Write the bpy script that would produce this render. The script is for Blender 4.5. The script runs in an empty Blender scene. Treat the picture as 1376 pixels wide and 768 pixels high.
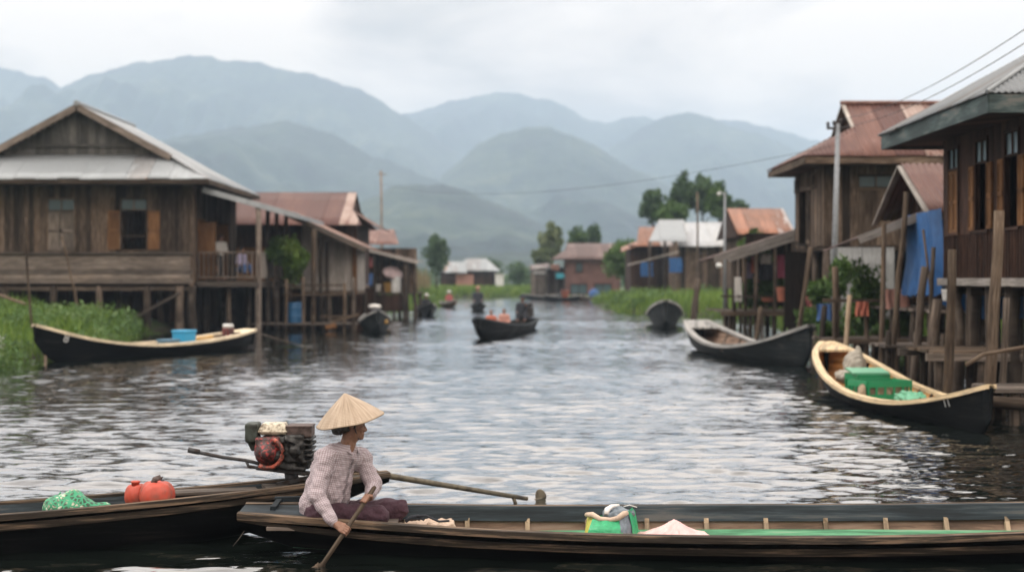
import bpy, math, random
import numpy as np
from mathutils import Vector, Matrix
R = random.Random(7)
NR = np.random.default_rng(11)
scene = bpy.context.scene
COL = scene.collection
F = 1376 * 50 / 36.0      # focal length in photo pixels
CAM_H = 2.0
HY = 375.0                # horizon row in the photo
def P(px, py, Y):
    return ((px - 688) / F * Y, Y, CAM_H - (py - HY) / F * Y)
def V(p): return np.array(p, float)
def nrm(v):
    v = V(v); return v / (np.linalg.norm(v) + 1e-12)

# ------------------------------------------------------------------ mesh builder
class MB:
    def __init__(s):
        s.v = []; s.f = []; s.r = []; s.g = []; s.n = 0; s.sm = []
    def add(s, verts, faces, rnd=None, gco=None, smooth=False):
        verts = np.asarray(verts, float)
        n = len(verts)
        if rnd is None: rnd = R.random()
        s.v.append(verts)
        s.r.append(np.full(n, rnd) if np.isscalar(rnd) else np.asarray(rnd, float))
        s.g.append(np.zeros((n, 3)) if gco is None else np.asarray(gco, float))
        fa = [tuple(int(i) + s.n for i in f) for f in faces]
        s.f.extend(fa); s.sm.extend([smooth] * len(fa)); s.n += n
        return s
    def obox(s, o, a, b, c, rnd=None):
        # box from corner o with edge vectors a, b, c; grain runs along the longest
        o, a, b, c = V(o), V(a), V(b), V(c)
        if np.dot(np.cross(a, b), c) < 0: a, b = b, a
        vs = [o, o + a, o + a + b, o + b, o + c, o + a + c, o + a + b + c, o + b + c]
        L = [np.linalg.norm(a), np.linalg.norm(b), np.linalg.norm(c)]
        k = int(np.argmax(L)); oth = [i for i in range(3) if i != k]
        co = [(0,0,0),(1,0,0),(1,1,0),(0,1,0),(0,0,1),(1,0,1),(1,1,1),(0,1,1)]
        if rnd is None: rnd = R.random()
        off = R.random() * 50
        g = [(q[k] * L[k] + off, q[oth[0]] * L[oth[0]] + q[oth[1]] * L[oth[1]], rnd * 37) for q in co]
        return s.add(vs, [(0,3,2,1),(4,5,6,7),(0,1,5,4),(1,2,6,5),(2,3,7,6),(3,0,4,7)], rnd, g)
    def box(s, x0, x1, y0, y1, z0, z1, rnd=None):
        return s.obox((x0, y0, z0), (x1 - x0, 0, 0), (0, y1 - y0, 0), (0, 0, z1 - z0), rnd)
    def beam(s, p, q, w, h, up=(0, 0, 1), rnd=None):
        p, q = V(p), V(q); d = nrm(q - p); up = V(up)
        sd = np.cross(d, up)
        if np.linalg.norm(sd) < 1e-4: sd = np.cross(d, (1, 0, 0))
        sd = nrm(sd); u2 = np.cross(sd, d)
        return s.obox(p - sd * w / 2 - u2 * h / 2, q - p, sd * w, u2 * h, rnd)
    def tube(s, pts, rad, n=8, caps=True, rnd=None, smooth=True, squash=1.0):
        pts = np.asarray(pts, float); m = len(pts)
        rad = np.full(m, rad) if np.isscalar(rad) else np.asarray(rad, float)
        if rnd is None: rnd = R.random()
        d0 = nrm(pts[1] - pts[0]); ref = V((0, 0, 1)) if abs(d0[2]) < .9 else V((1, 0, 0))
        vs = []; g = []; L = 0; off = R.random() * 50
        for i in range(m):
            d = nrm(pts[min(i + 1, m - 1)] - pts[max(i - 1, 0)])
            a = nrm(np.cross(d, ref)); b = np.cross(a, d)
            if i: L += np.linalg.norm(pts[i] - pts[i - 1])
            for k in range(n):
                t = 2 * math.pi * k / n
                vs.append(pts[i] + (a * math.cos(t) + b * math.sin(t) * squash) * rad[i])
                g.append((L + off, abs(k - n / 2) / n * 2 * math.pi * rad[i], rnd * 37))
        fs = []
        for i in range(m - 1):
            for k in range(n):
                k2 = (k + 1) % n
                fs.append((i * n + k, i * n + k2, (i + 1) * n + k2, (i + 1) * n + k))
        s.add(vs, fs, rnd, g, smooth)
        if caps:
            e = s.n - m * n
            s.f.append(tuple(range(e + n - 1, e - 1, -1))); s.f.append(tuple(range(e + (m - 1) * n, e + m * n))); s.sm += [False, False]
        return s
    def lathe(s, c, prof, n=20, axis=(0, 0, 1), rnd=None, smooth=True):
        ax = nrm(axis); ref = V((1, 0, 0)) if abs(ax[0]) < .9 else V((0, 1, 0))
        a = nrm(np.cross(ax, ref)); b = np.cross(ax, a); c = V(c)
        if rnd is None: rnd = R.random()
        vs = []; g = []
        for (r, z) in prof:
            for k in range(n):
                t = 2 * math.pi * k / n
                vs.append(c + ax * z + (a * math.cos(t) + b * math.sin(t)) * r)
                g.append((z, t * .2, rnd * 37))
        fs = []
        for i in range(len(prof) - 1):
            for k in range(n):
                k2 = (k + 1) % n
                fs.append((i * n + k, i * n + k2, (i + 1) * n + k2, (i + 1) * n + k))
        fs.append(tuple(range(n - 1, -1, -1))); fs.append(tuple(range((len(prof) - 1) * n, len(prof) * n)))
        return s.add(vs, fs, rnd, g, smooth)
    def poly(s, pts, thick=None, nv=None, rnd=None):
        # flat polygon, optionally given thickness along nv
        pts = [V(p) for p in pts]; n = len(pts)
        g = [(p[0] * .7 + p[1] * .7, p[2], 3.0) for p in pts]
        if thick is None:
            return s.add(pts, [tuple(range(n))], rnd, g)
        nv = nrm(nv) * thick
        vs = pts + [p + nv for p in pts]
        fs = [tuple(range(n - 1, -1, -1)), tuple(range(n, 2 * n))]
        fs += [(i, (i + 1) % n, (i + 1) % n + n, i + n) for i in range(n)]
        return s.add(vs, fs, rnd, g + g)
    def arrays(s):
        return np.concatenate(s.v), np.concatenate(s.r), np.concatenate(s.g)

ORG = {}
def mesh_obj(name, verts, faces, mat, rnd=None, gco=None, smooth=None, parent=None, loc=None):
    me = bpy.data.meshes.new(name)
    verts = np.asarray(verts, float)
    org = V((0, 0, 0))
    if parent is not None: org = ORG[parent.name]
    elif loc is not None: org = V(loc)
    vv = verts - org
    if isinstance(faces, np.ndarray):
        nf, k = faces.shape
        me.vertices.add(len(vv)); me.vertices.foreach_set('co', vv.astype(np.float32).ravel())
        me.loops.add(nf * k); me.loops.foreach_set('vertex_index', faces.astype(np.int32).ravel())
        me.polygons.add(nf); me.polygons.foreach_set('loop_start', np.arange(0, nf * k, k, dtype=np.int32))
        me.update(calc_edges=True)
        sm = np.full(nf, bool(smooth))
    else:
        me.from_pydata([tuple(p) for p in vv], [], faces); me.update()
        sm = np.asarray(smooth if isinstance(smooth, list) else [bool(smooth)] * len(me.polygons), bool)
    if len(sm) == len(me.polygons): me.polygons.foreach_set('use_smooth', sm)
    if rnd is not None:
        at = me.attributes.new('rnd', 'FLOAT', 'POINT'); at.data.foreach_set('value', np.asarray(rnd, np.float32))
    if gco is not None:
        at = me.attributes.new('gco', 'FLOAT_VECTOR', 'POINT'); at.data.foreach_set('vector', np.asarray(gco, np.float32).ravel())
    me.materials.append(mat)
    o = bpy.data.objects.new(name, me); COL.objects.link(o)
    if parent is not None: o.parent = parent
    elif loc is not None: o.location = loc
    ORG[o.name] = org
    return o
def tag(o, label=None, cat=None, group=None, kind=None):
    if label: o['label'] = label
    if cat: o['category'] = cat
    if group: o['group'] = group
    if kind: o['kind'] = kind
    return o
def thing(name, label, cat, loc, group=None):
    o = bpy.data.objects.new(name, None); COL.objects.link(o)
    o.location = loc; o.empty_display_size = .2
    ORG[o.name] = V(loc)
    return tag(o, label, cat, group)
def part(parent, name, mb, mat, label=None):
    v, r, g = mb.arrays()
    o = mesh_obj(name, v, mb.f, mat, r, g, mb.sm, parent)
    if label: o['label'] = label
    return o
def solo(name, mb, mat, label, cat, group=None, loc=None, kind=None):
    v, r, g = mb.arrays()
    if loc is None: loc = ((v[:, 0].min() + v[:, 0].max()) / 2, (v[:, 1].min() + v[:, 1].max()) / 2, v[:, 2].min())
    o = mesh_obj(name, v, mb.f, mat, r, g, mb.sm, None, loc)
    return tag(o, label, cat, group, kind)
def npart(parent, name, v, f, mat, rnd=None, gco=None, smooth=True):
    return mesh_obj(name, v, f, mat, np.full(len(v), R.random()) if rnd is None else rnd, np.asarray(v) if gco is None else gco, smooth, parent)
def nsolo(name, v, f, mat, label=None, cat=None, group=None, kind=None, rnd=None, gco=None, smooth=True, loc=None):
    if loc is None: loc = ((v[:, 0].min() + v[:, 0].max()) / 2, (v[:, 1].min() + v[:, 1].max()) / 2, v[:, 2].min())
    o = mesh_obj(name, v, f, mat, np.full(len(v), R.random()) if rnd is None else rnd, np.asarray(v) if gco is None else gco, smooth, None, loc)
    return tag(o, label, cat, group, kind)

# ------------------------------------------------------------------ signed-distance modelling for soft shapes
class SDF:
    def __init__(s, lo, hi, h):
        s.lo = V(lo); s.h = h
        s.n = np.ceil((V(hi) - s.lo) / h).astype(int) + 1
        s.D = np.full(s.n, 9.0, np.float32)
        s.ax = [s.lo[i] + np.arange(s.n[i]) * h for i in range(3)]
    def sub(s, lo, hi, m):
        a = np.maximum(((V(lo) - m - s.lo) / s.h).astype(int), 0)
        b = np.minimum(((V(hi) + m - s.lo) / s.h).astype(int) + 2, s.n)
        sl = tuple(slice(a[i], max(b[i], a[i])) for i in range(3))
        g = np.meshgrid(*[s.ax[i][sl[i]] for i in range(3)], indexing='ij')
        return sl, g
    def merge(s, sl, d, k, op='u'):
        D = s.D[sl]
        if op == 'u':
            if k <= 0: s.D[sl] = np.minimum(D, d)
            else:
                hh = np.maximum(k - np.abs(D - d), 0) / k
                s.D[sl] = np.minimum(D, d) - hh * hh * k * .25
        else:
            d = -d
            if k <= 0: s.D[sl] = np.maximum(D, d)
            else:
                hh = np.maximum(k - np.abs(D - d), 0) / k
                s.D[sl] = np.maximum(D, d) + hh * hh * k * .25
    def cone(s, a, b, r1, r2, k=.02, op='u', flat=None):
        a, b = V(a), V(b); m = max(r1, r2) + k + s.h * 3
        sl, g = s.sub(np.minimum(a, b), np.maximum(a, b), m)
        ab = b - a; L2 = np.dot(ab, ab) + 1e-12
        px, py, pz = g[0] - a[0], g[1] - a[1], g[2] - a[2]
        t = np.clip((px * ab[0] + py * ab[1] + pz * ab[2]) / L2, 0, 1)
        d = np.sqrt((px - ab[0] * t) ** 2 + (py - ab[1] * t) ** 2 + (pz - ab[2] * t) ** 2) - (r1 + (r2 - r1) * t)
        s.merge(sl, d, k, op); return s
    def ell(s, c, ax, k=.02, op='u'):
        # ax: three axis vectors carrying the radii
        c = V(c); ax = [V(a) for a in ax]; rr = [np.linalg.norm(a) for a in ax]; m = max(rr) + k + s.h * 3
        sl, g = s.sub(c, c, m)
        px, py, pz = g[0] - c[0], g[1] - c[1], g[2] - c[2]
        q0 = 0; q1 = 0
        for a, r in zip(ax, rr):
            u = (px * a[0] + py * a[1] + pz * a[2]) / r
            q0 = q0 + (u / r) ** 2; q1 = q1 + (u / (r * r)) ** 2
        k0 = np.sqrt(q0); k1 = np.sqrt(q1) + 1e-9
        s.merge(sl, k0 * (k0 - 1) / k1, k, op); return s
    def rbox(s, c, ax, r, k=.01, op='u'):
        c = V(c); ax = [V(a) for a in ax]; rr = [np.linalg.norm(a) for a in ax]; m = sum(rr) + r + k + s.h * 3
        sl, g = s.sub(c, c, m)
        px, py, pz = g[0] - c[0], g[1] - c[1], g[2] - c[2]
        o2 = 0; mi = None
        for a, L in zip(ax, rr):
            u = np.abs((px * a[0] + py * a[1] + pz * a[2]) / L) - (L - r)
            o2 = o2 + np.maximum(u, 0) ** 2; mi = u if mi is None else np.maximum(mi, u)
        s.merge(sl, np.sqrt(o2) + np.minimum(mi, 0) - r, k, op); return s
    def noise(s, amp, scale, seed=0, n=7):
        rg = np.random.default_rng(seed)
        g = np.meshgrid(*s.ax, indexing='ij'); w = 0
        for i in range(n):
            d = rg.normal(size=3); d /= np.linalg.norm(d)
            fq = 2 * math.pi / scale * rg.uniform(.6, 1.8)
            w = w + np.sin(fq * (g[0] * d[0] + g[1] * d[1] + g[2] * d[2]) + rg.uniform(0, 6.28))
        s.D += (w * amp / math.sqrt(n)).astype(np.float32); return s
    def cut(s, p, nv):
        # keep the side opposite nv
        g = np.meshgrid(*s.ax, indexing='ij'); p = V(p); nv = nrm(nv)
        s.D = np.maximum(s.D, ((g[0] - p[0]) * nv[0] + (g[1] - p[1]) * nv[1] + (g[2] - p[2]) * nv[2]).astype(np.float32)); return s
    def mesh(s):
        D = s.D; n = s.n; dims = n - 1
        pos = []; cells = []; quads_src = []
        tot = 0; ed = []
        for a in range(3):
            s0 = [slice(None)] * 3; s1 = [slice(None)] * 3
            s0[a] = slice(0, -1); s1[a] = slice(1, None)
            A = D[tuple(s0)]; B = D[tuple(s1)]
            idx = np.argwhere((A < 0) != (B < 0))
            b, c = [(1, 2), (2, 0), (0, 1)][a]
            ok = (idx[:, b] > 0) & (idx[:, b] < dims[b]) & (idx[:, c] > 0) & (idx[:, c] < dims[c])
            idx = idx[ok]
            va = A[tuple(idx.T)]; vb = B[tuple(idx.T)]
            p = idx.astype(float); p[:, a] += va / (va - vb)
            cl = []
            for (db, dc) in ((0, 0), (-1, 0), (-1, -1), (0, -1)):
                q = idx.copy(); q[:, b] += db; q[:, c] += dc
                cl.append((q[:, 0] * dims[1] + q[:, 1]) * dims[2] + q[:, 2])
            cl = np.stack(cl, 1)
            flip = va >= 0
            cl2 = cl.copy(); cl2[flip] = cl[flip][:, ::-1]
            ed.append((p, cl, cl2))
        allc = np.concatenate([e[1].ravel() for e in ed]); allp = np.concatenate([np.repeat(e[0], 4, 0) for e in ed])
        u, inv = np.unique(allc, return_inverse=True)
        cnt = np.bincount(inv); v = np.stack([np.bincount(inv, allp[:, i]) / cnt for i in range(3)], 1)
        f = np.searchsorted(u, np.concatenate([e[2] for e in ed]))
        return v * s.h + s.lo, f

# ------------------------------------------------------------------ materials
def newmat(name):
    m = bpy.data.materials.new(name); m.use_nodes = True
    nt = m.node_tree; nt.nodes.clear()
    out = nt.nodes.new('ShaderNodeOutputMaterial')
    return m, nt, out
def nd(nt, kind, ins=None, **props):
    n = nt.nodes.new('ShaderNode' + kind)
    for k, v in props.items(): setattr(n, k, v)
    for k, v in (ins or {}).items():
        s = n.inputs[k]
        if hasattr(v, 'is_output') or isinstance(v, bpy.types.NodeSocket): nt.links.new(v, s)
        else: s.default_value = v
    return n
def c4(c): return (c[0], c[1], c[2], 1)
def ramp(nt, fac, stops, interp='LINEAR'):
    n = nt.nodes.new('ShaderNodeValToRGB'); n.color_ramp.interpolation = interp
    while len(n.color_ramp.elements) < len(stops): n.color_ramp.elements.new(.5)
    for e, (p, c) in zip(n.color_ramp.elements, stops): e.position = p; e.color = c4(c)
    nt.links.new(fac, n.inputs[0]); return n.outputs[0]
def math_n(nt, op, a, b=0.0, clamp=False):
    n = nt.nodes.new('ShaderNodeMath'); n.operation = op; n.use_clamp = clamp
    for i, v in enumerate((a, b)):
        if isinstance(v, bpy.types.NodeSocket): nt.links.new(v, n.inputs[i])
        else: n.inputs[i].default_value = v
    return n.outputs[0]
def mixc(nt, fac, a, b, mode='MIX'):
    n = nt.nodes.new('ShaderNodeMix'); n.data_type = 'RGBA'; n.blend_type = mode
    for i, v in ((0, fac), (6, a), (7, b)):
        if isinstance(v, bpy.types.NodeSocket): nt.links.new(v, n.inputs[i])
        elif i == 0: n.inputs[0].default_value = v
        else: n.inputs[i].default_value = c4(v)
    return n.outputs[2]
def attr(nt, name, out): return nd(nt, 'Attribute', attribute_name=name).outputs[out]
def scaled(nt, vec, sc):
    return nd(nt, 'Mapping', {'Vector': vec, 'Scale': sc}).outputs[0]
def noise(nt, vec, scale, detail=4, rough=.55, dist=0):
    return nd(nt, 'TexNoise', {'Vector': vec, 'Scale': scale, 'Detail': detail, 'Roughness': rough, 'Distortion': dist}).outputs[0]
def principled(nt, out, col, rough=.7, bump=None, bstr=.3, bdist=.01, **kw):
    b = nt.nodes.new('ShaderNodeBsdfPrincipled')
    if isinstance(col, bpy.types.NodeSocket): nt.links.new(col, b.inputs['Base Color'])
    else: b.inputs['Base Color'].default_value = c4(col)
    if isinstance(rough, bpy.types.NodeSocket): nt.links.new(rough, b.inputs['Roughness'])
    else: b.inputs['Roughness'].default_value = rough
    for k, v in kw.items(): b.inputs[k].default_value = v
    if bump is not None:
        bn = nd(nt, 'Bump', {'Height': bump, 'Strength': bstr, 'Distance': bdist})
        nt.links.new(bn.outputs[0], b.inputs['Normal'])
    nt.links.new(b.outputs[0], out.inputs[0]); return b
def wpos(nt): return nd(nt, 'NewGeometry').outputs['Position']

def m_wood(name, dark, mid, light, rough=.85, along=2.0, across=26, stain=.6, spread=.5):
    m, nt, out = newmat(name)
    g = attr(nt, 'gco', 'Vector'); r = attr(nt, 'rnd', 'Fac')
    a = noise(nt, scaled(nt, g, (along, across, 1)), 1.0, 6, .65, .4)
    col = ramp(nt, a, [(.28, dark), (.5, mid), (.74, light)])
    st = noise(nt, wpos(nt), stain, 5, .6)
    col = mixc(nt, .75, col, ramp(nt, st, [(.3, (.45, .43, .42)), (.5, (.85, .85, .86)), (.7, (1.25, 1.2, 1.15))]), 'MULTIPLY')
    br = ramp(nt, r, [(0, (1 - spread,) * 3), (.5, (1, 1, 1)), (1, (1 + spread, 1 + spread * .95, 1 + spread * .9))])
    col = mixc(nt, 1.0, col, br, 'MULTIPLY')
    principled(nt, out, col, rough, a, .5, .006, **{'Specular IOR Level': .15})
    return m
def m_roof(name, base, rust, pale, amt=.5, rough=.55, metal=.25):
    m, nt, out = newmat(name)
    g = attr(nt, 'gco', 'Vector'); r = attr(nt, 'rnd', 'Fac')
    st = noise(nt, scaled(nt, g, (2.2, .35, 1)), 1.0, 6, .7, .5)
    bl = noise(nt, scaled(nt, g, (.9, .7, 1)), 1.0, 5, .65)
    f = math_n(nt, 'ADD', math_n(nt, 'MULTIPLY', st, .75), math_n(nt, 'MULTIPLY', bl, .45))
    f = math_n(nt, 'ADD', f, math_n(nt, 'MULTIPLY', math_n(nt, 'SUBTRACT', r, .5), .56))
    e = .62 + (.5 - amt) * .5
    col = ramp(nt, f, [(e - .22, [x * .8 for x in base]), (e - .06, base), (e + .0, [x * .75 for x in rust]), (e + .12, rust), (e + .3, pale)])
    fine = noise(nt, scaled(nt, g, (30, 8, 1)), 1.0, 3, .6)
    col = mixc(nt, .35, col, ramp(nt, fine, [(.3, (.55, .52, .5)), (.6, (1.1, 1.1, 1.1))]), 'MULTIPLY')
    principled(nt, out, col, rough, fine, .25, .004, Metallic=metal)
    return m
def m_cloth(name, col, rough=.9, var=.35, sc=30, fold=9):
    m, nt, out = newmat(name)
    p = nd(nt, 'TexCoord').outputs['Object']
    a = noise(nt, p, sc, 4, .6); b = noise(nt, p, fold, 3, .5, .6)
    cc = mixc(nt, var, col, ramp(nt, a, [(.3, [x * .45 for x in col]), (.7, [min(1, x * 1.35 + .02) for x in col])]))
    principled(nt, out, cc, rough, b, .5, .02)
    return m
def m_plastic(name, col, rough=.45, dirt=.35):
    m, nt, out = newmat(name)
    p = nd(nt, 'TexCoord').outputs['Object']
    a = noise(nt, p, 7, 6, .65)
    cc = mixc(nt, ramp(nt, a, [(.45, (0, 0, 0)), (.75, (dirt,) * 3)]), col, (.09, .07, .05))
    principled(nt, out, cc, rough, noise(nt, p, 40, 3), .08, .004)
    return m
def m_paint(name, col, wear, rough=.5, amt=.5, spec=.22):
    # painted or tarred boat timber, worn through in streaks
    m, nt, out = newmat(name)
    g = attr(nt, 'gco', 'Vector')
    a = noise(nt, scaled(nt, g, (1.6, 9, 1)), 1.0, 7, .7, .3)
    b = noise(nt, scaled(nt, g, (.8, 2.5, 1)), 1.0, 4, .6)
    f = math_n(nt, 'MULTIPLY', a, math_n(nt, 'ADD', b, .45))
    cc = ramp(nt, f, [(.42 - .12 * amt, [x * .6 for x in col]), (.50 - .10 * amt, col), (.58 - .12 * amt, [x * 1.6 for x in col]), (.71 - .16 * amt, wear)])
    rg = ramp(nt, a, [(.3, (rough - .12,) * 3), (.7, (min(1, rough + .25),) * 3)])
    principled(nt, out, cc, rg, a, .35, .006, **{'Specular IOR Level': spec})
    return m
def m_leaf(name, c1, c2, c3, trans=.3):
    m, nt, out = newmat(name)
    r = attr(nt, 'rnd', 'Fac')
    col = ramp(nt, r, [(0, c1), (.55, c2), (1, c3)])
    d = nd(nt, 'BsdfDiffuse', {'Color': col}); t = nd(nt, 'BsdfTranslucent', {'Color': mixc(nt, .5, col, (.12, .16, .02))})
    mx = nd(nt, 'MixShader', {0: trans, 1: d.outputs[0], 2: t.outputs[0]})
    gl = nd(nt, 'BsdfGlossy', {'Color': (.5, .5, .5, 1), 'Roughness': .5})
    mx2 = nd(nt, 'MixShader', {0: .04, 1: mx.outputs[0], 2: gl.outputs[0]})
    nt.links.new(mx2.outputs[0], out.inputs[0]); return m
def m_metal(name, col, rough=.5, grime=(.03, .025, .02), amt=.5, metal=.6, sc=18):
    m, nt, out = newmat(name)
    p = nd(nt, 'TexCoord').outputs['Object']
    a = noise(nt, p, sc, 6, .7)
    cc = ramp(nt, a, [(.30 + .2 * amt, grime), (.44 + .2 * amt, col), (.85, [min(1, x * 1.2) for x in col])])
    principled(nt, out, cc, rough, a, .3, .004, Metallic=metal)
    return m

M = {}
M['wood_brown'] = m_wood('weathered brown boards', (.024, .016, .011), (.088, .063, .046), (.26, .205, .16), spread=.78)
M['wood_grey'] = m_wood('weathered grey boards', (.050, .041, .035), (.15, .125, .106), (.30, .255, .22), spread=.6)
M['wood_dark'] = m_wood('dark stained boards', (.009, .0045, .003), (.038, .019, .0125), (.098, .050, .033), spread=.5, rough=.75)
M['wood_orange'] = m_wood('warm shutter wood', (.08, .038, .016), (.19, .095, .042), (.29, .16, .08), spread=.3)
M['wood_post'] = m_wood('stilt wood', (.020, .015, .012), (.068, .053, .042), (.16, .13, .105), spread=.6)
M['wood_pole'] = m_wood('bare pole wood', (.034, .024, .017), (.10, .073, .052), (.205, .158, .117), spread=.45)
M['wood_pale'] = m_wood('pale sawn wood', (.15, .11, .075), (.33, .25, .17), (.48, .38, .27), spread=.3)
M['wood_sill'] = m_wood('bleached sill board', (.14, .125, .115), (.30, .275, .25), (.45, .42, .39), spread=.2)
M['gable_grey'] = m_wood('grey green gable boards', (.045, .043, .040), (.085, .083, .077), (.15, .145, .135), spread=.4)
M['roof_rust'] = m_roof('rusted red tin', (.095, .036, .027), (.145, .062, .044), (.36, .27, .23), .5)
M['roof_mixed'] = m_roof('patchy rusted tin', (.40, .37, .36), (.20, .088, .05), (.33, .15, .09), .55)
M['roof_grey'] = m_roof('grey tin', (.36, .385, .40), (.30, .30, .30), (.28, .15, .09), .12, .5, .35)
M['roof_steel'] = m_roof('dull weathered tin', (.20, .215, .225), (.17, .165, .16), (.22, .12, .08), .2, .55, .3)
M['roof_pale'] = m_roof('pale tin', (.40, .415, .43), (.45, .46, .46), (.30, .2, .14), .12, .5, .3)
M['roof_brown'] = m_roof('brown tin', (.105, .062, .053), (.13, .08, .07), (.24, .18, .16), .45)
M['fascia'] = m_paint('green grey fascia paint', (.042, .060, .060), (.15, .15, .14), .6, .5)
M['hull_black'] = m_paint('black boat tar', (.0018, .0024, .0027), (.020, .019, .018), .6, .3, .07)
M['hull_slate'] = m_paint('slate boat tar', (.006, .0085, .0095), (.042, .040, .038), .6, .4, .12)
M['rail_worn'] = m_paint('worn grey rail', (.036, .029, .023), (.21, .145, .098), .7, .8, .12)
M['rail_dark'] = m_paint('dark rail', (.022, .029, .034), (.085, .085, .082), .6, .4, .15)
M['rail_grey'] = m_paint('pale grey rail', (.23, .225, .215), (.32, .3, .28), .6, .6)
M['rail_yellow'] = m_paint('cream yellow rail', (.50, .385, .235), (.38, .30, .22), .5, .6)
M['rail_cream'] = m_paint('cream rail', (.62, .52, .37), (.35, .28, .2), .5, .5)
M['in_brown'] = m_paint('brown boat lining', (.13, .085, .06), (.26, .19, .145), .7, .8)
M['in_dark'] = m_paint('dark boat lining', (.026, .022, .019), (.09, .07, .055), .7, .6)
M['in_orange'] = m_paint('orange boat lining', (.33, .16, .05), (.45, .27, .11), .6, .6)
M['floor_green'] = m_paint('green floor paint', (.05, .155, .08), (.17, .25, .17), .6, .55)
M['leaf_dark'] = m_leaf('dark leaves', (.026, .056, .030), (.060, .115, .055), (.12, .19, .082))
M['leaf_mid'] = m_leaf('green leaves', (.022, .052, .014), (.060, .125, .030), (.13, .21, .055))
M['leaf_pale'] = m_leaf('pale bamboo leaves', (.06, .09, .035), (.13, .165, .07), (.23, .26, .13))
M['grass'] = m_leaf('bank grass', (.045, .095, .014), (.125, .225, .034), (.26, .34, .075), .4)
M['reed'] = m_leaf('dry reeds', (.09, .065, .035), (.19, .145, .085), (.29, .24, .15), .3)
M['weed'] = m_leaf('low weeds', (.03, .07, .018), (.085, .165, .045), (.20, .28, .11), .35)
M['petal'] = m_leaf('white petals', (.5, .5, .48), (.65, .65, .62), (.8, .8, .78), .3)
M['blue_tarp'] = m_cloth('blue tarpaulin', (.007, .082, .25), .5, .5, 5, 4)
M['blue_plastic'] = m_plastic('blue plastic', (.015, .11, .25), .45, .3)
M['sky_plastic'] = m_plastic('light blue plastic', (.03, .30, .52), .4, .15)
M['teal_plastic'] = m_plastic('teal plastic', (.02, .28, .36), .4, .2)
M['pink_cloth'] = m_cloth('pink cloth', (.42, .10, .17))
M['red_cloth'] = m_cloth('faded red cloth', (.36, .10, .10))
M['white_cloth'] = m_cloth('off white cloth', (.62, .60, .57))
M['lilac_cloth'] = m_cloth('lilac cloth', (.36, .33, .48))
M['blue_cloth'] = m_cloth('blue cloth', (.05, .12, .30))
M['dark_cloth'] = m_cloth('dark cloth', (.022, .025, .033))
M['orange_cloth'] = m_cloth('orange cloth', (.42, .13, .08))
M['peach_cloth'] = m_cloth('peach cloth', (.46, .24, .19))
M['yellow_plastic'] = m_plastic('yellow plastic', (.42, .24, .05))
M['white_plastic'] = m_plastic('white plastic', (.66, .66, .64), .5, .3)
M['coral_plastic'] = m_plastic('coral plastic', (.56, .20, .13), .45, .2)
M['green_plastic'] = m_plastic('green crate plastic', (.008, .22, .085), .42, .15)
M['mint_plastic'] = m_plastic('pale green plastic', (.12, .36, .22), .45, .15)
M['skin'] = m_cloth('skin', (.23, .115, .072), .55, .25, 25, 40)
M['skin_far'] = m_cloth('skin', (.26, .135, .09), .6, .2)
M['hair'] = m_cloth('black hair', (.008, .007, .007), .45, .3, 60, 60)
M['glass'] = m_plastic('dusty glass', (.06, .105, .12), .25, .2)
M['glass_sky_tint'] = m_plastic('glass tinted with sky light', (.30, .40, .45), .15, .1)  # pale tint paints the sky's reflection into the panes
M['iron'] = m_metal('dark iron', (.05, .05, .052), .55, (.03, .02, .015), .5)
M['zinc'] = m_metal('galvanised pole', (.22, .235, .25), .55, (.13, .13, .13), .3, .3)
M['wire'] = m_metal('cable', (.05, .055, .06), .6)
M['shade_boards'] = m_wood('inner boards with shade in colour', (.005, .004, .003), (.014, .010, .008), (.03, .022, .017))  # near-black boards, the shade under floors and eaves put into their colour
M['tin_wall'] = m_roof('grey sheet wall', (.30, .31, .31), (.24, .22, .2), (.22, .14, .1), .25, .6, .2)
# ================================================================== sky, sun, camera, air
SUN_EL, SUN_AZ = math.radians(58), math.radians(262)     # azimuth clockwise from +Y
w = bpy.data.worlds.new("World"); scene.world = w; w.use_nodes = True
nt = w.node_tree; nt.nodes.clear()
wo = nt.nodes.new('ShaderNodeOutputWorld'); bg = nt.nodes.new('ShaderNodeBackground')
sky = nd(nt, 'TexSky', sky_type='NISHITA', sun_disc=False, sun_elevation=SUN_EL, sun_rotation=SUN_AZ, air_density=1.5, dust_density=4.0)
dirv = nd(nt, 'TexCoord').outputs['Generated']
sx = nd(nt, 'SeparateXYZ', {0: dirv})
zc = math_n(nt, 'ADD', math_n(nt, 'MAXIMUM', sx.outputs[2], 0.0), .16)
cv = nd(nt, 'CombineXYZ', {0: math_n(nt, 'DIVIDE', sx.outputs[0], zc), 1: math_n(nt, 'DIVIDE', sx.outputs[1], zc), 2: 0.3})
n1 = noise(nt, scaled(nt, cv.outputs[0], (1.15, .8, 1)), 1.35, 7, .52, .35)
n2 = noise(nt, scaled(nt, cv.outputs[0], (.6, .5, 1)), .9, 3, .5)
cl = math_n(nt, 'ADD', math_n(nt, 'MULTIPLY', n1, .65), math_n(nt, 'MULTIPLY', n2, .35))
cloud = ramp(nt, cl, [(.40, (3.85, 3.3, 2.85)), (.455, (5.35, 4.5, 3.8)), (.50, (6.95, 5.8, 4.9)), (.57, (9.0, 7.5, 6.2))])
zz = math_n(nt, 'MINIMUM', math_n(nt, 'MAXIMUM', sx.outputs[2], 0.0), .55)
grad = math_n(nt, 'ADD', math_n(nt, 'ADD', math_n(nt, 'MULTIPLY', zz, 1.4), .74), math_n(nt, 'MULTIPLY', math_n(nt, 'MAXIMUM', math_n(nt, 'SUBTRACT', zz, .17), 0.0), 2.6))
cloud = mixc(nt, 1.0, cloud, nd(nt, 'CombineXYZ', {0: grad, 1: grad, 2: grad}).outputs[0], 'MULTIPLY')
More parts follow.
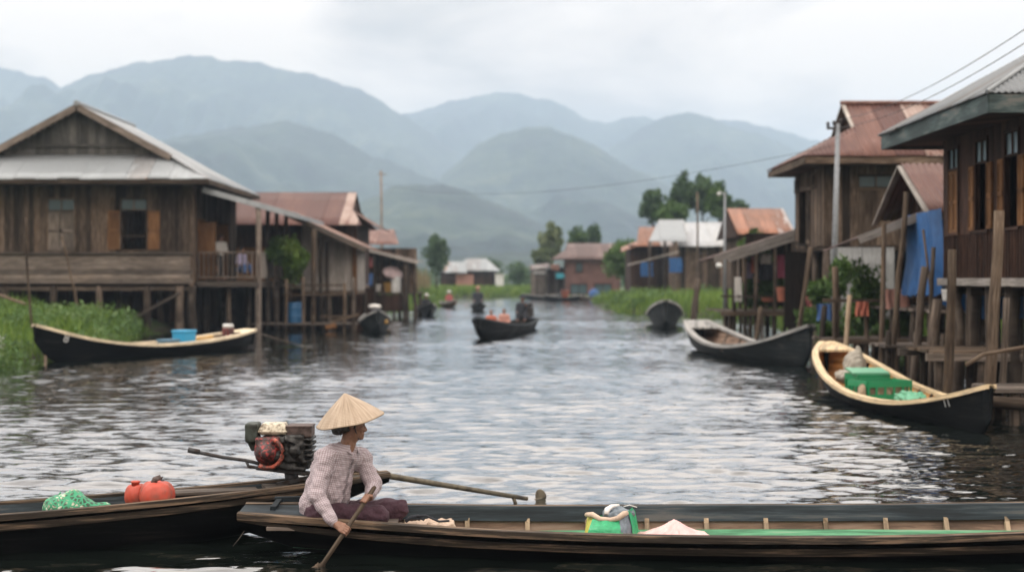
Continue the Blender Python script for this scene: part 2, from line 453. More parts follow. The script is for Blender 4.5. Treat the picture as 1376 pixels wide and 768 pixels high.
hi_ = math_n(nt, 'MULTIPLY', math_n(nt, 'SUBTRACT', sx.outputs[2], .13), 7.0, True)
cloud = mixc(nt, 1.0, cloud, mixc(nt, hi_, (1, 1, 1), (.925, .995, 1.075)), 'MULTIPLY')
colr = mixc(nt, .90, sky.outputs[0], cloud)
nt.links.new(colr, bg.inputs[0]); bg.inputs[1].default_value = .11
nt.links.new(bg.outputs[0], wo.inputs[0])
sl = bpy.data.lights.new('sun', 'SUN'); sl.energy = 1.25; sl.angle = math.radians(22); sl.color = (1, .96, .9)
so = bpy.data.objects.new('sun', sl); COL.objects.link(so)
sd = V((math.sin(SUN_AZ) * math.cos(SUN_EL), math.cos(SUN_AZ) * math.cos(SUN_EL), math.sin(SUN_EL)))
so.rotation_euler = Vector(-sd).to_track_quat('-Z', 'Y').to_euler(); so.location = (0, -10, 40)
cam = bpy.data.cameras.new('camera'); co = bpy.data.objects.new('camera', cam); COL.objects.link(co)
cam.lens = 50; cam.sensor_width = 36; cam.clip_start = .1; cam.clip_end = 20000
co.location = (0, 0, CAM_H); co.rotation_euler = (math.pi / 2, 0, 0); cam.shift_y = -(384 - HY) / 1376
cam.dof.use_dof = True; cam.dof.focus_distance = 10.35; cam.dof.aperture_fstop = 1.5
scene.camera = co
vs = scene.view_settings; vs.view_transform = 'Standard'; vs.look = 'None'; vs.exposure = .63; vs.gamma = 1; vs.use_curve_mapping = False
scene.render.engine = 'CYCLES'
cy = scene.cycles
cy.use_denoising = True; cy.denoiser = 'OPENIMAGEDENOISE'; cy.max_bounces = 7; cy.diffuse_bounces = 3; cy.glossy_bounces = 4
cy.transmission_bounces = 2; cy.volume_bounces = 3; cy.transparent_max_bounces = 6; cy.sample_clamp_indirect = 6
cy.use_adaptive_sampling = True; cy.adaptive_threshold = .012; cy.caustics_reflective = False; cy.caustics_refractive = False

hz = bpy.data.materials.new('damp air'); hz.use_nodes = True; t = hz.node_tree; t.nodes.clear()
ho = t.nodes.new('ShaderNodeOutputMaterial'); hv = t.nodes.new('ShaderNodeVolumePrincipled')
hv.inputs['Color'].default_value = (.62, .775, .96, 1); hv.inputs['Density'].default_value = .00033; hv.inputs['Anisotropy'].default_value = .0
t.links.new(hv.outputs[0], ho.inputs['Volume'])
b = MB(); b.box(-4400, 4400, -60, 5400, -3.5, 515)
solo('haze', b, hz, None, None, kind='stuff')

# ================================================================== land and water
LB = [(-200, -30), (8, -17), (20, -13.5), (30, -11.6), (36, -10.9), (44, -11.6), (51, -12.9), (60, -12.2), (72, -9.6), (84, -8.6), (92, -7.6), (100, -5.6), (118, -5.3), (140, -6.6), (156, -8.0), (162, 3)]
RB = [(-200, 30), (8, 13.5), (20, 11.5), (30, 9.6), (40, 10.5), (56, 11.2), (74, 10.4), (82, 7.4), (88, 6.3), (98, 6.9), (115, 8.3), (132, 6.6), (141, 4.4), (150, 4.0), (162, -3)]
def bank(tab, y): return np.interp(y, [a for a, _ in tab], [b for _, b in tab])
def rough2(x, y, sc, seed):
    rg = np.random.default_rng(seed); w = 0
    for i in range(9):
        a = rg.uniform(0, 6.28); f = 2 * math.pi / sc * rg.uniform(.5, 2.2)
        w = w + np.sin(f * (x * math.cos(a) + y * math.sin(a)) + rg.uniform(0, 6.28)) / 3
    return w
def land_d(x, y):
    l = bank(LB, y) - x; r = x - bank(RB, y)
    return np.maximum(np.maximum(l, r), (y - 158) * .8)
def land_h(x, y):
    d = land_d(x, y) + .35 * rough2(x, y, 6, 3)
    t = np.clip((d + .8) / 2.2, 0, 1); t = t * t * (3 - 2 * t)
    h = -.9 + t * 1.3 + np.clip(d, 0, 8) * .03 + .06 * rough2(x, y, 3, 5) * t
    return h
gy = np.concatenate([np.linspace(-30, 8, 8), 8 * (5000 / 8) ** np.linspace(0, 1, 330)[1:]])
gs = np.linspace(-1, 1, 301)
GX = gs[None, :] * (28 + np.abs(gy[:, None]) * .8); GY = np.repeat(gy[:, None], 301, 1)
GZ = land_h(GX, GY)
def grid_faces(nr, nc):
    i = np.arange(nr - 1)[:, None] * nc + np.arange(nc - 1)[None, :]
    return np.stack([i, i + 1, i + nc + 1, i + nc], -1).reshape(-1, 4)
m, nt, out = newmat('wet mud and short grass')
p = wpos(nt); a = noise(nt, p, .35, 6, .6); b2 = noise(nt, p, 4, 5, .65)
z = nd(nt, 'SeparateXYZ', {0: p}).outputs[2]
veg = ramp(nt, b2, [(.3, (.022, .042, .012)), (.6, (.055, .095, .028)), (.8, (.12, .14, .05))])
mud = ramp(nt, b2, [(.3, (.018, .014, .010)), (.7, (.06, .046, .034))])
f = ramp(nt, math_n(nt, 'ADD', math_n(nt, 'MULTIPLY', z, .9), math_n(nt, 'MULTIPLY', a, .8)), [(.5, (0, 0, 0)), (.72, (1, 1, 1))])
principled(nt, out, mixc(nt, f, mud, veg), .85, b2, .6, .05)
M['ground'] = m
nsolo('ground', np.stack([GX, GY, GZ], -1).reshape(-1, 3), grid_faces(len(gy), 301), m, kind='structure', loc=(0, 0, 0))

# water: real ripples near the viewer, fading into finer bump with distance
def waves(x, y, spac):
    rg = np.random.default_rng(21); h = 0 * x
    for i in range(90):
        lam = .17 * (5.5) ** (rg.uniform() ** 1.1)
        th = math.radians(90) + rg.normal() * .40
        k = 2 * math.pi / lam
        amp = .0105 * lam ** .9 * rg.uniform(.5, 1.2)
        fade = np.clip((lam / spac - 2.0) / 1.6, 0, 1)
        gust = 1.0
        h = h + fade * amp * np.sin(k * (x * math.cos(th) + y * math.sin(th)) + rg.uniform(0, 6.28))
    gust = .85 + .40 * rough2(x * .5, y, 14, 8) + .25 * rough2(x * .4, y, 37, 9)
    return h * np.clip(gust, .4, 1.5) * .215
ys = [5.0]
while ys[-1] < 200: ys.append(ys[-1] + max(.038, .0021 * ys[-1]))
ys = np.array(ys); ncol = 640
WX = np.linspace(-.62, .62, ncol)[None, :] * ys[:, None]; WY = np.repeat(ys[:, None], ncol, 1)
WZ = waves(WX, WY, np.maximum(.038, .0021 * WY) * 1.0)
m, nt, out = newmat('lake water')
p = wpos(nt)
f1 = noise(nt, scaled(nt, p, (1.6, 5.2, 1)), 1.0, 3, .5, .2)
f2 = noise(nt, scaled(nt, p, (1.0, 2.5, 1)), 1.0, 3, .55)
hh = math_n(nt, 'ADD', math_n(nt, 'MULTIPLY', f1, .014), math_n(nt, 'MULTIPLY', f2, .030))
bn = nd(nt, 'Bump', {'Height': hh, 'Strength': 1.0, 'Distance': 1.0})
lw_ = nd(nt, 'LayerWeight', {'Blend': .5, 'Normal': bn.outputs[0]})
fac = math_n(nt, 'ADD', math_n(nt, 'MULTIPLY', math_n(nt, 'POWER', lw_.outputs['Facing'], 2.75), .96), .03)
df = nd(nt, 'BsdfDiffuse', {'Color': (.005, .0075, .006, 1)}); gl = nd(nt, 'BsdfGlossy', {'Color': (.97, .98, 1, 1), 'Roughness': .04, 'Normal': bn.outputs[0]})
mx = nd(nt, 'MixShader', {0: fac, 1: df.outputs[0], 2: gl.outputs[0]}); nt.links.new(mx.outputs[0], out.inputs[0])
M['water'] = m
nsolo('water', np.stack([WX, WY, WZ], -1).reshape(-1, 3), grid_faces(len(ys), ncol), m, kind='structure', loc=(0, 0, 0))
b = MB(); b.add([(-400, -60, -.14), (400, -60, -.14), (400, 420, -.14), (-400, 420, -.14)], [(0, 1, 2, 3)])
solo('deep_water', b, m, None, None, kind='structure', loc=(0, 0, -.14))

# ------------------------------------------------------------------ mountains
m, nt, out = newmat('forested slope')
p = wpos(nt); a = noise(nt, p, .006, 8, .62, .3); b2 = noise(nt, p, .045, 6, .7)
fc = math_n(nt, 'ADD', math_n(nt, 'MULTIPLY', a, .6), math_n(nt, 'MULTIPLY', b2, .4))
principled(nt, out, ramp(nt, fc, [(.41, (.004, .012, .014)), (.5, (.014, .032, .026)), (.58, (.040, .062, .042)), (.68, (.11, .12, .075))]), .95, b2, .8, 8)
M['slope'] = m
def ridge(name, prof, D, depth, seed, base_px=366, back=.6):
    # prof: silhouette pixels of the crest at distance D; the slope falls away towards the viewer over `depth` metres
    xs = np.array([q[0] for q in prof], float); yy = np.array([q[1] for q in prof], float)
    nx = 320; px = np.linspace(xs[0], xs[-1], nx)
    # smooth interpolation of the crest
    yi = np.interp(px, xs, yy); ker = np.hanning(13); ker /= ker.sum()
    yi = np.convolve(np.pad(yi, 6, mode='edge'), ker, 'valid') + 2.2 * np.sin(px * .033 + seed) + 1.3 * np.sin(px * .083 + 3 * seed) + .7 * np.sin(px * .19 + 2 * seed) + .4 * np.sin(px * .41 + seed)
    X = (px - 688) / F * D; top = CAM_H - (yi - HY) / F * D
    nr = 70; t = np.linspace(-back, 1, nr)
    rg = np.random.default_rng(seed)
    VX = np.repeat(X[None, :], nr, 0); VY = D - t[:, None] * depth + 0 * X[None, :]
    u = np.abs(t)[:, None]
    base = np.clip(1 - u ** .95, 0, 1)
    spur = rough2(VX, VY * .35, depth * .55, seed) * .5 + rough2(VX, VY * .5, depth * .2, seed + 1) * .34 + rough2(VX, VY * .6, depth * .07, seed + 2) * .12
    hgt = top[None, :] * (base + spur * .21 * np.sin(np.pi * np.clip(u, 0, 1)) ** 1.6 * (u < 1) * (t[:, None] > 0)) + top[None, :] * .002 * rough2(VX, VY, depth * .06, seed + 4)
    VZ = np.maximum(hgt, -2) - 1.5 * (np.abs(t)[:, None] > .97)
    nsolo(name, np.stack([VX, VY, VZ], -1).reshape(-1, 3), grid_faces(nr, nx), M['slope'], kind='structure', loc=(0, D, 0))
ridge('mountain', [(-420, 150), (-200, 108), (-60, 92), (20, 92), (62, 102), (110, 135), (200, 230), (300, 330), (360, 372)], 3300, 1050, 31)
ridge('mountain', [(-160, 300), (-60, 205), (0, 163), (60, 128), (120, 103), (180, 84), (240, 73), (275, 75), (310, 83), (360, 86), (420, 98), (452, 108), (500, 130), (560, 165), (620, 205), (700, 265), (800, 345), (840, 373)], 3000, 1150, 32)
ridge('mountain', [(380, 300), (470, 190), (545, 150), (600, 137), (650, 127), (700, 127), (745, 133), (790, 158), (822, 167), (845, 158), (866, 156), (890, 165), (960, 158), (1010, 164), (1060, 182), (1120, 190), (1200, 230), (1300, 300), (1360, 370)], 3650, 1100, 33)
ridge('mountain', [(700, 370), (760, 275), (800, 215), (830, 193), (870, 168), (905, 149), (928, 147), (960, 160), (1000, 176), (1045, 190), (1090, 206), (1180, 225), (1300, 245), (1500, 300), (1620, 370)], 3000, 1000, 34)
ridge('hill', [(-250, 300), (-60, 245), (80, 215), (200, 195), (270, 178), (330, 166), (385, 163), (440, 178), (500, 205), (570, 235), (640, 270), (740, 320), (820, 370)], 2000, 800, 35)
ridge('hill', [(480, 372), (540, 290), (590, 240), (640, 195), (675, 175), (705, 170), (745, 174), (785, 190), (830, 212), (880, 238), (960, 275), (1060, 300), (1200, 330), (1300, 372)], 2100, 800, 36)
ridge('foothill', [(300, 372), (400, 318), (470, 275), (530, 252), (590, 246), (640, 258), (700, 288), (760, 318), (840, 345), (960, 352), (1100, 345), (1250, 372)], 1250, 480, 37)
ridge('foothill', [(-800, 372), (-500, 322), (-200, 318), (100, 330), (350, 326), (500, 334), (620, 342), (720, 338), (820, 345), (950, 342), (1200, 330), (1500, 320), (1800, 335), (2100, 372)], 700, 260, 38)

# ------------------------------------------------------------------ vegetation tools
def leaves_np(clumps, n, size, flat=.6, shell=.55, seed=1):
    # leaf-sized diamonds spread through ellipsoid clumps; returns verts, faces, rnd
    rg = np.random.default_rng(seed)
    wts = np.array([c[1] * c[2] * c[3] for c in clumps]) ** .8; wts /= wts.sum()
    ci = rg.choice(len(clumps), n, p=wts)
    C = np.array([c[0] for c in clumps])[ci]; RR = np.array([c[1:4] for c in clumps])[ci]
    d = rg.normal(size=(n, 3)); d /= np.linalg.norm(d, axis=1)[:, None]
    rad = shell + (1 - shell) * rg.uniform(0, 1, n) ** .7 + np.abs(rg.normal(size=n)) * .16
    pos = C + d * RR * rad[:, None]
    a = rg.normal(size=(n, 3)); a /= np.linalg.norm(a, axis=1)[:, None]; a[:, 2] -= .25
    nr_ = d * .6 + rg.normal(size=(n, 3)) * .6 + V((0, 0, flat))
    s = np.cross(nr_, a); s /= np.linalg.norm(s, axis=1)[:, None] + 1e-9
    L = size * rg.uniform(.6, 1.4, n)[:, None]
    v = np.stack([pos - a * L, pos + s * L * .38, pos + a * L, pos - s * L * .38], 1).reshape(-1, 3)
    f = np.arange(4 * n).reshape(n, 4)
    cr = rg.uniform(0, 1, len(clumps))[ci] * .5 + rg.uniform(0, 1, n) * .5
    return v, f, np.repeat(cr, 4)
def crown_clumps(c, rx, ry, rz, n, seed, cr=.42):
    rg = np.random.default_rng(seed); out = []
    for i in range(n):
        d = rg.normal(size=3); d /= np.linalg.norm(d)
        q = rg.uniform(.25, .82)
        k = cr * rg.uniform(.6, 1.25)
        out.append(((c[0] + d[0] * rx * q, c[1] + d[1] * ry * q, c[2] + d[2] * rz * q), rx * k, ry * k, rz * k * .85))
    return out
def tree(label, base, h, r, cz, rz, seed, leaf='leaf_mid', nl=3500, ls=.16, nclump=16, trunk=.09, name='tree', cat='tree', group=None, cr=.42, lean=0):
    t = thing(name, label, cat, base, group)
    rg = np.random.default_rng(seed); b = V(base)
    top = b + V((lean, 0, cz))
    mb = MB()
    mid = (b + top) / 2 + V((rg.normal() * .1, rg.normal() * .1, 0))
    mb.tube([b - V((0, 0, .3)), mid, top], [trunk, trunk * .75, trunk * .45], 8)
    for i in range(6):
        a = rg.uniform(0, 6.28); s = mid + (top - mid) * rg.uniform(0, .8)
        e = s + V((math.cos(a) * r * .65, math.sin(a) * r * .65, rz * rg.uniform(.3, .8)))
        mb.tube([s, (s + e) / 2 + V((0, 0, .1 * r)), e], [trunk * .45, trunk * .3, trunk * .12], 6)
    part(t, 'trunk', mb, M['wood_post'])
    cl = crown_clumps(top, r, r, rz, nclump, seed, cr)
    v, f, rn = leaves_np(cl, nl, ls, seed=seed)
    npart(t, 'crown', v, f, M[leaf], rn, v, False)
    return t
def blades(pts, hgt, wid, lean, seed):
    rg = np.random.default_rng(seed); n = len(pts)
    a = rg.uniform(0, 6.28, n); d = np.stack([np.cos(a), np.sin(a), 0 * a], 1)
    s = np.stack([-np.sin(a), np.cos(a), 0 * a], 1)
    H_ = (hgt * rg.uniform(.5, 1.35, n))[:, None]; W_ = wid * rg.uniform(.6, 1.4, n)[:, None]; le = lean * rg.uniform(.1, 1.3, n)[:, None]
    up = V((0, 0, 1))[None, :]
    p1 = pts + up * H_ * .55 + d * H_ * le * .3; p2 = pts + up * H_ * (1 - .25 * le) + d * H_ * le
    v = np.stack([pts - s * W_, pts + s * W_, p1 - s * W_ * .75, p1 + s * W_ * .75, p2], 1).reshape(-1, 3)
    k = np.arange(n)[:, None] * 5
    f = np.concatenate([k + np.array([[0, 1, 3]]), k + np.array([[0, 3, 2]]), k + np.array([[2, 3, 4]])])
    rr = np.clip(rg.normal(.5, .2, n) + .22 * rough2(pts[:, 0], pts[:, 1], 3, seed), 0, 1)
    return v, f, np.repeat(rr, 5)
def grass_patch(name, inside, box, n, hgt, wid, mat, seed, lean=.5, hmul=None):
    rg = np.random.default_rng(seed)
    x = rg.uniform(box[0], box[1], n); y = rg.uniform(box[2], box[3], n)
    k = inside(x, y); x, y = x[k], y[k]
    z = land_h(x, y); pts = np.stack([x, y, z - .05], 1)
    hh = hgt * (1 if hmul is None else hmul(x, y))
    H_ = np.full(len(x), 1.0) * hh
    v, f, r_ = blades(pts, H_, wid, lean, seed)
    return nsolo(name, v, f, M[mat], kind='stuff', rnd=r_, gco=v, smooth=False)
# ================================================================== building tools
def planks(mb, p0, p1, z0, z1, nv, w=.2, th=.03, holes=(), jit=.006, horizontal=False, top=None):
    # board wall from p0 to p1 (xy); nv outward normal; holes are (u0,u1,z0,z1); top(u) gives a sloping top
    p0, p1 = V((p0[0], p0[1], 0)), V((p1[0], p1[1], 0)); L = np.linalg.norm(p1 - p0); d = (p1 - p0) / L; nv = nrm((nv[0], nv[1], 0))
    def piece(u0, u1, a, b):
        if b - a < .02 or u1 - u0 < .01: return
        j = R.uniform(0, jit)
        mb.obox(p0 + d * u0 + nv * (j - th) + V((0, 0, a)), d * (u1 - u0 - .006), nv * th, (0, 0, b - a))
    if horizontal:
        z = z0
        while z < z1 - .02:
            zz = min(z + w * R.uniform(.85, 1.15), z1)
            segs = [(0, L)]
            for (a, b, c, e) in holes:
                if c < zz and e > z:
                    segs = [s for (x, y) in segs for s in ((x, min(y, a)), (max(x, b), y)) if s[1] - s[0] > .02]
            for (a, b) in segs: piece(a, b, z, zz - .008)
            z = zz
        return
    u = 0.0
    while u < L - .02:
        uu = min(u + w * R.uniform(.75, 1.25), L)
        for (a, b, c, e) in holes:                      # break boards at the sides of a hole
            if u < a - .02 < uu: uu = a
            if u < b - .02 < uu: uu = b
        zt = z1 if top is None else top((u + uu) / 2)
        segs = [(z0 + R.uniform(-.03, .01), zt)]
        for (a, b, c, e) in holes:
            if u >= a - .03 and uu <= b + .03:
                segs = [s for (x, y) in segs for s in ((x, min(y, c)), (max(x, e), y)) if s[1] - s[0] > .03]
        for (a, b) in segs: piece(u, uu, a, b)
        u = uu
def roof_sheet(mb, poly, eave_dir, n_sheet=.85, wl=.13, amp=.016, lift=.0):
    # corrugated tin laid over a planar convex polygon; corrugations run up the slope
    poly = [V(p) for p in poly]; e = nrm(eave_dir)
    n0 = nrm(np.cross(poly[1] - poly[0], poly[2] - poly[0]))
    if n0[2] < 0: n0 = -n0
    e = nrm(e - n0 * np.dot(e, n0)); s = np.cross(n0, e)
    if s[2] < 0: s = -s
    o = poly[0]; q = [(np.dot(p - o, e), np.dot(p - o, s)) for p in poly]
    u0, u1 = min(a for a, _ in q), max(a for a, _ in q)
    def rng(u):
        vs = []
        for i in range(len(q)):
            (a, b), (c, d) = q[i], q[(i + 1) % len(q)]
            if abs(c - a) < 1e-9:
                if abs(u - a) < 1e-6: vs += [b, d]
            elif min(a, c) - 1e-9 <= u <= max(a, c) + 1e-9: vs.append(b + (d - b) * (u - a) / (c - a))
        return (min(vs), max(vs)) if vs else None
    u = u0
    while u < u1 - 1e-4:
        uu = min(u + n_sheet, u1)
        k = max(2, int((uu - u) / (wl / 4)) + 1)
        rn = R.random(); off = R.uniform(0, .012) + lift; v = []; g = []; ext = R.uniform(-.05, .04)
        seed = R.random() * 30
        for i in range(k):
            a = u + (uu - u) * i / (k - 1)
            rr = rng(min(max(a, u0 + 1e-5), u1 - 1e-5))
            lo, hi = rr; lo += ext
            w = amp * math.cos(2 * math.pi * a / wl) + off
            for j in range(5):
                b = lo + (hi - lo) * j / 4
                v.append(o + e * a + s * b + n0 * w); g.append((a + seed, b + seed * .3, rn * 19))
        fs = []
        for i in range(k - 1):
            for j in range(4):
                fs.append((i * 5 + j, (i + 1) * 5 + j, (i + 1) * 5 + j + 1, i * 5 + j + 1))
        n = len(v)
        low = [p - n0 * .012 for p in v]
        fs2 = [tuple(n + x for x in reversed(f)) for f in fs]
        for i in range(k - 1):
            fs2.append((i * 5, n + i * 5, n + (i + 1) * 5, (i + 1) * 5)); fs2.append(((i + 1) * 5 + 4, n + (i + 1) * 5 + 4, n + i * 5 + 4, i * 5 + 4))
        for j in range(4):
            fs2.append((j + 1, n + j + 1, n + j, j)); q2 = (k - 1) * 5; fs2.append((q2 + j, n + q2 + j, n + q2 + j + 1, q2 + j + 1))
        mb.add(v + low, fs + fs2, rn, g + g, True)
        u = uu
def post(parent, x, y, z0, z1, r=.08, mat='wood_post', name='stilt', tilt=(0, 0), n=7):
    mb = MB(); k = 5
    pts = [(x + tilt[0] * i / (k - 1) + R.uniform(-.35, .35) * r, y + tilt[1] * i / (k - 1) + R.uniform(-.35, .35) * r, z0 + (z1 - z0) * i / (k - 1)) for i in range(k)]
    mb.tube(pts, [r * R.uniform(.88, 1.1) for _ in pts], n)
    return part(parent, name, mb, M[mat])
def stilts(parent, x0, x1, nx, y0, y1, ny, zt, r=.09, zb=None, skip=0.0, mat='wood_post'):
    for j in range(ny):
        for i in range(nx):
            if R.random() < skip: continue
            x = x0 + (x1 - x0) * i / max(1, nx - 1) + R.uniform(-.12, .12); y = y0 + (y1 - y0) * j / max(1, ny - 1)
            post(parent, x, y, -1.2 if zb is None else zb, zt, r * R.uniform(.8, 1.2), mat, tilt=(R.uniform(-.08, .08), 0))
def window(parent, o, u, nv, w, h, transom=0.0, shutters='open', mat='wood_orange', glass='glass', frame='wood_brown', bars=False, sh_w=None):
    # o: lower left corner on the wall face, u: along the wall, nv: outward
    o, u, nv = V(o), nrm(u), nrm(nv); z = V((0, 0, 1)); t = .055
    mb = MB()
    for (a, b, c, d) in ((-t, w + t, h, h + t), (-t, w + t, -t, 0), (-t, 0, 0, h), (w, w + t, 0, h)):
        mb.obox(o + u * a + z * c - nv * .05, u * (b - a), z * (d - c), nv * .085)
    ht = h - transom
    if transom:
        mb.obox(o + z * (ht - .02) - nv * .045, u * w, z * .04, nv * .07)
        mb.obox(o + u * (w / 2 - .02) + z * (ht + .02) - nv * .04, u * .04, z * (transom - .02), nv * .06)
    f = part(parent, 'window', mb, M[frame])
    if transom:
        for k in range(2):
            g = MB(); g.obox(o + u * (.01 + k * w / 2) + z * (ht + .022) - nv * .022, u * (w / 2 - .03), z * (transom - .03), nv * .012)
            sub(f, parent, 'pane', g, M[glass])
    sw = (w / 2 - .01) if sh_w is None else sh_w
    def leaf(corner, du):
        m_ = MB(); fr = .045
        m_.obox(corner, du * sw, z * (ht - .03), nv * .022)
        for (a, b, c, d) in ((0, 1, 0, .06), (0, 1, .94, 1), (0, 1, .46, .53), (0, .12, .06, .94), (.88, 1, .06, .94)):
            m_.obox(corner + du * sw * a + z * (ht - .03) * c + nv * .022, du * sw * (b - a), z * (ht - .03) * (d - c), nv * .016)
        sub(f, parent, 'shutter', m_, M[mat])
    if shutters == 'open':
        leaf(o - u * (t + sw) + nv * .012, u); leaf(o + u * (w + t) + nv * .012, u)
    elif shutters == 'left':
        leaf(o - u * (t + sw) + nv * .012, u)
    elif shutters == 'right':
        leaf(o + u * (w + t) + nv * .012, u)
    elif shutters == 'shut':
        leaf(o + u * .006 + nv * -.01, u); leaf(o + u * (w / 2 + .004) + nv * -.01, u)
    elif shutters == 'out':      # standing out from the wall at right angles
        leaf(o - u * .05 + nv * .04, nv); leaf(o + u * (w + .03) + nv * .04, nv)
    if bars:
        m_ = MB()
        for k in range(6):
            x = w * (k + .5) / 6; m_.tube([o + u * x + z * .02 - nv * .02, o + u * x + z * (ht - .02) - nv * .02], .011, 5)
        m_.obox(o + z * ht * .33 - nv * .035, u * w, z * .03, nv * .02)
        sub(f, parent, 'bar_grille', m_, M['wood_brown'])
    return f
def sub(f, root, name, mb, mat):
    v, r, g = mb.arrays()
    return mesh_obj(name, v, mb.f, mat, r, g, mb.sm, f)
def fascia(parent, pts, w=.03, h=.2, mat='wood_brown', name='eave_board'):
    mb = MB()
    for a, b in zip(pts[:-1], pts[1:]): mb.beam(a, b, w, h)
    return part(parent, name, mb, M[mat])
def deck(parent, x0, x1, y0, y1, z, th=.05, w=.18, name='deck', mat='wood_grey', along='x'):
    mb = MB()
    if along == 'x':
        y = y0
        while y < y1 - .02:
            yy = min(y + w * R.uniform(.8, 1.2), y1); mb.box(x0 + R.uniform(-.06, .06), x1 + R.uniform(-.08, .08), y, yy - .012, z - th + R.uniform(-.004, .004), z + R.uniform(-.008, .008)); y = yy
    else:
        x = x0
        while x < x1 - .02:
            xx = min(x + w * R.uniform(.8, 1.2), x1); mb.box(x, xx - .012, y0 + R.uniform(-.06, .06), y1 + R.uniform(-.08, .08), z - th + R.uniform(-.004, .004), z + R.uniform(-.008, .008)); x = xx
    return part(parent, name, mb, M[mat])
def railing(parent, p, q, z, h=1.0, step=.16, mat='wood_brown', bal=.035, name='railing', mid=False):
    mb = MB(); p, q = V((p[0], p[1], z)), V((q[0], q[1], z)); L = np.linalg.norm(q - p)
    mb.beam(p + V((0, 0, h)), q + V((0, 0, h)), .07, .05); mb.beam(p + V((0, 0, .12)), q + V((0, 0, .12)), .05, .05)
    if mid: mb.beam(p + V((0, 0, h * .55)), q + V((0, 0, h * .55)), .05, .04)
    n = int(L / step)
    for i in range(n + 1):
        c = p + (q - p) * i / max(1, n); mb.beam(c + V((0, 0, .12)), c + V((0, 0, h)), bal, bal, (0, 1, 0))
    return part(parent, name, mb, M[mat])
def floor_beams(parent, x0, x1, y0, y1, z, mat='wood_post'):
    mb = MB(); n = max(2, int((y1 - y0) / 1.2))
    for i in range(n + 1): y = y0 + (y1 - y0) * i / n; mb.beam((x0, y, z), (x1, y, z), .1, .14)
    return part(parent, 'floor_beam', mb, M[mat])
def slab(parent, x0, x1, y0, y1, z0, z1, name='floor', mat='wood_brown'):
    mb = MB(); mb.box(x0, x1, y0, y1, z0, z1); return part(parent, name, mb, M[mat])

# ================================================================== soft small things
def cloth_sheet(o, u, dn, nu=14, nv_=14, depth=.05, seed=0, nvec=None, hem=.03):
    # hanging cloth: o top left, u along the line, dn hanging vector; ripples along nvec
    rg = np.random.default_rng(seed); o, u, dn = V(o), V(u), V(dn)
    nn = nrm(np.cross(u, dn)) if nvec is None else nrm(nvec); vs = []
    ph = rg.uniform(0, 6.28, 4); fr = rg.uniform(1.5, 4, 4)
    hm = [rg.uniform(-hem, hem) for _ in range(nu + 1)]
    for j in range(nv_ + 1):
        b = j / nv_
        for i in range(nu + 1):
            a = i / nu; d = sum(math.sin(fr[k] * 6.28 * a + ph[k] + b * 1.5 * (k - 1)) for k in range(4)) * depth * (.25 + .75 * b) / 2
            vs.append(o + u * (a + .03 * math.sin(5 * b + ph[0])) + dn * (b * (1 + hm[i])) + nn * d)
    n = len(vs); W_ = nu + 1
    fs = [(j * W_ + i, j * W_ + i + 1, (j + 1) * W_ + i + 1, (j + 1) * W_ + i) for j in range(nv_) for i in range(nu)]
    vs2 = [p - nn * .006 for p in vs]
    fs += [tuple(n + x for x in reversed(f)) for f in list(fs)]
    return vs + vs2, fs
def bucket(label, c, r, h, mat, name='bucket', cat='bucket', group=None, rim=1.06, taper=.8):
    t = thing(name, label, cat, c, group)
    mb = MB(); mb.lathe(c, [(r * taper * .9, 0), (r * taper, .02), (r, h - .02), (r * rim, h - .01), (r * rim, h), (r * .93, h), (r * .8 * taper, .05)], 18)
    part(t, 'tub', mb, M[mat])
    m_ = MB(); m_.tube([(c[0] + r * math.cos(a) * 1.03, c[1] + .01, c[2] + h - .03 + r * .75 * math.sin(a)) for a in np.linspace(0, math.pi, 9)], .008, 5)
    part(t, 'handle', m_, M['iron']); return t
def barrel(label, c, r, h, mat, name='barrel', cat='barrel', group=None):
    t = thing(name, label, cat, c, group); mb = MB()
    prof = [(r * .9, 0), (r * .97, .03)]
    for i in range(1, 10):
        a = i / 10; prof.append((r * (.97 + .05 * math.sin(math.pi * a)), h * a))
        if i in (3, 7): prof += [(r * 1.06, h * a + .01), (r * 1.06, h * a + .03), (r * 1.0, h * a + .04)]
    prof += [(r * .97, h - .03), (r * .9, h), (r * .82, h), (r * .8, h - .02)]
    mb.lathe(c, prof, 20); part(t, 'drum', mb, M[mat])
    m_ = MB(); m_.lathe((c[0] + r * .4, c[1], c[2] + h - .02), [(.05, 0), (.05, .04), (.03, .05)], 10); part(t, 'cap', m_, M[mat]); return t
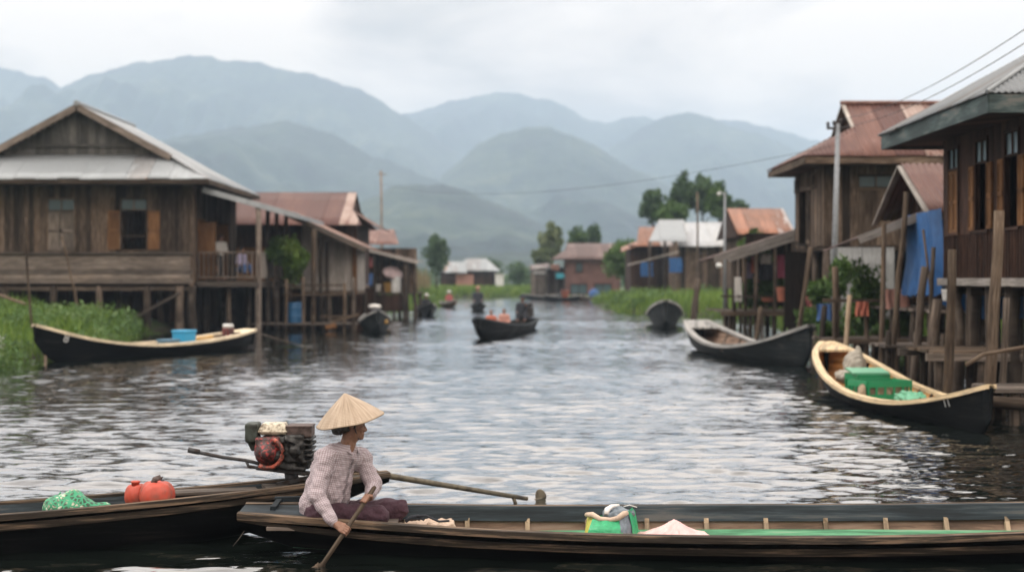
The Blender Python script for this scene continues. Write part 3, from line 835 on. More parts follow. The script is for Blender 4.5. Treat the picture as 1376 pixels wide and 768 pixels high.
def person_far(label, base, face, pose, shirt, legs, hat=None, skin='skin_far', s=1.0, h=.028, group=None, arm=0):
    # base: seat or standing point; face: facing angle in xy
    t = thing('person', label, 'person', base, group); b = V(base)
    f = V((math.cos(face), math.sin(face), 0)); l = V((-math.sin(face), math.cos(face), 0)); u = V((0, 0, 1))
    hip = b + u * (.90 * s if pose == 'stand' else .12 * s)
    ch = hip + u * .42 * s + f * .03; nk = hip + u * .56 * s + f * .04; hd = hip + u * .72 * s + f * .07
    lo, hi = b - V((.75, .75, .1)), b + V((.75, .75, 1.95 * s))
    S = SDF(lo, hi, h)
    S.cone(hip, ch, .10 * s, .10 * s, .05); S.cone(ch, nk, .06 * s, .05 * s, .04); S.cone(nk, hd, .05 * s, .05 * s, .03)
    S.ell(hd + u * .02, [f * .095 * s, l * .075 * s, u * .115 * s], .02); S.cone(hd + f * .07 * s, hd + f * .1 * s - u * .02, .02 * s, .016 * s, .02)
    arms = []
    for sg in (-1, 1):
        sh = nk + l * sg * .18 * s - u * .05 * s
        if arm and sg == 1: el = sh + f * .2 * s - u * .12 * s; wr = el + f * .2 * s + u * .1 * s
        else: el = sh - u * .26 * s + l * sg * .05 + f * .03; wr = el + f * .2 * s - u * .06 * s - l * sg * .05
        arms.append((sh, el, wr))
        S.cone(sh, el, .05 * s, .042 * s, .03); S.cone(el, wr, .042 * s, .034 * s, .02); S.cone(wr, wr + (wr - el) * .35, .036 * s, .028 * s, .02)
    if pose == 'stand':
        for sg in (-1, 1): S.cone(hip + l * sg * .09 * s, b + l * sg * .1 * s + u * .08, .08 * s, .05 * s, .03); S.cone(b + l * sg * .1 * s + u * .05, b + l * sg * .1 * s + f * .14 + u * .04, .045, .04, .02)
        lg = [(hip + l * sg * .09 * s, hip * .45 + (b + l * sg * .1 * s) * .55, b + l * sg * .1 * s + u * .14) for sg in (-1, 1)]
    else:
        lg = []
        for sg in (-1, 1):
            hp = hip + l * sg * .1 * s; kn = hp + f * .38 * s + u * .12 * s + l * sg * .05; an = kn + f * .05 - u * .22 * s
            lg.append((hp, kn, an)); S.cone(hp, kn, .085 * s, .065 * s, .03); S.cone(kn, an, .06 * s, .045 * s, .03); S.cone(an, an + f * .13, .04, .035, .02)
    v, fc = S.mesh(); npart(t, 'body', v, fc, M[skin])
    S = SDF(lo, hi, h)
    S.ell((hip + ch) / 2 + u * .08 * s, [f * .135 * s, l * .19 * s, u * .33 * s], .04); S.cone(nk - u * .07 * s - l * .15 * s, nk - u * .07 * s + l * .15 * s, .085 * s, .085 * s, .06)
    for (a, e, w_) in arms: S.cone(a, e, .072 * s, .062 * s, .03); S.cone(e, e + (w_ - e) * .6, .06 * s, .055 * s, .02)
    v, fc = S.mesh(); npart(t, 'shirt', v, fc, M[shirt])
    S = SDF(lo, hi, h)
    S.cone(hip - l * .08 * s, hip + l * .08 * s, .13 * s, .13 * s, .03)
    for (a, e, w_) in lg: S.cone(a, e, .11 * s, .085 * s, .04); S.cone(e, w_, .085 * s, .075 * s, .03)
    v, fc = S.mesh(); npart(t, 'trousers', v, fc, M[legs])
    S = SDF(hd - V((.3, .3, .3)), hd + V((.3, .3, .3)), h * .8)
    S.ell(hd + u * .045 * s - f * .015, [f * .1 * s, l * .088 * s, u * .105 * s], .01); S.cone(hd + f * .2 - u * .05, hd + f * .1 - u * .02, .09, .02, .01, 's')
    v, fc = S.mesh(); npart(t, 'hair', v, fc, M['hair'])
    if hat:
        mb = MB(); c = hd + u * .075 * s
        mb.lathe(c, [(.24, -.01), (.25, -.005), (.13, .07), (.02, .155), (.0, .16)] if hat[0] == 'cone' else [(.2, -.01), (.2, .0), (.1, .02), (.095, .1), (.04, .12), (0, .12)], 18)
        part(t, 'hat', mb, M[hat[1]])
    return t

# ================================================================== boats
def boat(name, label, stern, bow, half, sheer, keel, mats, floor_z=.08, rail=(.07, .05), ribs=(), thwarts=(), decks=(), nst=44, heel=0, group=None, cat='boat', th=.035, fz=1.25, fy=.5, rake=0.0, rib_top=.93):
    st, bw = V((stern[0], stern[1], 0)), V((bow[0], bow[1], 0)); L = np.linalg.norm(bw - st); c = (st + bw) / 2
    ang = math.atan2(bw[1] - st[1], bw[0] - st[0])
    t = thing(name, label, cat, (0, 0, 0), group)
    ORG[t.name] = V((0, 0, 0)); t.location = tuple(c); t.rotation_euler = (heel, 0, ang)
    def curve(tab, a): 
        xs = [q[0] for q in tab]; ys_ = [q[1] for q in tab]
        # smooth (monotone cubic-ish) interpolation
        a = np.clip(a, xs[0], xs[-1]); i = min(max(np.searchsorted(xs, a) - 1, 0), len(xs) - 2)
        x0, x1 = xs[i], xs[i + 1]; y0, y1 = ys_[i], ys_[i + 1]; d = (y1 - y0) / (x1 - x0)
        m0 = d if i == 0 else .5 * (d + (y0 - ys_[i - 1]) / (x0 - xs[i - 1])); m1 = d if i == len(xs) - 2 else .5 * (d + (ys_[i + 2] - y1) / (xs[i + 2] - x1))
        u = (a - x0) / (x1 - x0); h_ = x1 - x0
        return (2*u**3-3*u**2+1)*y0 + (u**3-2*u**2+u)*h_*m0 + (-2*u**3+3*u**2)*y1 + (u**3-u**2)*h_*m1
    def sec(a, s, inset=0.0):   # s from 0 keel to 1 rail, right side
        b = max(curve(half, a) - inset, .004); zs = curve(sheer, a); zk = min(curve(keel, a) + inset, zs - .02)
        x = (a - .5) * L + rake * (s ** 1.2) * L * (1 if a > .5 else -1) * max(0, abs(a - .5) * 2 - .8) * 5 * 0
        return V((x, b * s ** fy, zk + (zs - zk) * s ** fz))
    T = np.linspace(0, 1, nst + 1); SS = [0, .04, .12, .25, .4, .55, .7, .85, 1]
    def shell(inset, t0=0, t1=1):
        vs = []; g = []; TT = [q for q in T if t0 - 1e-6 <= q <= t1 + 1e-6]
        for a in TT:
            ring = [sec(a, s, inset) * V((1, -1, 1)) for s in reversed(SS)] + [sec(a, s, inset) for s in SS[1:]]
            for k, p in enumerate(ring): vs.append(p); g.append((p[0] * .6 + 7, p[2] * 1.2 + (3 if k < 9 else 9), 2))
        W_ = 2 * len(SS) - 1; fs = [(i * W_ + k, i * W_ + k + 1, (i + 1) * W_ + k + 1, (i + 1) * W_ + k) for i in range(len(TT) - 1) for k in range(W_ - 1)]
        return vs, fs, g, W_, len(TT)
    vs, fs, g, W_, n_ = shell(0)
    fs = fs + [tuple(range(W_)), tuple(reversed(range((n_ - 1) * W_, n_ * W_)))]
    mb = MB(); mb.add(vs, [tuple(reversed(f)) for f in fs], .5, g, True); part(t, 'hull', mb, M[mats['hull']])
    vs, fs, g, W_, n_ = shell(th)
    mb = MB(); mb.add(vs, fs, .5, g, True); part(t, 'lining', mb, M[mats['lining']])
    # rails
    for sg in (-1, 1):
        vs = []; g = []; rw, rh = rail
        for a in T:
            p = sec(a, 1) * V((1, sg, 1)); q = V((0, sg, 0)); b_ = curve(half, a)
            inn = min(rw * .75, max(b_ - .004, .002))
            for (dy, dz) in ((rw * .35, -rh), (rw * .35, .012), (-inn, .012), (-inn, -rh * .8)):
                vs.append(p + q * dy + V((0, 0, dz))); g.append((p[0] * .8 + sg * 5, dy * 3 + dz * 3, 4 + sg))
        fs = []
        for i in range(len(T) - 1):
            for k in range(4):
                f = (i * 4 + k, i * 4 + (k + 1) % 4, (i + 1) * 4 + (k + 1) % 4, (i + 1) * 4 + k); fs.append(f if sg < 0 else tuple(reversed(f)))
        fs.append((3, 2, 1, 0) if sg < 0 else (0, 1, 2, 3)); e = (len(T) - 1) * 4; fs.append((e, e + 1, e + 2, e + 3) if sg < 0 else (e + 3, e + 2, e + 1, e))
        mb = MB(); mb.add(vs, fs, .5, g, False); part(t, 'gunwale', mb, M[mats['rail']])
    # floor
    if floor_z is not None:
        vs = []; g = []
        for a in T:
            zs, zk = curve(sheer, a), curve(keel, a)
            if zk > floor_z - .03: continue
            s = ((floor_z - zk) / (zs - zk)) ** (1 / fz); yy = max(curve(half, a) * s ** fy - th * .4, .01)
            vs += [V(((a - .5) * L, -yy, floor_z)), V(((a - .5) * L, yy, floor_z))]; g += [(a * L * .7, 0, 8), (a * L * .7, yy * 2, 8)]
        fs = [(2 * i, 2 * i + 2, 2 * i + 3, 2 * i + 1) for i in range(len(vs) // 2 - 1)]
        k = len(vs); vs2 = [p - V((0, 0, .02)) for p in vs]; fs += [tuple(k + x for x in reversed(f)) for f in list(fs)]
        mb = MB(); mb.add(vs + vs2, fs, .5, g + g); part(t, 'floor_board', mb, M[mats['floor']])
    for a in ribs:
        pts = [sec(a, s, th + .012) * V((1, -1, 1)) for s in (rib_top, .75, .6, .4, .2, .06)] + [sec(a, s, th + .012) for s in (.06, .2, .4, .6, .75, rib_top)]
        mb = MB()
        for p, q in zip(pts[:-1], pts[1:]): mb.beam(p, q, .045, .035, (1, 0, 0))
        part(t, 'rib', mb, M[mats.get('rib', 'wood_pale')])
    for (a, w_, dz) in thwarts:
        p = sec(a, .9, th); mb = MB(); mb.box(p[0] - w_ / 2, p[0] + w_ / 2, -p[1], p[1], curve(sheer, a) - dz - .03, curve(sheer, a) - dz); part(t, 'bench', mb, M[mats.get('bench', 'wood_pale')])
    for (a0, a1) in decks:
        vs = []; g = []
        for a in np.linspace(a0, a1, 9):
            p = sec(a, 1); y = max(p[1] - .015, .003); vs += [V((p[0], -y, p[2] + .004)), V((p[0], y, p[2] + .004))]; g += [(p[0], 0, 6), (p[0], y * 2, 6)]
        fs = [(2 * i, 2 * i + 2, 2 * i + 3, 2 * i + 1) for i in range(8)]; k = len(vs)
        fs += [tuple(k + x for x in reversed(f)) for f in list(fs)]; fs += [(2 * 8, 2 * 8 + 1, k + 17, k + 16)[::-1], (0, 1, k + 1, k)]
        mb = MB(); mb.add(vs + [p - V((0, 0, .04)) for p in vs], fs, .5, g + g); part(t, 'deck', mb, M[mats.get('deck', mats['rail'])])
    t_sec = sec
    BOATS[t.name] = (sec, curve, L, c, ang, heel, half, sheer, keel)
    return t
BOATS = {}
def boat_pt(t, lx, ly, lz):
    sec, curve, L, c, ang, heel = BOATS[t.name][:6]
    y = ly * math.cos(heel) - lz * math.sin(heel); z = ly * math.sin(heel) + lz * math.cos(heel)
    return (c[0] + lx * math.cos(ang) - y * math.sin(ang), c[1] + lx * math.sin(ang) + y * math.cos(ang), z)
def hull_mark(t, text, a, s, side, size, mat):
    # painted characters on the hull side; side -1 right, +1 left of the boat's heading
    sec, curve, L = BOATS[t.name][:3]
    cu = bpy.data.curves.new('mark', 'FONT'); cu.body = text; cu.size = size; cu.align_x = 'CENTER'; cu.extrude = .002
    tmp = bpy.data.objects.new('mark_tmp', cu); COL.objects.link(tmp)
    dg = bpy.context.evaluated_depsgraph_get(); me = bpy.data.meshes.new_from_object(tmp.evaluated_get(dg)); bpy.data.objects.remove(tmp)
    q = V((1, side, 1)); p = sec(a, s) * q; pa = sec(a + .01, s) * q; pb = sec(a, s + .05) * q
    ux = nrm(pa - p); up = nrm(pb - p); up = nrm(up - ux * np.dot(up, ux)); nn = np.cross(ux, up)
    out = V((0, side, 0))
    if np.dot(nn, out) < 0: ux = -ux; nn = np.cross(ux, up)
    mat4 = Matrix(((ux[0], up[0], nn[0], p[0] + nn[0] * .008), (ux[1], up[1], nn[1], p[1] + nn[1] * .008), (ux[2], up[2], nn[2], p[2] + nn[2] * .008), (0, 0, 0, 1)))
    me.transform(mat4); me.materials.clear(); me.materials.append(M[mat])
    o = bpy.data.objects.new('painted_mark', me); COL.objects.link(o); o.parent = t; ORG[o.name] = V((0, 0, 0)); return o
# ================================================================== left side
# ---- house 1: big hip-gabled timber house
h1 = thing('stilt_house', 'large timber stilt house with pale grey tin roof, broad gable and side veranda', 'house', (-16, 56, 0))
EZ, RZ, HX = 5.6, 8.44, -16.0
XE, XW = -10.9, -21.1; HB = 3.34
mb = MB()
roof_sheet(mb, [(XE, 51, EZ), (XE, 61.5, EZ), (HX + HB, 60.1, 6.58), (HX, 60.1, RZ), (HX, 52.3, RZ), (HX + HB, 52.3, 6.58)], (0, 1, 0))
roof_sheet(mb, [(XW, 51, EZ), (XW, 61.5, EZ), (HX - HB, 60.1, 6.58), (HX, 60.1, RZ), (HX, 52.3, RZ), (HX - HB, 52.3, 6.58)], (0, 1, 0))
roof_sheet(mb, [(XW, 50.98, EZ), (XE, 50.98, EZ), (HX + HB + .05, 52.9, 6.68), (HX - HB - .05, 52.9, 6.68)], (1, 0, 0), n_sheet=.8)
roof_sheet(mb, [(XW, 61.5, EZ), (XE, 61.5, EZ), (HX + HB, 60.1, 6.58), (HX - HB, 60.1, 6.58)], (1, 0, 0))
rf = part(h1, 'roof', mb, M['roof_grey'])
mb = MB(); mb.tube([(HX, 52.2, RZ + .03), (HX, 60.2, RZ + .03)], .1, 8); sub(rf, h1, 'ridge_cap', mb, M['roof_grey'])
mb = MB()
for sg in (-1, 1): mb.beam((HX, 52.28, RZ - .12), (HX + sg * (HB + .12), 52.28, 6.44), .05, .24, (0, 1, 0)) if False else mb.beam((HX, 52.28, RZ - .1), (HX + sg * (HB + .12), 52.28, 6.46), .05, .24)
part(h1, 'barge_board', mb, M['wood_grey'])
mb = MB(); gx0, gx1 = HX - 3.1, HX + 3.1
planks(mb, (gx0, 52.75), (gx1, 52.75), 6.6, 8.3, (0, -1), .22, top=lambda u: 6.62 + (3.1 - abs(u - 3.1)) * .555)
mb.beam((gx0 + .5, 52.7, 6.95), (gx1 - .5, 52.7, 6.95), .05, .1); mb.beam((HX, 52.69, 6.95), (HX, 52.69, 7.7), .12, .05, (0, 1, 0))
part(h1, 'gable', mb, M['gable_grey'])
fascia(h1, [(XW, 51, EZ - .1), (XE, 51, EZ - .1), (XE, 61.5, EZ - .1)], .04, .17)
mb = MB(); mb.poly([(XW + .1, 51.1, EZ - .18), (XE - .1, 51.1, EZ - .18), (XE - .1, 61.4, EZ - .18), (XW + .1, 61.4, EZ - .18)], .02, (0, 0, 1)); part(h1, 'soffit', mb, M['shade_boards'])
FY = 52.2; WX0, WX1 = -20.4, -11.75; k = 36.6
def hx(px): return (px - 688) / F * FY
def hzv(py): return CAM_H - (py - HY) / F * FY
wb = (hx(163), hx(197)); wa = (hx(65), hx(100))
planks_h = [(wb[0] - WX0, wb[1] - WX0, hzv(335), hzv(268)), (wa[0] - WX0, wa[1] - WX0, hzv(336), hzv(268))]
mb = MB(); planks(mb, (WX0, FY), (WX1, FY), hzv(342), EZ - .1, (0, -1), .2, holes=planks_h, jit=.02)
for u in np.arange(WX0, WX1, .62):
    if not any(a + WX0 - .5 < u < b_ + WX0 + .5 for a, b_, _, _ in planks_h): mb.box(u, u + .06, FY - .035, FY - .004, hzv(342), EZ - .1)
part(h1, 'wall', mb, M['wood_brown'])
mb = MB(); planks(mb, (WX0, FY - .05), (WX1 + .05, FY - .05), 1.85, hzv(341), (0, -1), .17, .035, horizontal=True, jit=.025)
mb.box(WX0, WX1 + .06, FY - .16, FY - .0, hzv(341), hzv(341) + .06)
part(h1, 'lower_siding', mb, M['wood_grey'])
mb = MB(); planks(mb, (WX1, FY), (WX1, 60.6), 1.9, EZ - .1, (1, 0), .2, holes=[(1.1, 1.95, 1.95, 4.2), (3.4, 4.3, 1.95, 4.2)]); part(h1, 'wall', mb, M['wood_brown'])
mb = MB(); planks(mb, (WX0, 60.6), (WX1, 60.6), 1.9, EZ - .1, (0, 1), .3); planks(mb, (WX0, FY), (WX0, 60.6), 1.9, EZ - .1, (-1, 0), .3); part(h1, 'wall', mb, M['wood_brown'])
slab(h1, WX0, WX1 - .05, FY + .05, 60.5, 1.72, 1.86, 'floor', 'shade_boards')
window(h1, (wb[0], FY, hzv(335)), (1, 0, 0), (0, -1, 0), wb[1] - wb[0], hzv(268) - hzv(335), .38, 'open', bars=True, sh_w=.43)
window(h1, (wa[0], FY, hzv(336)), (1, 0, 0), (0, -1, 0), wa[1] - wa[0], hzv(268) - hzv(336), .40, 'shut', mat='wood_grey')
for (u, h_) in ((1.1, .85), (3.4, .9)):
    mb = MB(); y = FY + u
    mb.box(WX1, WX1 + .05, y - .07, y, 1.95, 4.25); mb.box(WX1, WX1 + .05, y + h_, y + h_ + .07, 1.95, 4.25); mb.box(WX1, WX1 + .05, y - .07, y + h_ + .07, 4.2, 4.28)
    d = part(h1, 'door', mb, M['wood_orange'])
    m_ = MB(); m_.obox((WX1 + .03, y - .05, 1.98), (h_ * .75, -.12, 0), (.01, .04, 0), (0, 0, 2.15)); sub(d, h1, 'door_leaf', m_, M['wood_orange'])
mb = MB(); mb.box(WX1 - .06, WX1 + .08, FY - .07, FY + .07, 1.7, EZ - .1); part(h1, 'corner_post', mb, M['wood_brown'])
stilts(h1, WX0 + .1, WX1, 6, FY + .1, 60.4, 4, 1.75, .13)
for px in (243, 258): post(h1, hx(px), FY - .02, -1.2, 1.75, .17 if px == 243 else .14)
floor_beams(h1, WX0, WX1, FY + .1, 60.3, 1.66)
mb = MB(); planks(mb, (WX0, 60.3), (WX1 + 2.3, 60.3), -.4, 1.68, (0, -1), .3, jit=.05); part(h1, 'dark_underfloor_backing', mb, M['wood_dark'])  # boarding added as a dark background below the floor
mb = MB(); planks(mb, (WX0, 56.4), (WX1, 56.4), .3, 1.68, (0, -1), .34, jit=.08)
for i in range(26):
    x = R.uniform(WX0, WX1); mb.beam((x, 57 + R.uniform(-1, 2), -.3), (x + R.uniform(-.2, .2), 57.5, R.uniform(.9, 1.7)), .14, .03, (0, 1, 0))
part(h1, 'dark_underfloor_backing', mb, M['wood_dark'])  # nearer planks added for the same dark background
mb = MB(); mb.beam(P(178, 428, 51.9), P(242, 393, 51.9), .1, .1); part(h1, 'brace', mb, M['wood_grey'])
# veranda
VX = -9.5
deck(h1, WX1 + .05, VX, 53.0, 60.4, 1.93, along='y')
mb = MB(); mb.box(WX1, VX + .05, 52.9, 53.0, 1.72, 1.92); mb.box(VX, VX + .08, 53.02, 60.4, 1.70, 1.92); part(h1, 'deck_beam', mb, M['wood_grey'])
railing(h1, (WX1 + .1, 52.95), (VX, 52.95), 1.95, 1.05, .17, 'wood_grey', .045); railing(h1, (VX, 52.95), (VX, 58.6), 1.95, 1.05, .14, 'wood_sill', .04)
mb = MB(); RA = [(-11.35, 52.4, 5.36), (-8.05, 53.4, 4.42), (-8.05, 60.6, 4.42), (-11.35, 60.6, 5.36)]
roof_sheet(mb, RA, (0, 1, 0)); vr = part(h1, 'veranda_roof', mb, M['roof_pale'])
mb = MB(); mb.beam((-11.4, 52.38, 5.30), (-8.0, 53.38, 4.36), .05, .2); mb.beam((-8.03, 53.4, 4.33), (-8.03, 60.6, 4.33), .05, .12); sub(vr, h1, 'rake_board', mb, M['roof_grey'])
for (y, r_) in ((53.1, .11), (55.2, .09), (57.3, .09), (59.6, .09)): post(h1, VX + .02, y, -1.2, 4.75, r_, 'wood_grey', 'veranda_post')
for (x, y) in ((-10.6, 53.3), (-10.2, 55), (-9.7, 56.5), (-11.2, 56), (-10.4, 58.5), (-9.2, 57.8)): post(h1, x, y, -1.2, 1.8, .09)

person_far('standing figure in white top in the dark veranda doorway of the grey roofed house', (-11.2, 54.6, 1.95), -.9, 'stand', 'white_cloth', 'dark_cloth')
person_far('seated figure in light blue top behind the veranda railing of the large grey roofed house', (-10.35, 54.3, 2.25), -.7, 'sit', 'lilac_cloth', 'blue_cloth')

# ---- bank grass, weeds, sticks
def ground_at(x, y): return float(land_h(np.array(float(x)), np.array(float(y))))
def lbank(x, y): return (land_d(x, y) > -.25) & (y < 52.3) & (x < -9)
grass_patch('bank_grass', lbank, (-24, -9, 26, 52.3), 52000, .72, .017, 'grass', 51, .55, hmul=lambda x, y: np.clip(.5 + .34 * rough2(x, y, 3.2, 2) + .06 * land_d(x, y), .15, 1.6))
ground_w = [(R.uniform(-16, -10.8), R.uniform(30.5, 35)) for _ in range(200)]
cl = []
for (x, y) in ground_w:
    if land_d(np.array(x), np.array(y)) > -.6 and 688 + x / y * F < 38 - .35 * 59: cl.append(((x, y, .12 + R.uniform(0, .35)), .45, .45, .32))
v, f, rn = leaves_np(cl, 6500, .07, seed=77); nsolo('low_weeds', v, f, M['weed'], kind='stuff', rnd=rn, gco=v, smooth=False)
fl = []
for i in range(16):
    x, y = R.uniform(-12.4, -11.45), R.uniform(31.5, 32.6)
    fl.append(((x, y, .55 + R.uniform(-.25, .25)), .13, .13, .07))
v, f, rn = leaves_np(fl, 260, .035, seed=78); nsolo('white_flowers', v, f, M['petal'], kind='stuff', rnd=rn, gco=v, smooth=False)
for (tag_, rx, ry, n_) in (('left', (-20, -10.8), (37, 51), 130), ('midleft', (-9, -4.5), (88, 118), 60), ('right', (6.8, 13), (84, 112), 90)):
    cl = []
    for i in range(n_):
        x, y = R.uniform(*rx), R.uniform(*ry)
        if land_d(np.array(x), np.array(y)) > .1: r_ = R.uniform(.25, .6) * (1 if tag_ == 'left' else 1.5); cl.append(((x, y, ground_at(x, y) + R.uniform(.1, .5)), r_, r_, r_ * .75))
    v, f, rn = leaves_np(cl, len(cl) * 70, .09 if tag_ == 'left' else .14, seed=79 + n_); nsolo('low_weeds', v, f, M['weed'], kind='stuff', rnd=rn, gco=v, smooth=False)
def pole(label, p0, p1, r, mat='wood_pole', name='pole', cat='pole', group=None, bend=.0, r2=None):
    mb = MB(); p0, p1 = V(p0), V(p1); n = 7; sd = nrm(np.cross(p1 - p0, (0, 1, 0)))
    pts = [p0 + (p1 - p0) * i / (n - 1) + sd * (bend * math.sin(math.pi * i / (n - 1)) + R.uniform(-.25, .25) * r) for i in range(n)]
    mb.tube(pts, np.linspace(r, r2 or r * .8, n), 8)
    return solo(name, mb, M[mat], label, cat, group, loc=tuple(p0))
pole('thin leaning bamboo stick rising from the grass behind the beached boat bow', P(45, 455, 37.0), P(35, 292, 37.0), .035, bend=.05)
pole('thin stick leaning left in the grass in front of the shut window', P(106, 425, 44), P(83, 318, 44), .04, bend=-.03)
pole('low stick slanting out of the grass at the edge of the picture', P(-25, 388, 44), P(40, 410, 43), .05)
pole('short mooring stick standing in the water at the black boat bow', P(60, 500, 33.0), P(61, 478, 33.4), .03)

# ---- house 2: rusty ridge roof behind the veranda
h2 = thing('stilt_house', 'stilt house with long red rusted tin roof behind the veranda of the grey roofed house', 'house', (-9.8, 64, 0))
mb = MB()
roof_sheet(mb, [(-13.2, 62.4, 4.38), (-6.6, 62.4, 4.38), (-7.2, 64.2, 5.2), (-7.2, 66, 6.04), (-13.2, 66, 6.04)], (1, 0, 0), n_sheet=.8)
roof_sheet(mb, [(-13.2, 69.6, 4.38), (-6.6, 69.6, 4.38), (-7.2, 67.8, 5.2), (-7.2, 66, 6.04), (-13.2, 66, 6.04)], (1, 0, 0))
roof_sheet(mb, [(-5.95, 62.4, 4.3), (-5.95, 69.6, 4.3), (-7.25, 67.6, 5.1), (-7.25, 64.4, 5.1)], (0, 1, 0))
part(h2, 'roof', mb, M['roof_rust'])
mb = MB(); mb.poly([(-7.3, 64.2, 5.05), (-7.3, 66, 5.9), (-7.3, 67.8, 5.05)], .03, (1, 0, 0)); part(h2, 'gable', mb, M['wood_dark'])
mb = MB(); planks(mb, (-13, 63.3), (-6.9, 63.3), 1.8, 4.5, (0, -1), .24); planks(mb, (-6.9, 63.3), (-6.9, 68.7), 1.8, 4.5, (1, 0), .24); part(h2, 'wall', mb, M['wood_dark'])
mb = MB(); planks(mb, (-13, 63.27), (-10.6, 63.27), 1.8, 3.4, (0, -1), .3); part(h2, 'front_panel', mb, M['wood_orange'])
slab(h2, -13, -6.9, 63.3, 68.7, 1.6, 1.75)
stilts(h2, -12.9, -7, 5, 63.4, 68.6, 3, 1.65, .1)
mb = MB(); planks(mb, (-10, 62), (-6.0, 62), -.5, 1.6, (0, -1), .35, jit=.05); part(h2, 'dark_underfloor_backing', mb, M['wood_dark'])  # dark backing added under this house as well
# lean-to with grey board wall
mb = MB(); roof_sheet(mb, [(-8.8, 55.6, 4.62), (-5.75, 55.6, 3.24), (-5.75, 61.5, 3.24), (-8.8, 61.5, 4.62)], (0, 1, 0)); rr = part(h2, 'lean_to_roof', mb, M['roof_mixed'])
mb = MB(); mb.beam((-8.85, 55.58, 4.56), (-5.7, 55.58, 3.15), .05, .2); sub(rr, h2, 'rake_board', mb, M['wood_grey'])
mb = MB(); planks(mb, (-8.4, 57), (-6.35, 57), 1.55, 4.3, (0, -1), .19, top=lambda u: 4.35 - u * .452, jit=.02); planks(mb, (-6.35, 57), (-6.35, 61.4), 1.55, 3.4, (1, 0), .2); part(h2, 'lean_to_wall', mb, M['wood_sill'])
slab(h2, -8.4, -6.35, 57, 61.4, 1.4, 1.52); stilts(h2, -8.3, -6.4, 3, 57.1, 61.3, 2, 1.45, .09)
mb = MB(); mb.beam((-6.3, 56.95, 1.4), (-6.3, 56.95, 3.4), .2, .05, (0, 1, 0)); part(h2, 'corner_board', mb, M['wood_orange'])
for (px, y0_, Y) in ((421, 308, 54.8), (431, 320, 56), (475, 372, 54.4), (440, 325, 57.0)):
    p = P(px, y0_, Y); post(h2, p[0], p[1], -1.2, p[2], .1 if px == 421 else .075, 'wood_pole' if px in (421,) else 'wood_post', 'lean_to_post')
# landing stage in front of house 2
ls = thing('landing_stage', 'low board landing stage on short posts in front of the grey plank lean-to', 'landing stage', (-7.6, 55, 0))
deck(ls, -10.0, -5.9, 54.3, 56.6, .30)
for x in (-9.6, -8.6, -7.6, -6.8, -6.0): post(ls, x, 54.4, -1.2, .27, .06); 
for (px, yt) in ((385, 375), (463, 380), (407, 372)):
    p = P(px, yt, 54.6); post(ls, p[0], p[1], -1.2, p[2], .06, 'wood_pole', 'rail_post')
mb = MB()
for yy in (383, 396): mb.beam(P(380, yy, 54.6), P(465, yy, 54.6), .07, .07)
mb.beam(P(430, 425, 54.2), P(480, 425, 54.2), .08, .08); mb.beam(P(445, 432, 54.1), P(482, 422, 54.1), .08, .08); part(ls, 'rail', mb, M['wood_pole'])
barrel('large blue plastic barrel on the low landing stage', (-8.42, 55.1, .31), .3, .8, 'blue_plastic')
mb = MB(); mb.tube([P(438, 440, 54.35), P(452, 437, 54.35)], .11, 10); solo('log', mb, M['wood_orange'], 'short orange brown log lying on the landing stage beside the blue barrel', 'log')
tree('leafy green bush growing between the veranda and the grey plank lean-to', (-8.55, 55.3, .1), 4, .55, 2.65, .85, 61, 'grass', 2200, .11, 14, .05, 'bush', 'bush')
tree('low dark bush beside the veranda posts under the rusty roof', (-9.1, 55.0, .2), 3, .35, 2.9, .6, 62, 'leaf_mid', 1400, .11, 12, .05, 'bush', 'bush')

# ---- house 3: cluttered shop on stilts
h3 = thing('stilt_house', 'small open fronted stilt house with stacked rusty lean-to roofs and cluttered deck', 'house', (-6.6, 76, 0))
mb = MB()
roof_sheet(mb, [(-8.1, 75.5, 3.85), (-6.0, 75.5, 3.85), (-6.5, 78.5, 4.75), (-8.1, 78.5, 4.75)], (1, 0, 0)); part(h3, 'roof', mb, M['roof_rust'])
mb = MB(); roof_sheet(mb, [(-8.0, 73.6, 3.75), (-4.9, 73.6, 2.95), (-4.9, 78.5, 2.95), (-8.0, 78.5, 3.75)], (0, 1, 0)); rr = part(h3, 'lean_to_roof', mb, M['roof_mixed'])
mb = MB(); mb.beam((-8.0, 73.55, 3.66), (-4.85, 73.55, 2.86), .05, .16); sub(rr, h3, 'rake_board', mb, M['wood_sill'])
mb = MB(); planks(mb, (-8, 77.8), (-5.2, 77.8), 1.2, 3.7, (0, -1), .25); planks(mb, (-8, 74.5), (-8, 77.8), 1.2, 3.8, (1, 0), .25); part(h3, 'wall', mb, M['wood_brown'])
deck(h3, -8.2, -4.9, 73.9, 78, 1.32)
mb = MB(); planks(mb, (-8.2, 74.0), (-5.4, 74.0), .35, 1.2, (0, -1), .24, jit=.03); part(h3, 'skirting_boards', mb, M['wood_dark'])
stilts(h3, -8, -5.1, 4, 74.1, 77.8, 2, 1.27, .09)
for (x, zt, r_) in ((-5.55, 3.05, .17), (-7.15, 3.4, .1), (-5.05, 2.9, .08)): post(h3, x, 73.95, -1.2, zt, r_, 'wood_post', 'front_post')
def hang(name, label, cat, o, u, dn, mat, seed, group=None, depth=.05):
    vs, fs = cloth_sheet(o, u, dn, seed=seed, depth=depth); mb = MB(); mb.add(vs, fs, .5, vs, True); return solo(name, mb, M[mat], label, cat, group)
hang('hanging_cloth', 'faded red cloth hanging under the rusty lean-to roof of the cluttered deck', 'cloth', P(484, 345, 74.4), (.65, 0, 0), (0, 0, -.55), 'red_cloth', 3)
hang('hanging_cloth', 'deep blue cloth hanging over the cluttered deck behind the moored boat', 'cloth', P(489, 367, 74.2), (.55, 0, 0), (0, 0, -.62), 'blue_cloth', 4)
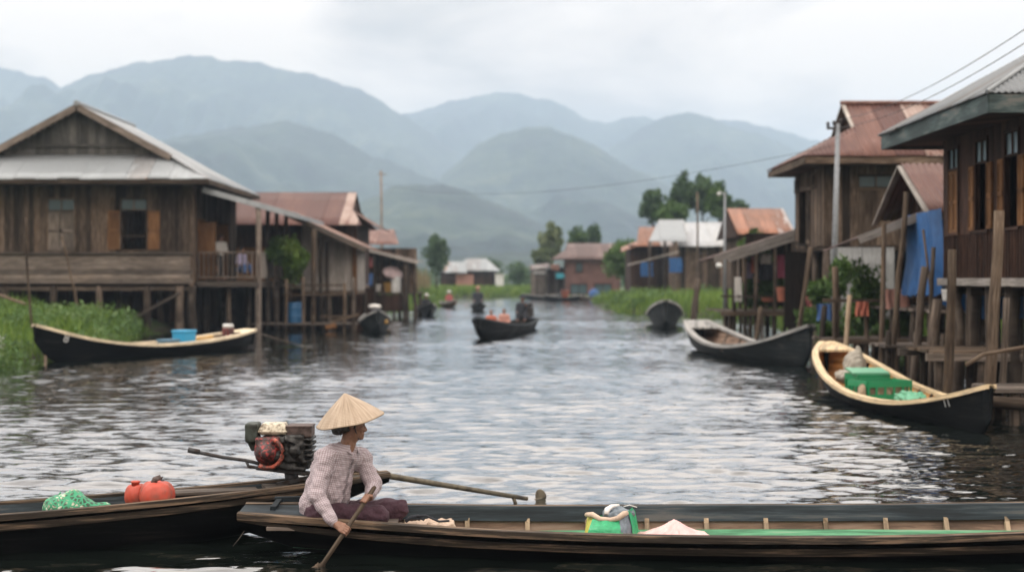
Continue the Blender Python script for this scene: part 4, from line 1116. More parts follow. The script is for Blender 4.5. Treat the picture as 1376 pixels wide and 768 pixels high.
t = thing('umbrella', 'faded pink and white umbrella open on the cluttered deck', 'umbrella', P(528, 372, 74.6))
c = P(527, 368, 74.6); mb = MB(); mb.lathe(c, [(.56, 0), (.5, .14), (.34, .29), (.14, .37), (.0, .40)], 10, axis=(.25, -.45, .85)); part(t, 'canopy', mb, m_cloth('pink and white umbrella cloth', (.55, .42, .42), .8, .8, 2.2, 4))
mb = MB(); mb.tube([c, (c[0] + .05, c[1], 1.33)], .018, 6); part(t, 'shaft', mb, M['iron'])
bucket('yellow plastic bucket on the cluttered deck under the umbrella', P(521, 392, 74.5), .24, .5, 'yellow_plastic')
barrel('white plastic drum on the cluttered deck beside the yellow bucket', P(532, 393, 74.4), .24, .85, 'white_plastic', 'drum', 'drum')
bucket('pale bucket on the cluttered deck below the blue cloth', P(507, 391, 74.3), .2, .36, 'white_cloth')
mb = MB(); mb.tube([P(513, 398, 88), P(513, 320, 88), P(512, 229, 88)], [.09, .075, .06], 8); mb.beam(P(507, 234, 88), P(519, 234, 88), .06, .06)
UP1 = P(512, 247, 88)
solo('utility_pole', mb, M['wood_grey'], 'tall thin grey utility pole above the rusty roofs by the far left bank', 'utility pole')
grass_patch('bank_grass', lambda x, y: (land_d(x, y) > -.4), (-10, -3.5, 86, 122), 20000, .95, .03, 'grass', 53, .5, hmul=lambda x, y: np.clip(.7 + .25 * rough2(x, y, 6, 2), .3, 1.4))
grass_patch('dry_reeds', lambda x, y: (land_d(x, y) > 1.6), (-13, -4.5, 97, 132), 15000, 2.1, .03, 'reed', 54, .25, hmul=lambda x, y: np.clip(.85 + .2 * rough2(x, y, 7, 4), .5, 1.25))
tree('round dark green tree standing alone above the dry reeds on the far left bank', P(586, 392, 150), 6, 1.4, 4.0, 2.5, 63, 'leaf_dark', 3000, .2, 60, .12, cr=.26)
# ================================================================== right side
# ---- house 8: dark board house nearest on the right
h8 = thing('stilt_house', 'dark brown board house with tall shuttered windows and wide grey green eaves', 'house', (10.5, 24, 0))
X8 = 7.9; mb = MB()
roof_sheet(mb, [(7, 21, 4.75), (7, 27.2, 4.75), (10, 24.1, 6.5)], (0, 1, 0), n_sheet=.8, wl=.1, amp=.014)
roof_sheet(mb, [(7, 21, 4.75), (14, 21, 4.75), (14, 24.1, 6.5), (10, 24.1, 6.5)], (1, 0, 0), n_sheet=.8, wl=.1, amp=.014)
roof_sheet(mb, [(7, 27.2, 4.75), (14, 27.2, 4.75), (14, 24.1, 6.5), (10, 24.1, 6.5)], (1, 0, 0), wl=.1, amp=.014)
rr = part(h8, 'roof', mb, M['roof_steel'])
mb = MB(); mb.tube([(7.02, 21.02, 4.77), (8.5, 22.55, 5.64), (10, 24.1, 6.52)], .035, 8); sub(rr, h8, 'hip_cap', mb, M['roof_grey'])
fascia(h8, [(14, 21.06, 4.60), (7.06, 21.06, 4.60), (7.06, 27.14, 4.60), (14, 27.14, 4.60)], .035, .27, 'fascia')
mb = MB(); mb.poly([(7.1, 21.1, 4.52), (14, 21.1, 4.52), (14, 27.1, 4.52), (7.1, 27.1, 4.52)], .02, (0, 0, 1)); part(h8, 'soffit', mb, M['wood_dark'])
wins = [(25.15, .52, 'shut'), (23.62, .56, 'open'), (22.15, .58, 'open')]
holes = [(y - 21.6, y - 21.6 + w_, 2.83, 4.32) for (y, w_, _) in wins]
mb = MB(); planks(mb, (X8, 21.6), (X8, 26.05), 2.02, 4.55, (-1, 0), .13, .025, holes=holes, jit=.008)
for y in np.arange(21.65, 26, .26):
    if not any(a + 21.6 - .45 < y < b_ + 21.6 + .4 for a, b_, _, _ in holes): mb.box(X8 - .028, X8 - .004, y, y + .035, 2.02, 4.55)
for y in np.arange(21.65, 26, .13): mb.box(X8 - .022, X8 - .004, y, y + .02, 2.02, 2.78)
part(h8, 'wall', mb, M['wood_dark'])
mb = MB(); planks(mb, (X8, 21.6), (14, 21.6), 2.02, 4.55, (0, -1), .2); planks(mb, (X8, 26.05), (14, 26.05), 2.02, 4.55, (0, 1), .2); planks(mb, (14, 21.6), (14, 26.05), 2.02, 4.55, (1, 0), .3); part(h8, 'wall', mb, M['wood_dark'])
for (y, w_, s_) in wins:
    window(h8, (X8, y, 2.83), (0, 1, 0), (-1, 0, 0), w_, 1.49, .36, s_, 'wood_orange', 'glass_sky_tint', 'wood_dark', sh_w=None if s_ == 'shut' else .24)
slab(h8, X8 + .03, 14, 21.6, 26.05, 1.86, 2.0, 'floor', 'wood_dark')
mb = MB(); mb.box(X8 - .10, X8 + .02, 21.5, 26.1, 1.89, 2.02); part(h8, 'sill_beam', mb, M['wood_sill'])
for y in (21.9, 22.7, 23.6, 24.6, 25.6):
    post(h8, X8 + .1, y, -1.2, 1.9, .13, 'wood_post')
stilts(h8, 9.2, 13.6, 4, 21.9, 25.8, 4, 1.88, .11)
floor_beams(h8, X8, 14, 21.8, 25.9, 1.79, 'wood_post')
# ---- decks below house 8
d8 = thing('landing_stage', 'rough plank landing stage on posts under the dark board house', 'landing stage', (8, 23.4, 0))
deck(d8, 6.75, 10.5, 22.7, 24.3, .86, .05, .2, mat='wood_pole')
mb = MB(); mb.beam((6.6, 22.66, .76), (10.5, 22.66, .74), .1, .12); mb.beam((6.6, 24.3, .76), (10.5, 24.3, .76), .1, .12); part(d8, 'deck_beam', mb, M['wood_grey'])
for (x, y) in ((6.85, 22.8), (7.5, 22.75), (8.3, 22.8), (9.2, 22.8), (7.0, 24.2), (7.8, 24.2), (8.7, 24.2)): post(d8, x, y, -1.2, .82, .07)
d9 = thing('landing_stage', 'low grey plank step beside the black boat bow at the picture edge', 'landing stage', (7.4, 19.6, 0))
deck(d9, 6.62, 9, 19.4, 20.6, .50, .05, .2, mat='wood_grey'); 
mb = MB(); mb.tube([(6.3, 19.3, .35), (8.8, 19.35, .18)], .085, 9); mb.tube([(6.75, 20.6, .40), (9, 20.6, .40)], .07, 8); part(d9, 'bearer', mb, M['wood_pole'])
for (x, y) in ((6.9, 19.5), (7.7, 19.5), (7.0, 20.5), (8.2, 20.4)): post(d9, x, y, -1.2, .47, .075)
mb = MB(); mb.tube([(6.35, 19.9, .8), (6.6, 19.9, .95), (7.0, 19.9, 1.02), (7.6, 19.9, 1.12)], .03, 7); solo('branch', mb, M['wood_pole'], 'thin bent branch resting across the tall poles above the low plank step', 'branch')

# ---- shed with rust gable and blue tarpaulin
h9 = thing('shed', 'small shed with steep rusted gable roof beside the dark board house', 'shed', (9.2, 29, 0))
mb = MB(); zr = 4.42
roof_sheet(mb, [(8.15, 27.7, 3.3), (11.5, 27.7, 3.3), (11.5, 29.8, zr), (8.15, 29.8, zr)], (1, 0, 0)); roof_sheet(mb, [(8.15, 31.8, 3.3), (11.5, 31.8, 3.3), (11.5, 29.8, zr), (8.15, 29.8, zr)], (1, 0, 0)); part(h9, 'roof', mb, M['roof_rust'])
mb = MB(); mb.beam((8.13, 27.66, 3.22), (8.13, 29.8, zr - .06), .04, .12, (1, 0, 0)); mb.beam((8.13, 31.84, 3.22), (8.13, 29.8, zr - .06), .04, .12, (1, 0, 0)); part(h9, 'barge_board', mb, M['wood_sill'])
mb = MB(); planks(mb, (8.75, 28.1), (8.75, 31.5), 1.5, 3.4, (-1, 0), .2, top=lambda u: 3.3 + (1.7 - abs(u - 1.7)) * .5); part(h9, 'wall', mb, M['wood_dark'])
mb = MB(); planks(mb, (8.75, 28.1), (11.5, 28.1), 1.5, 3.3, (0, -1), .2); planks(mb, (8.75, 31.5), (11.5, 31.5), 1.5, 3.3, (0, 1), .2); part(h9, 'wall', mb, M['wood_brown'])
deck(h9, 7.9, 11.5, 26.4, 31.6, 1.42)
mb = MB(); roof_sheet(mb, [(8.3, 28.2, 3.4), (6.98, 28.4, 2.86), (6.98, 32, 2.63), (8.3, 32, 3.17)], (0, 1, 0)); rr = part(h9, 'awning', mb, M['roof_brown'])
mb = MB(); mb.beam((8.32, 28.18, 3.33), (6.92, 28.38, 2.79), .05, .16); sub(rr, h9, 'rake_board', mb, M['wood_sill'])
stilts(h9, 8.0, 11, 3, 26.6, 31.4, 4, 1.37, .08)
vs, fs = cloth_sheet((8.02, 29.15, 3.28), (-.02, -2.8, .05), (0, 0, -1.62), 40, 24, .14, 9, (-1, 0, 0)); mb = MB(); mb.add(vs, fs, .5, vs, True)
mb2 = MB(); mb2.add(*[x for x in cloth_sheet((8.05, 26.38, 3.1), (2.6, 0, 0), (0, 0, -1.6), 20, 16, .06, 5, (0, -1, 0))], .5, None, True)
tp = thing('tarpaulin', 'large bright blue tarpaulin hung as a wall between the shed and the dark board house', 'tarpaulin', (8.0, 27.7, 1.6)); part(tp, 'side_sheet', mb, M['blue_tarp']); part(tp, 'front_sheet', mb2, M['blue_tarp'])
mb = MB(); mb.add(*cloth_sheet((8.0, 25.2, 1.72), (1.5, 0, 0), (0, 0, -.42), 14, 8, .05, 6, (0, -1, 0)), .5, None, True); solo('tarpaulin', mb, M['blue_tarp'], 'scrap of blue tarpaulin hanging under the sill of the dark board house', 'tarpaulin')

# ---- house 7: tall weathered house with rust roof
h7 = thing('stilt_house', 'tall weathered board house with big red rusted hip roof behind the utility pole', 'house', (10.5, 40, 0))
XL, XR, Y0, Y1 = 7.6, 14.0, 37.0, 42.4; ez = 5.22; rz = 6.88; rx = 9.27
mb = MB()
roof_sheet(mb, [(XL, Y0, ez), (XR, Y0, ez), (XR, 39.7, rz), (rx, 39.7, rz), (rx, 38.5, 6.14)], (1, 0, 0), n_sheet=.8)
roof_sheet(mb, [(XL, Y1, ez), (XR, Y1, ez), (XR, 39.7, rz), (rx, 39.7, rz), (rx, 40.9, 6.14)], (1, 0, 0))
roof_sheet(mb, [(XL, Y0, ez), (XL, Y1, ez), (rx + .1, 40.9, 6.14), (rx + .1, 38.5, 6.14)], (0, 1, 0))
rr = part(h7, 'roof', mb, M['roof_rust'])
mb = MB(); mb.tube([(rx - .1, 39.7, rz + .03), (XR, 39.7, rz + .03)], .07, 8); sub(rr, h7, 'ridge_cap', mb, M['roof_rust'])
mb = MB(); mb.poly([(rx + .12, 38.55, 6.12), (rx + .12, 39.7, rz - .04), (rx + .12, 40.85, 6.12)], .03, (1, 0, 0)); part(h7, 'gable', mb, M['wood_dark'])
mb = MB(); mb.beam((rx - .02, 38.48, 6.1), (rx - .02, 39.7, rz - .02), .04, .14, (1, 0, 0)); mb.beam((rx - .02, 40.92, 6.1), (rx - .02, 39.7, rz - .02), .04, .14, (1, 0, 0)); part(h7, 'barge_board', mb, M['wood_sill'])
fascia(h7, [(XR, Y0 + .04, ez - .12), (XL + .04, Y0 + .04, ez - .12), (XL + .04, Y1 - .04, ez - .12)], .04, .18)
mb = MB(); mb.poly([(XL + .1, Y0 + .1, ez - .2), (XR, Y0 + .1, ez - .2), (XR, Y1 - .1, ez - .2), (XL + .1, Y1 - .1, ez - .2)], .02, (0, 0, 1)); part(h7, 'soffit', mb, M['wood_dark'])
W7 = 8.32; zb = 2.9
fh = [(.95, 1.85, 4.42, 4.75)]
mb = MB(); planks(mb, (W7, 38), (14, 38), zb, ez - .1, (0, -1), .24, holes=fh, jit=.025); part(h7, 'wall', mb, M['wood_brown'])
sh_ = [(2.1, 3.0, 3.0, 4.5)]
mb = MB(); planks(mb, (W7, 38), (W7, 41.8), zb, ez - .1, (-1, 0), .22, holes=sh_, jit=.02); part(h7, 'wall', mb, M['wood_brown'])
mb = MB(); planks(mb, (W7, 41.8), (14, 41.8), zb, ez - .1, (0, 1), .3); planks(mb, (14, 38), (14, 41.8), zb, ez - .1, (1, 0), .3); part(h7, 'wall', mb, M['wood_brown'])
slab(h7, W7 + .03, 14, 38.03, 41.8, zb - .12, zb, 'floor')
window(h7, (W7 + .95, 38, 4.42), (1, 0, 0), (0, -1, 0), .9, .33, .30, 'none', glass='glass')
window(h7, (W7, 40.1, 3.0), (0, 1, 0), (-1, 0, 0), .9, 1.5, 0, 'open', 'wood_brown')
for y in (38.9, 39.5, 41.2):
    window(h7, (W7 - .03, y, 4.55), (0, 1, 0), (-1, 0, 0), .36, .3, .28, 'none', glass='glass_sky_tint')
mb = MB(); roof_sheet(mb, [(8.5, 37.96, .8), (10.2, 37.96, .8), (10.2, 37.961, 2.85), (8.5, 37.961, 2.85)], (1, 0, 0)); part(h7, 'sheet_wall', mb, M['tin_wall'])
mb = MB(); planks(mb, (7.9, 41.2), (13, 41.2), .6, 2.8, (0, -1), .3); part(h7, 'underfloor_shade_wall', mb, M['shade_boards'])  # dark wall behind the open underfloor, its shade painted in
stilts(h7, 8.4, 13.8, 4, 38.1, 41.7, 3, 2.82, .11)
# lean-to kitchen roof toward the canal
l7 = thing('lean_to', 'long grey board lean-to roof on poles sloping to the water with washing under it', 'lean-to', (7.8, 44, 0))
mb = MB(); roof_sheet(mb, [(6.05, 42.3, 2.68), (9.6, 42.3, 3.84), (9.6, 46.5, 3.74), (6.05, 46.5, 2.58)], (0, 1, 0)); rr = part(l7, 'roof', mb, M['roof_brown'])
mb = MB(); mb.poly([(6.1, 42.34, 2.63), (9.58, 42.34, 3.77), (9.58, 46.45, 3.67), (6.1, 46.45, 2.53)], .02, (0, 0, -1)); part(l7, 'soffit', mb, M['wood_dark'])  # dark panel added beneath the tin, shade put into its colour
mb = MB(); mb.beam((6.0, 42.2, 2.58), (9.7, 42.2, 3.80), .06, .2); mb.beam((6.4, 42.1, 2.55), (8.6, 42.1, 3.26), .05, .1); sub(rr, l7, 'rake_board', mb, M['wood_sill'])
for (px, r_) in ((986, .07), (1001, .06), (1016, .06), (1041, .055), (1066, .07), (1098, .09)):
    x = (px - 688) / F * 42.4; post(l7, x, 42.4, -1.2, 2.6 + (x - 6.05) * .325, r_, 'wood_post', 'roof_post')
for (px, r_) in ((995, .05), (1030, .05), (1055, .05)):
    x = (px - 688) / F * 46; post(l7, x, 46, -1.2, 2.5 + (x - 6.05) * .325, r_, 'wood_post', 'roof_post')
deck(l7, 6.4, 10.2, 42.3, 46.6, 1.05); mb = MB(); mb.beam((6.2, 42.25, .98), (10.2, 42.25, .98), .1, .14); mb.beam((6.2, 42.2, 1.5), (9.2, 42.2, 1.45), .06, .06); part(l7, 'deck_beam', mb, M['wood_pole'])
for x in (6.5, 7.1, 7.8, 8.5, 9.2): post(l7, x, 42.35, -1.2, 1.0, .07); post(l7, x + .2, 44.5, -1.2, 1.0, .07)
mb = MB(); planks(mb, (7.6, 46.3), (10, 46.3), 1.1, 3.5, (0, -1), .3); part(l7, 'back_wall', mb, M['shade_boards'])
LY = 42.9
mb = MB(); mb.tube([P(985, 338, LY), P(1025, 343, LY), P(1070, 340, LY)], .01, 5); solo('washing_line', mb, M['wire'], 'thin washing line strung under the long lean-to roof', 'washing line')
hang('hanging_cloth', 'bright pink shirt cloth on the washing line under the lean-to', 'cloth', P(1041, 343, LY), (.56, 0, 0), (0, 0, -.68), 'pink_cloth', 11)
hang('hanging_cloth', 'off white cloth on the washing line beside the pink cloth', 'cloth', P(1022, 341, LY), (.32, 0, 0), (0, 0, -.3), 'white_cloth', 12)
hang('hanging_cloth', 'dark cloth hanging low under the lean-to left of the pink cloth', 'cloth', P(1017, 352, LY + .1), (.5, 0, 0), (0, 0, -.55), 'dark_cloth', 13)
hang('hanging_cloth', 'narrow orange cloth hanging at the front of the lean-to', 'cloth', P(1009, 344, LY - .05), (.16, 0, 0), (0, 0, -.5), 'orange_cloth', 14)
hang('hanging_cloth', 'long pale grey cloth wrapped down a lean-to post', 'cloth', P(987, 372, LY - .7), (.2, 0, 0), (0, 0, -.72), 'white_cloth', 15)
for i_, (px_, py_, Y_, w_, h_, mt_, lab_) in enumerate((
    (1000, 352, 43.2, .22, .5, 'lilac_cloth', 'lilac cloth hanging between two front posts of the lean-to'),
    (1066, 352, 43.4, .3, .45, 'white_cloth', 'white cloth hanging right of the bright pink shirt cloth'),
    (1012, 372, 43.9, .3, .35, 'peach_cloth', 'small peach cloth hung low behind the lean-to posts'),
    (1098, 408, 33.4, .35, .4, 'blue_cloth', 'dark blue cloth thrown over a stick behind the slate boat bow'),
    (1150, 405, 29.62, .26, .3, 'orange_cloth', 'rust orange rag on the walkway rail'))):
    hang('hanging_cloth', lab_, 'cloth', P(px_, py_, Y_), (w_, 0, 0), (0, 0, -h_), mt_, 40 + i_)
hang('hanging_cloth', 'small pale pink cloth on the fence rail below the awning', 'cloth', P(1190, 388, 29.6), (.5, 0, 0), (0, 0, -.42), 'peach_cloth', 16)
hang('hanging_cloth', 'dark red cloth drying beside the open doorway behind the utility pole', 'cloth', P(1083, 398, 41.0), (.4, 0, 0), (0, 0, -.45), 'red_cloth', 17)
bucket('coral plastic bucket hung on a stick at the lean-to deck', P(1052, 405, 42.0), .19, .42, 'coral_plastic')
bucket('teal plastic basin tipped on the lean-to deck behind a leaning stick', P(1075, 421, 42.6), .26, .34, 'teal_plastic', 'basin', 'basin', taper=.9)
bucket('orange clay planter on the lean-to deck below the dark cloth', P(1032, 405, 42.7), .22, .16, 'coral_plastic', 'planter', 'planter')
for i, (px, py, Y, r_, lab) in enumerate(((1022, 350, 44.5, .5, 'leafy climbing plant hanging behind the orange cloth'), (1012, 393, 43.5, .5, 'low leafy plant on the lean-to deck behind the posts'), (1040, 385, 43.6, .55, 'dark leafy plant on the deck below the pink cloth'), (1008, 325, 48, .5, 'bright green shrub below the small rusted roof'))):
    c = P(px, py, Y); t = thing('plant', lab, 'plant', (c[0], c[1], 1.07)); cl = crown_clumps(c, r_ * .8, r_ * .6, r_, 10, 70 + i, .5); v, f, rn = leaves_np(cl, 900, .09, seed=70 + i); npart(t, 'foliage', v, f, M['leaf_mid'], rn, v, False)
    mb = MB(); mb.tube([(c[0], c[1], 1.0), c], .03, 6); part(t, 'stem', mb, M['wood_post'])
# ---- yard plants, fence and walkway between house 7 and the shed
for i, (px, py, Y, r_, rz_, lab) in enumerate(((1163, 378, 31.5, .42, .75, 'tall leafy shrub between the utility pole and the shed'), (1128, 372, 33, .35, .5, 'light green shrub at the foot of the grey utility pole'), (1104, 390, 34, .3, .4, 'small round shrub beside the leaning stick'), (1150, 425, 31.8, .55, .5, 'low dark shrub under the rail fence'), (1090, 425, 34, .4, .35, 'low weed clump behind the slate coloured boat bow'), (1178, 402, 32, .25, .45, 'pale leaved shrub beside the awning posts'), (1205, 440, 31, .4, .35, 'low shrub in shade behind the fence poles'), (1115, 450, 31, .35, .3, 'weed clump at the foot of the thick pole'))):
    c = P(px, py, Y); t = thing('shrub', lab, 'shrub', (c[0], c[1], .3)); cl = crown_clumps(c, r_, r_, rz_, 12, 90 + i, .5); v, f, rn = leaves_np(cl, 1100, .07, seed=90 + i); npart(t, 'foliage', v, f, M['leaf_mid'], rn, v, False)
    mb = MB(); mb.tube([(c[0], c[1], .2), c], .035, 6); part(t, 'stem', mb, M['wood_post'])
wk = thing('walkway', 'narrow plank walkway with a pole rail running along the right bank', 'walkway', (7.6, 30.5, 0))
deck(wk, 6.6, 9.2, 29.7, 31.0, .76); mb = MB(); mb.beam((6.5, 29.7, 1.56), (8.75, 29.7, 1.55), .07, .07); mb.beam((6.5, 29.72, .70), (9.2, 29.72, .70), .09, .1); part(wk, 'rail', mb, M['wood_pole'])
for px in (1105, 1122, 1150, 1165, 1205, 1222):
    x = (px - 688) / F * 29.8; post(wk, x, 29.8, -1.2, 1.55 if px in (1122, 1165, 1205) else .75, .055, 'wood_pole', 'walkway_post')
for (x, y) in ((7, 30.9), (7.9, 30.9), (8.6, 30.9)): post(wk, x, y, -1.2, .74, .06)
wb_ = thing('walkway', 'lower plank walkway crowded with posts behind the cream railed boat', 'walkway', (7.6, 26.8, 0))
deck(wb_, 6.9, 9.4, 26.3, 27.6, .78, mat='wood_grey'); 
for (x, y) in ((7.0, 26.4), (7.5, 26.4), (8.0, 26.4), (8.5, 26.4), (7.2, 27.5), (8.1, 27.5), (8.9, 26.5)): post(wb_, x, y, -1.2, 1.1 + R.uniform(-.3, .35), .055, 'wood_post', 'walkway_post')
# ---- the bare poles standing in the water along the right bank
for (x0, y0, x1, y1, Y, r, mat, lab) in (
    (1189, 300, 1186, 490, 27.6, .058, 'wood_pole', 'slim straight pole holding the outer corner of the shed awning'),
    (1219, 258, 1200, 492, 26.6, .062, 'wood_pole', 'tall slanting pole crossing in front of the shed gable'),
    (1242, 358, 1228, 505, 25.0, .085, 'wood_post', 'thick dark pole standing in front of the blue tarpaulin'),
    (1255, 332, 1252, 420, 25.6, .05, 'wood_post', 'short dark pole rising beside the edge of the blue tarpaulin'),
    (1241, 308, 1256, 420, 25.8, .028, 'wood_pole', 'thin pale stick slanting across the blue tarpaulin'),
    (1280, 335, 1272, 520, 21.9, .085, 'wood_pole', 'stout bare pole with split top beside the landing stage under the dark house'),
    (1342, 283, 1329, 525, 20.4, .095, 'wood_pole', 'tallest stout bare pole standing in front of the dark board wall'),
    (1351, 400, 1347, 520, 20.8, .06, 'wood_post', 'slim dark pole close behind the tallest bare pole'),
    (1089, 332, 1074, 440, 33.0, .062, 'wood_pole', 'bare stick leaning right behind the bow of the slate boat'),
    (1142, 396, 1137, 462, 26.0, .055, 'wood_pale', 'yellowish fresh cut pole at the far end of the cream railed boat'),
    (1123, 358, 1122, 470, 30.2, .085, 'wood_pole', 'thick pole below the foot of the grey utility pole'),
    (1108, 410, 1105, 480, 30.6, .075, 'wood_post', 'short dark post behind the bow of the slate boat'),
    (1258, 402, 1250, 500, 24.6, .11, 'wood_post', 'thickest short post beside the rough plank landing stage'),
    (937, 374, 934, 418, 60.0, .15, 'wood_post', 'dark weathered mooring post beside the far grey boat'),
    (1022, 412, 1018, 440, 41.5, .08, 'wood_pole', 'stubby post under the lean-to deck edge')):
    p1 = V(P(x0, y0, Y)); p0 = V(P(x1, y1, Y)); d = (p1 - p0) / (p1[2] - p0[2]); p0 = p0 + d * (-1.0 - p0[2])
    pole(lab, p0, p1, r, mat, bend=R.uniform(-.03, .03))
bucket('pale plastic tub hanging under the sill of the dark board house', (7.55, 24.6, 1.62), .12, .2, 'white_plastic', 'tub', 'tub')
# ---- utility poles and wires
mb = MB(); p0, p1 = P(1119, 440, 36.0), P(1126, 166, 36.0); mb.tube([p0, p1], [.085, .055], 10)
up = thing('utility_pole', 'grey metal utility pole with insulators in front of the tall rust roofed house', 'utility pole', p0)
part(up, 'pole', mb, M['zinc'])
mb = MB(); mb.beam((p1[0] - .28, p1[1], p1[2] - .12), (p1[0] + .12, p1[1], p1[2] - .12), .06, .06)
part(up, 'cross_arm', mb, M['iron'])
for (dx, dz) in ((-.25, .02), (-.1, .05), (.05, .08)):
    mb = MB(); mb.lathe((p1[0] + dx, p1[1], p1[2] + dz - .11), [(.02, 0), (.045, .03), (.03, .06), (.05, .09), (.03, .13)], 10); part(up, 'insulator', mb, M['iron'])
mb = MB(); mb.lathe((p0[0] + .1, p0[1] - .15, p0[2] + 1.1), [(.04, 0), (.09, .03), (.09, .2), (.03, .24)], 10); part(up, 'meter_cap', mb, M['white_plastic'])
def wire(label, a, b, sag, r=.012, n=24):
    a, b = V(a), V(b); mb = MB(); pts = [a + (b - a) * t - V((0, 0, sag * 4 * t * (1 - t))) for t in np.linspace(0, 1, n)]
    mb.tube(pts, r, 5); solo('overhead_wire', mb, M['wire'], label, 'wire', loc=tuple(a))
wire('upper of the two power wires rising to the top corner from the grey utility pole', (p1[0] + .05, p1[1], p1[2] + .1), P(1420, 10, 18), .25, .007)
wire('lower of the two power wires rising to the top corner from the grey utility pole', (p1[0] + .05, p1[1], p1[2] - .1), P(1420, 30, 18), .25, .007)
wire('long sagging wire crossing the whole canal in front of the hills', (p1[0] - .07, p1[1], p1[2] - .55), UP1, .9, .0065, 60)
u2 = thing('utility_pole', 'slim grey utility pole with a lamp beside the small rusted roof', 'utility pole', P(973, 425, 56))
a, b_ = P(973, 430, 56), P(974, 258, 56); mb = MB(); mb.tube([a, b_], [.055, .04], 8); part(u2, 'pole', mb, M['zinc'])
mb = MB(); mb.tube([V(b_) - V((0, 0, .2)), V(b_) + V((-.2, 0, .05))], .03, 6); part(u2, 'arm', mb, M['zinc'])
mb = MB(); mb.lathe(P(966, 263, 56), [(.03, 0), (.065, .04), (.065, .10), (.03, .14)], 10); part(u2, 'lamp', mb, M['white_plastic'])
for py in (350, 360):
    mb = MB(); c = P(966, py, 55.8); mb.lathe(c, [(.05, 0), (.11, .03), (.11, .17), (.05, .2)], 10); part(u2, 'meter_box', mb, M['white_plastic'])
pole('brown timber pole rising in front of the pale grey tin roofs', P(938, 420, 70), P(937, 258, 70), .055, 'wood_post')

# ---- house 6: small patchy roof behind the lean-to
h6 = thing('stilt_house', 'small house with patchy cream and rust tin roof half hidden behind the lean-to', 'house', (10.8, 63, 0))
mb = MB(); roof_sheet(mb, [(9.6, 60.5, 3.9), (12.1, 60.5, 3.9), (12.1, 63.5, 5.15), (9.6, 63.5, 5.15)], (1, 0, 0), n_sheet=.6); roof_sheet(mb, [(9.6, 66.5, 3.9), (12.1, 66.5, 3.9), (12.1, 63.5, 5.15), (9.6, 63.5, 5.15)], (1, 0, 0)); part(h6, 'roof', mb, M['roof_mixed'])
mb = MB()
for x in (9.55, 12.12): mb.poly([(x, 60.5, 3.8), (x, 63.5, 5.1), (x, 66.5, 3.8)], .04, (1, 0, 0))
part(h6, 'gable', mb, M['wood_dark'])
mb = MB(); planks(mb, (9.8, 61.2), (11.9, 61.2), 1.6, 4.1, (0, -1), .25); planks(mb, (9.8, 61.2), (9.8, 66), 1.6, 4.1, (-1, 0), .25); part(h6, 'wall', mb, M['wood_brown'])
stilts(h6, 9.9, 11.8, 3, 61.4, 65.8, 2, 1.6, .09)

# ---- house 5: pale tin roofs with blue tarps beyond the grass
h5 = thing('stilt_house', 'low house under two pale grey tin roofs beyond the grassy right bank', 'house', (12.5, 97, 0))
mb = MB(); roof_sheet(mb, [(10.7, 93.5, 4.15), (14.6, 93.5, 4.15), (14.6, 97.5, 5.9), (11.4, 97.5, 5.9)], (1, 0, 0)); roof_sheet(mb, [(11.4, 101.5, 4.2), (14.6, 101.5, 4.2), (14.6, 97.5, 5.9), (11.4, 97.5, 5.9)], (1, 0, 0)); part(h5, 'roof', mb, M['roof_pale'])
mb = MB(); roof_sheet(mb, [(8.9, 92.8, 4.45), (11.4, 92.8, 4.45), (11.6, 95.8, 6.0), (9.9, 95.8, 6.0)], (1, 0, 0)); part(h5, 'roof', mb, M['roof_grey'])
mb = MB(); planks(mb, (10.9, 94.2), (14.5, 94.2), 1.2, 4.3, (0, -1), .3); planks(mb, (10.9, 94.2), (10.9, 101), 1.2, 4.3, (-1, 0), .3); part(h5, 'wall', mb, M['wood_brown'])
deck(h5, 8.8, 14.5, 92.8, 94.2, 1.2); stilts(h5, 8.9, 14.4, 6, 92.9, 100, 2, 1.2, .1)
for x in (9.0, 10.0, 10.75): post(h5, x, 92.9, -.5, 4.5, .09, 'wood_post', 'front_post')
mb = MB(); mb.beam(P(843, 356, 92.5), P(912, 338, 92.5), .14, .1); part(h5, 'slanting_pole', mb, M['wood_sill'])
h5b = thing('stilt_house', 'narrow house with small orange rust roof left of the pale tin roofs', 'house', (9.3, 101, 0))
mb = MB(); roof_sheet(mb, [(8.6, 98.5, 4.3), (11.2, 98.5, 4.3), (11.0, 102, 5.75), (9.1, 102, 5.75)], (1, 0, 0)); roof_sheet(mb, [(7.6, 99, 3.9), (8.9, 99, 4.4), (9.2, 103, 4.8), (7.9, 103, 4.3)], (1, 0, 0)); part(h5b, 'roof', mb, M['roof_mixed'])
mb = MB(); planks(mb, (8.3, 99.5), (11, 99.5), .6, 4.4, (0, -1), .3); planks(mb, (8.3, 99.5), (8.3, 104), .6, 4.4, (-1, 0), .3); part(h5b, 'wall', mb, M['wood_dark'])
hang('tarpaulin', 'blue tarpaulin sheet hung under the pale tin roof, the right of two', 'tarpaulin', P(899, 346, 92.6), (.85, 0, 0), (0, 0, -.95), 'blue_tarp', 21)
hang('tarpaulin', 'darker blue tarpaulin sheet hung behind the slanting pole and green tree', 'tarpaulin', P(861, 352, 94), (.8, 0, 0), (0, 0, -.95), 'blue_tarp', 22)
grass_patch('bank_grass', lambda x, y: (land_d(x, y) > -.5), (5.6, 19, 82, 126), 30000, .9, .03, 'grass', 55, .5, hmul=lambda x, y: np.clip(.75 + .25 * rough2(x, y, 6, 2), .3, 1.5))
grass_patch('bank_grass', lambda x, y: (land_d(x, y) > .1), (9.5, 18, 46, 82), 14000, .9, .028, 'grass', 56, .5)
grass_patch('bank_grass', lambda x, y: (land_d(x, y) > .1), (9, 15, 24, 46), 10000, .6, .018, 'grass', 57, .5)
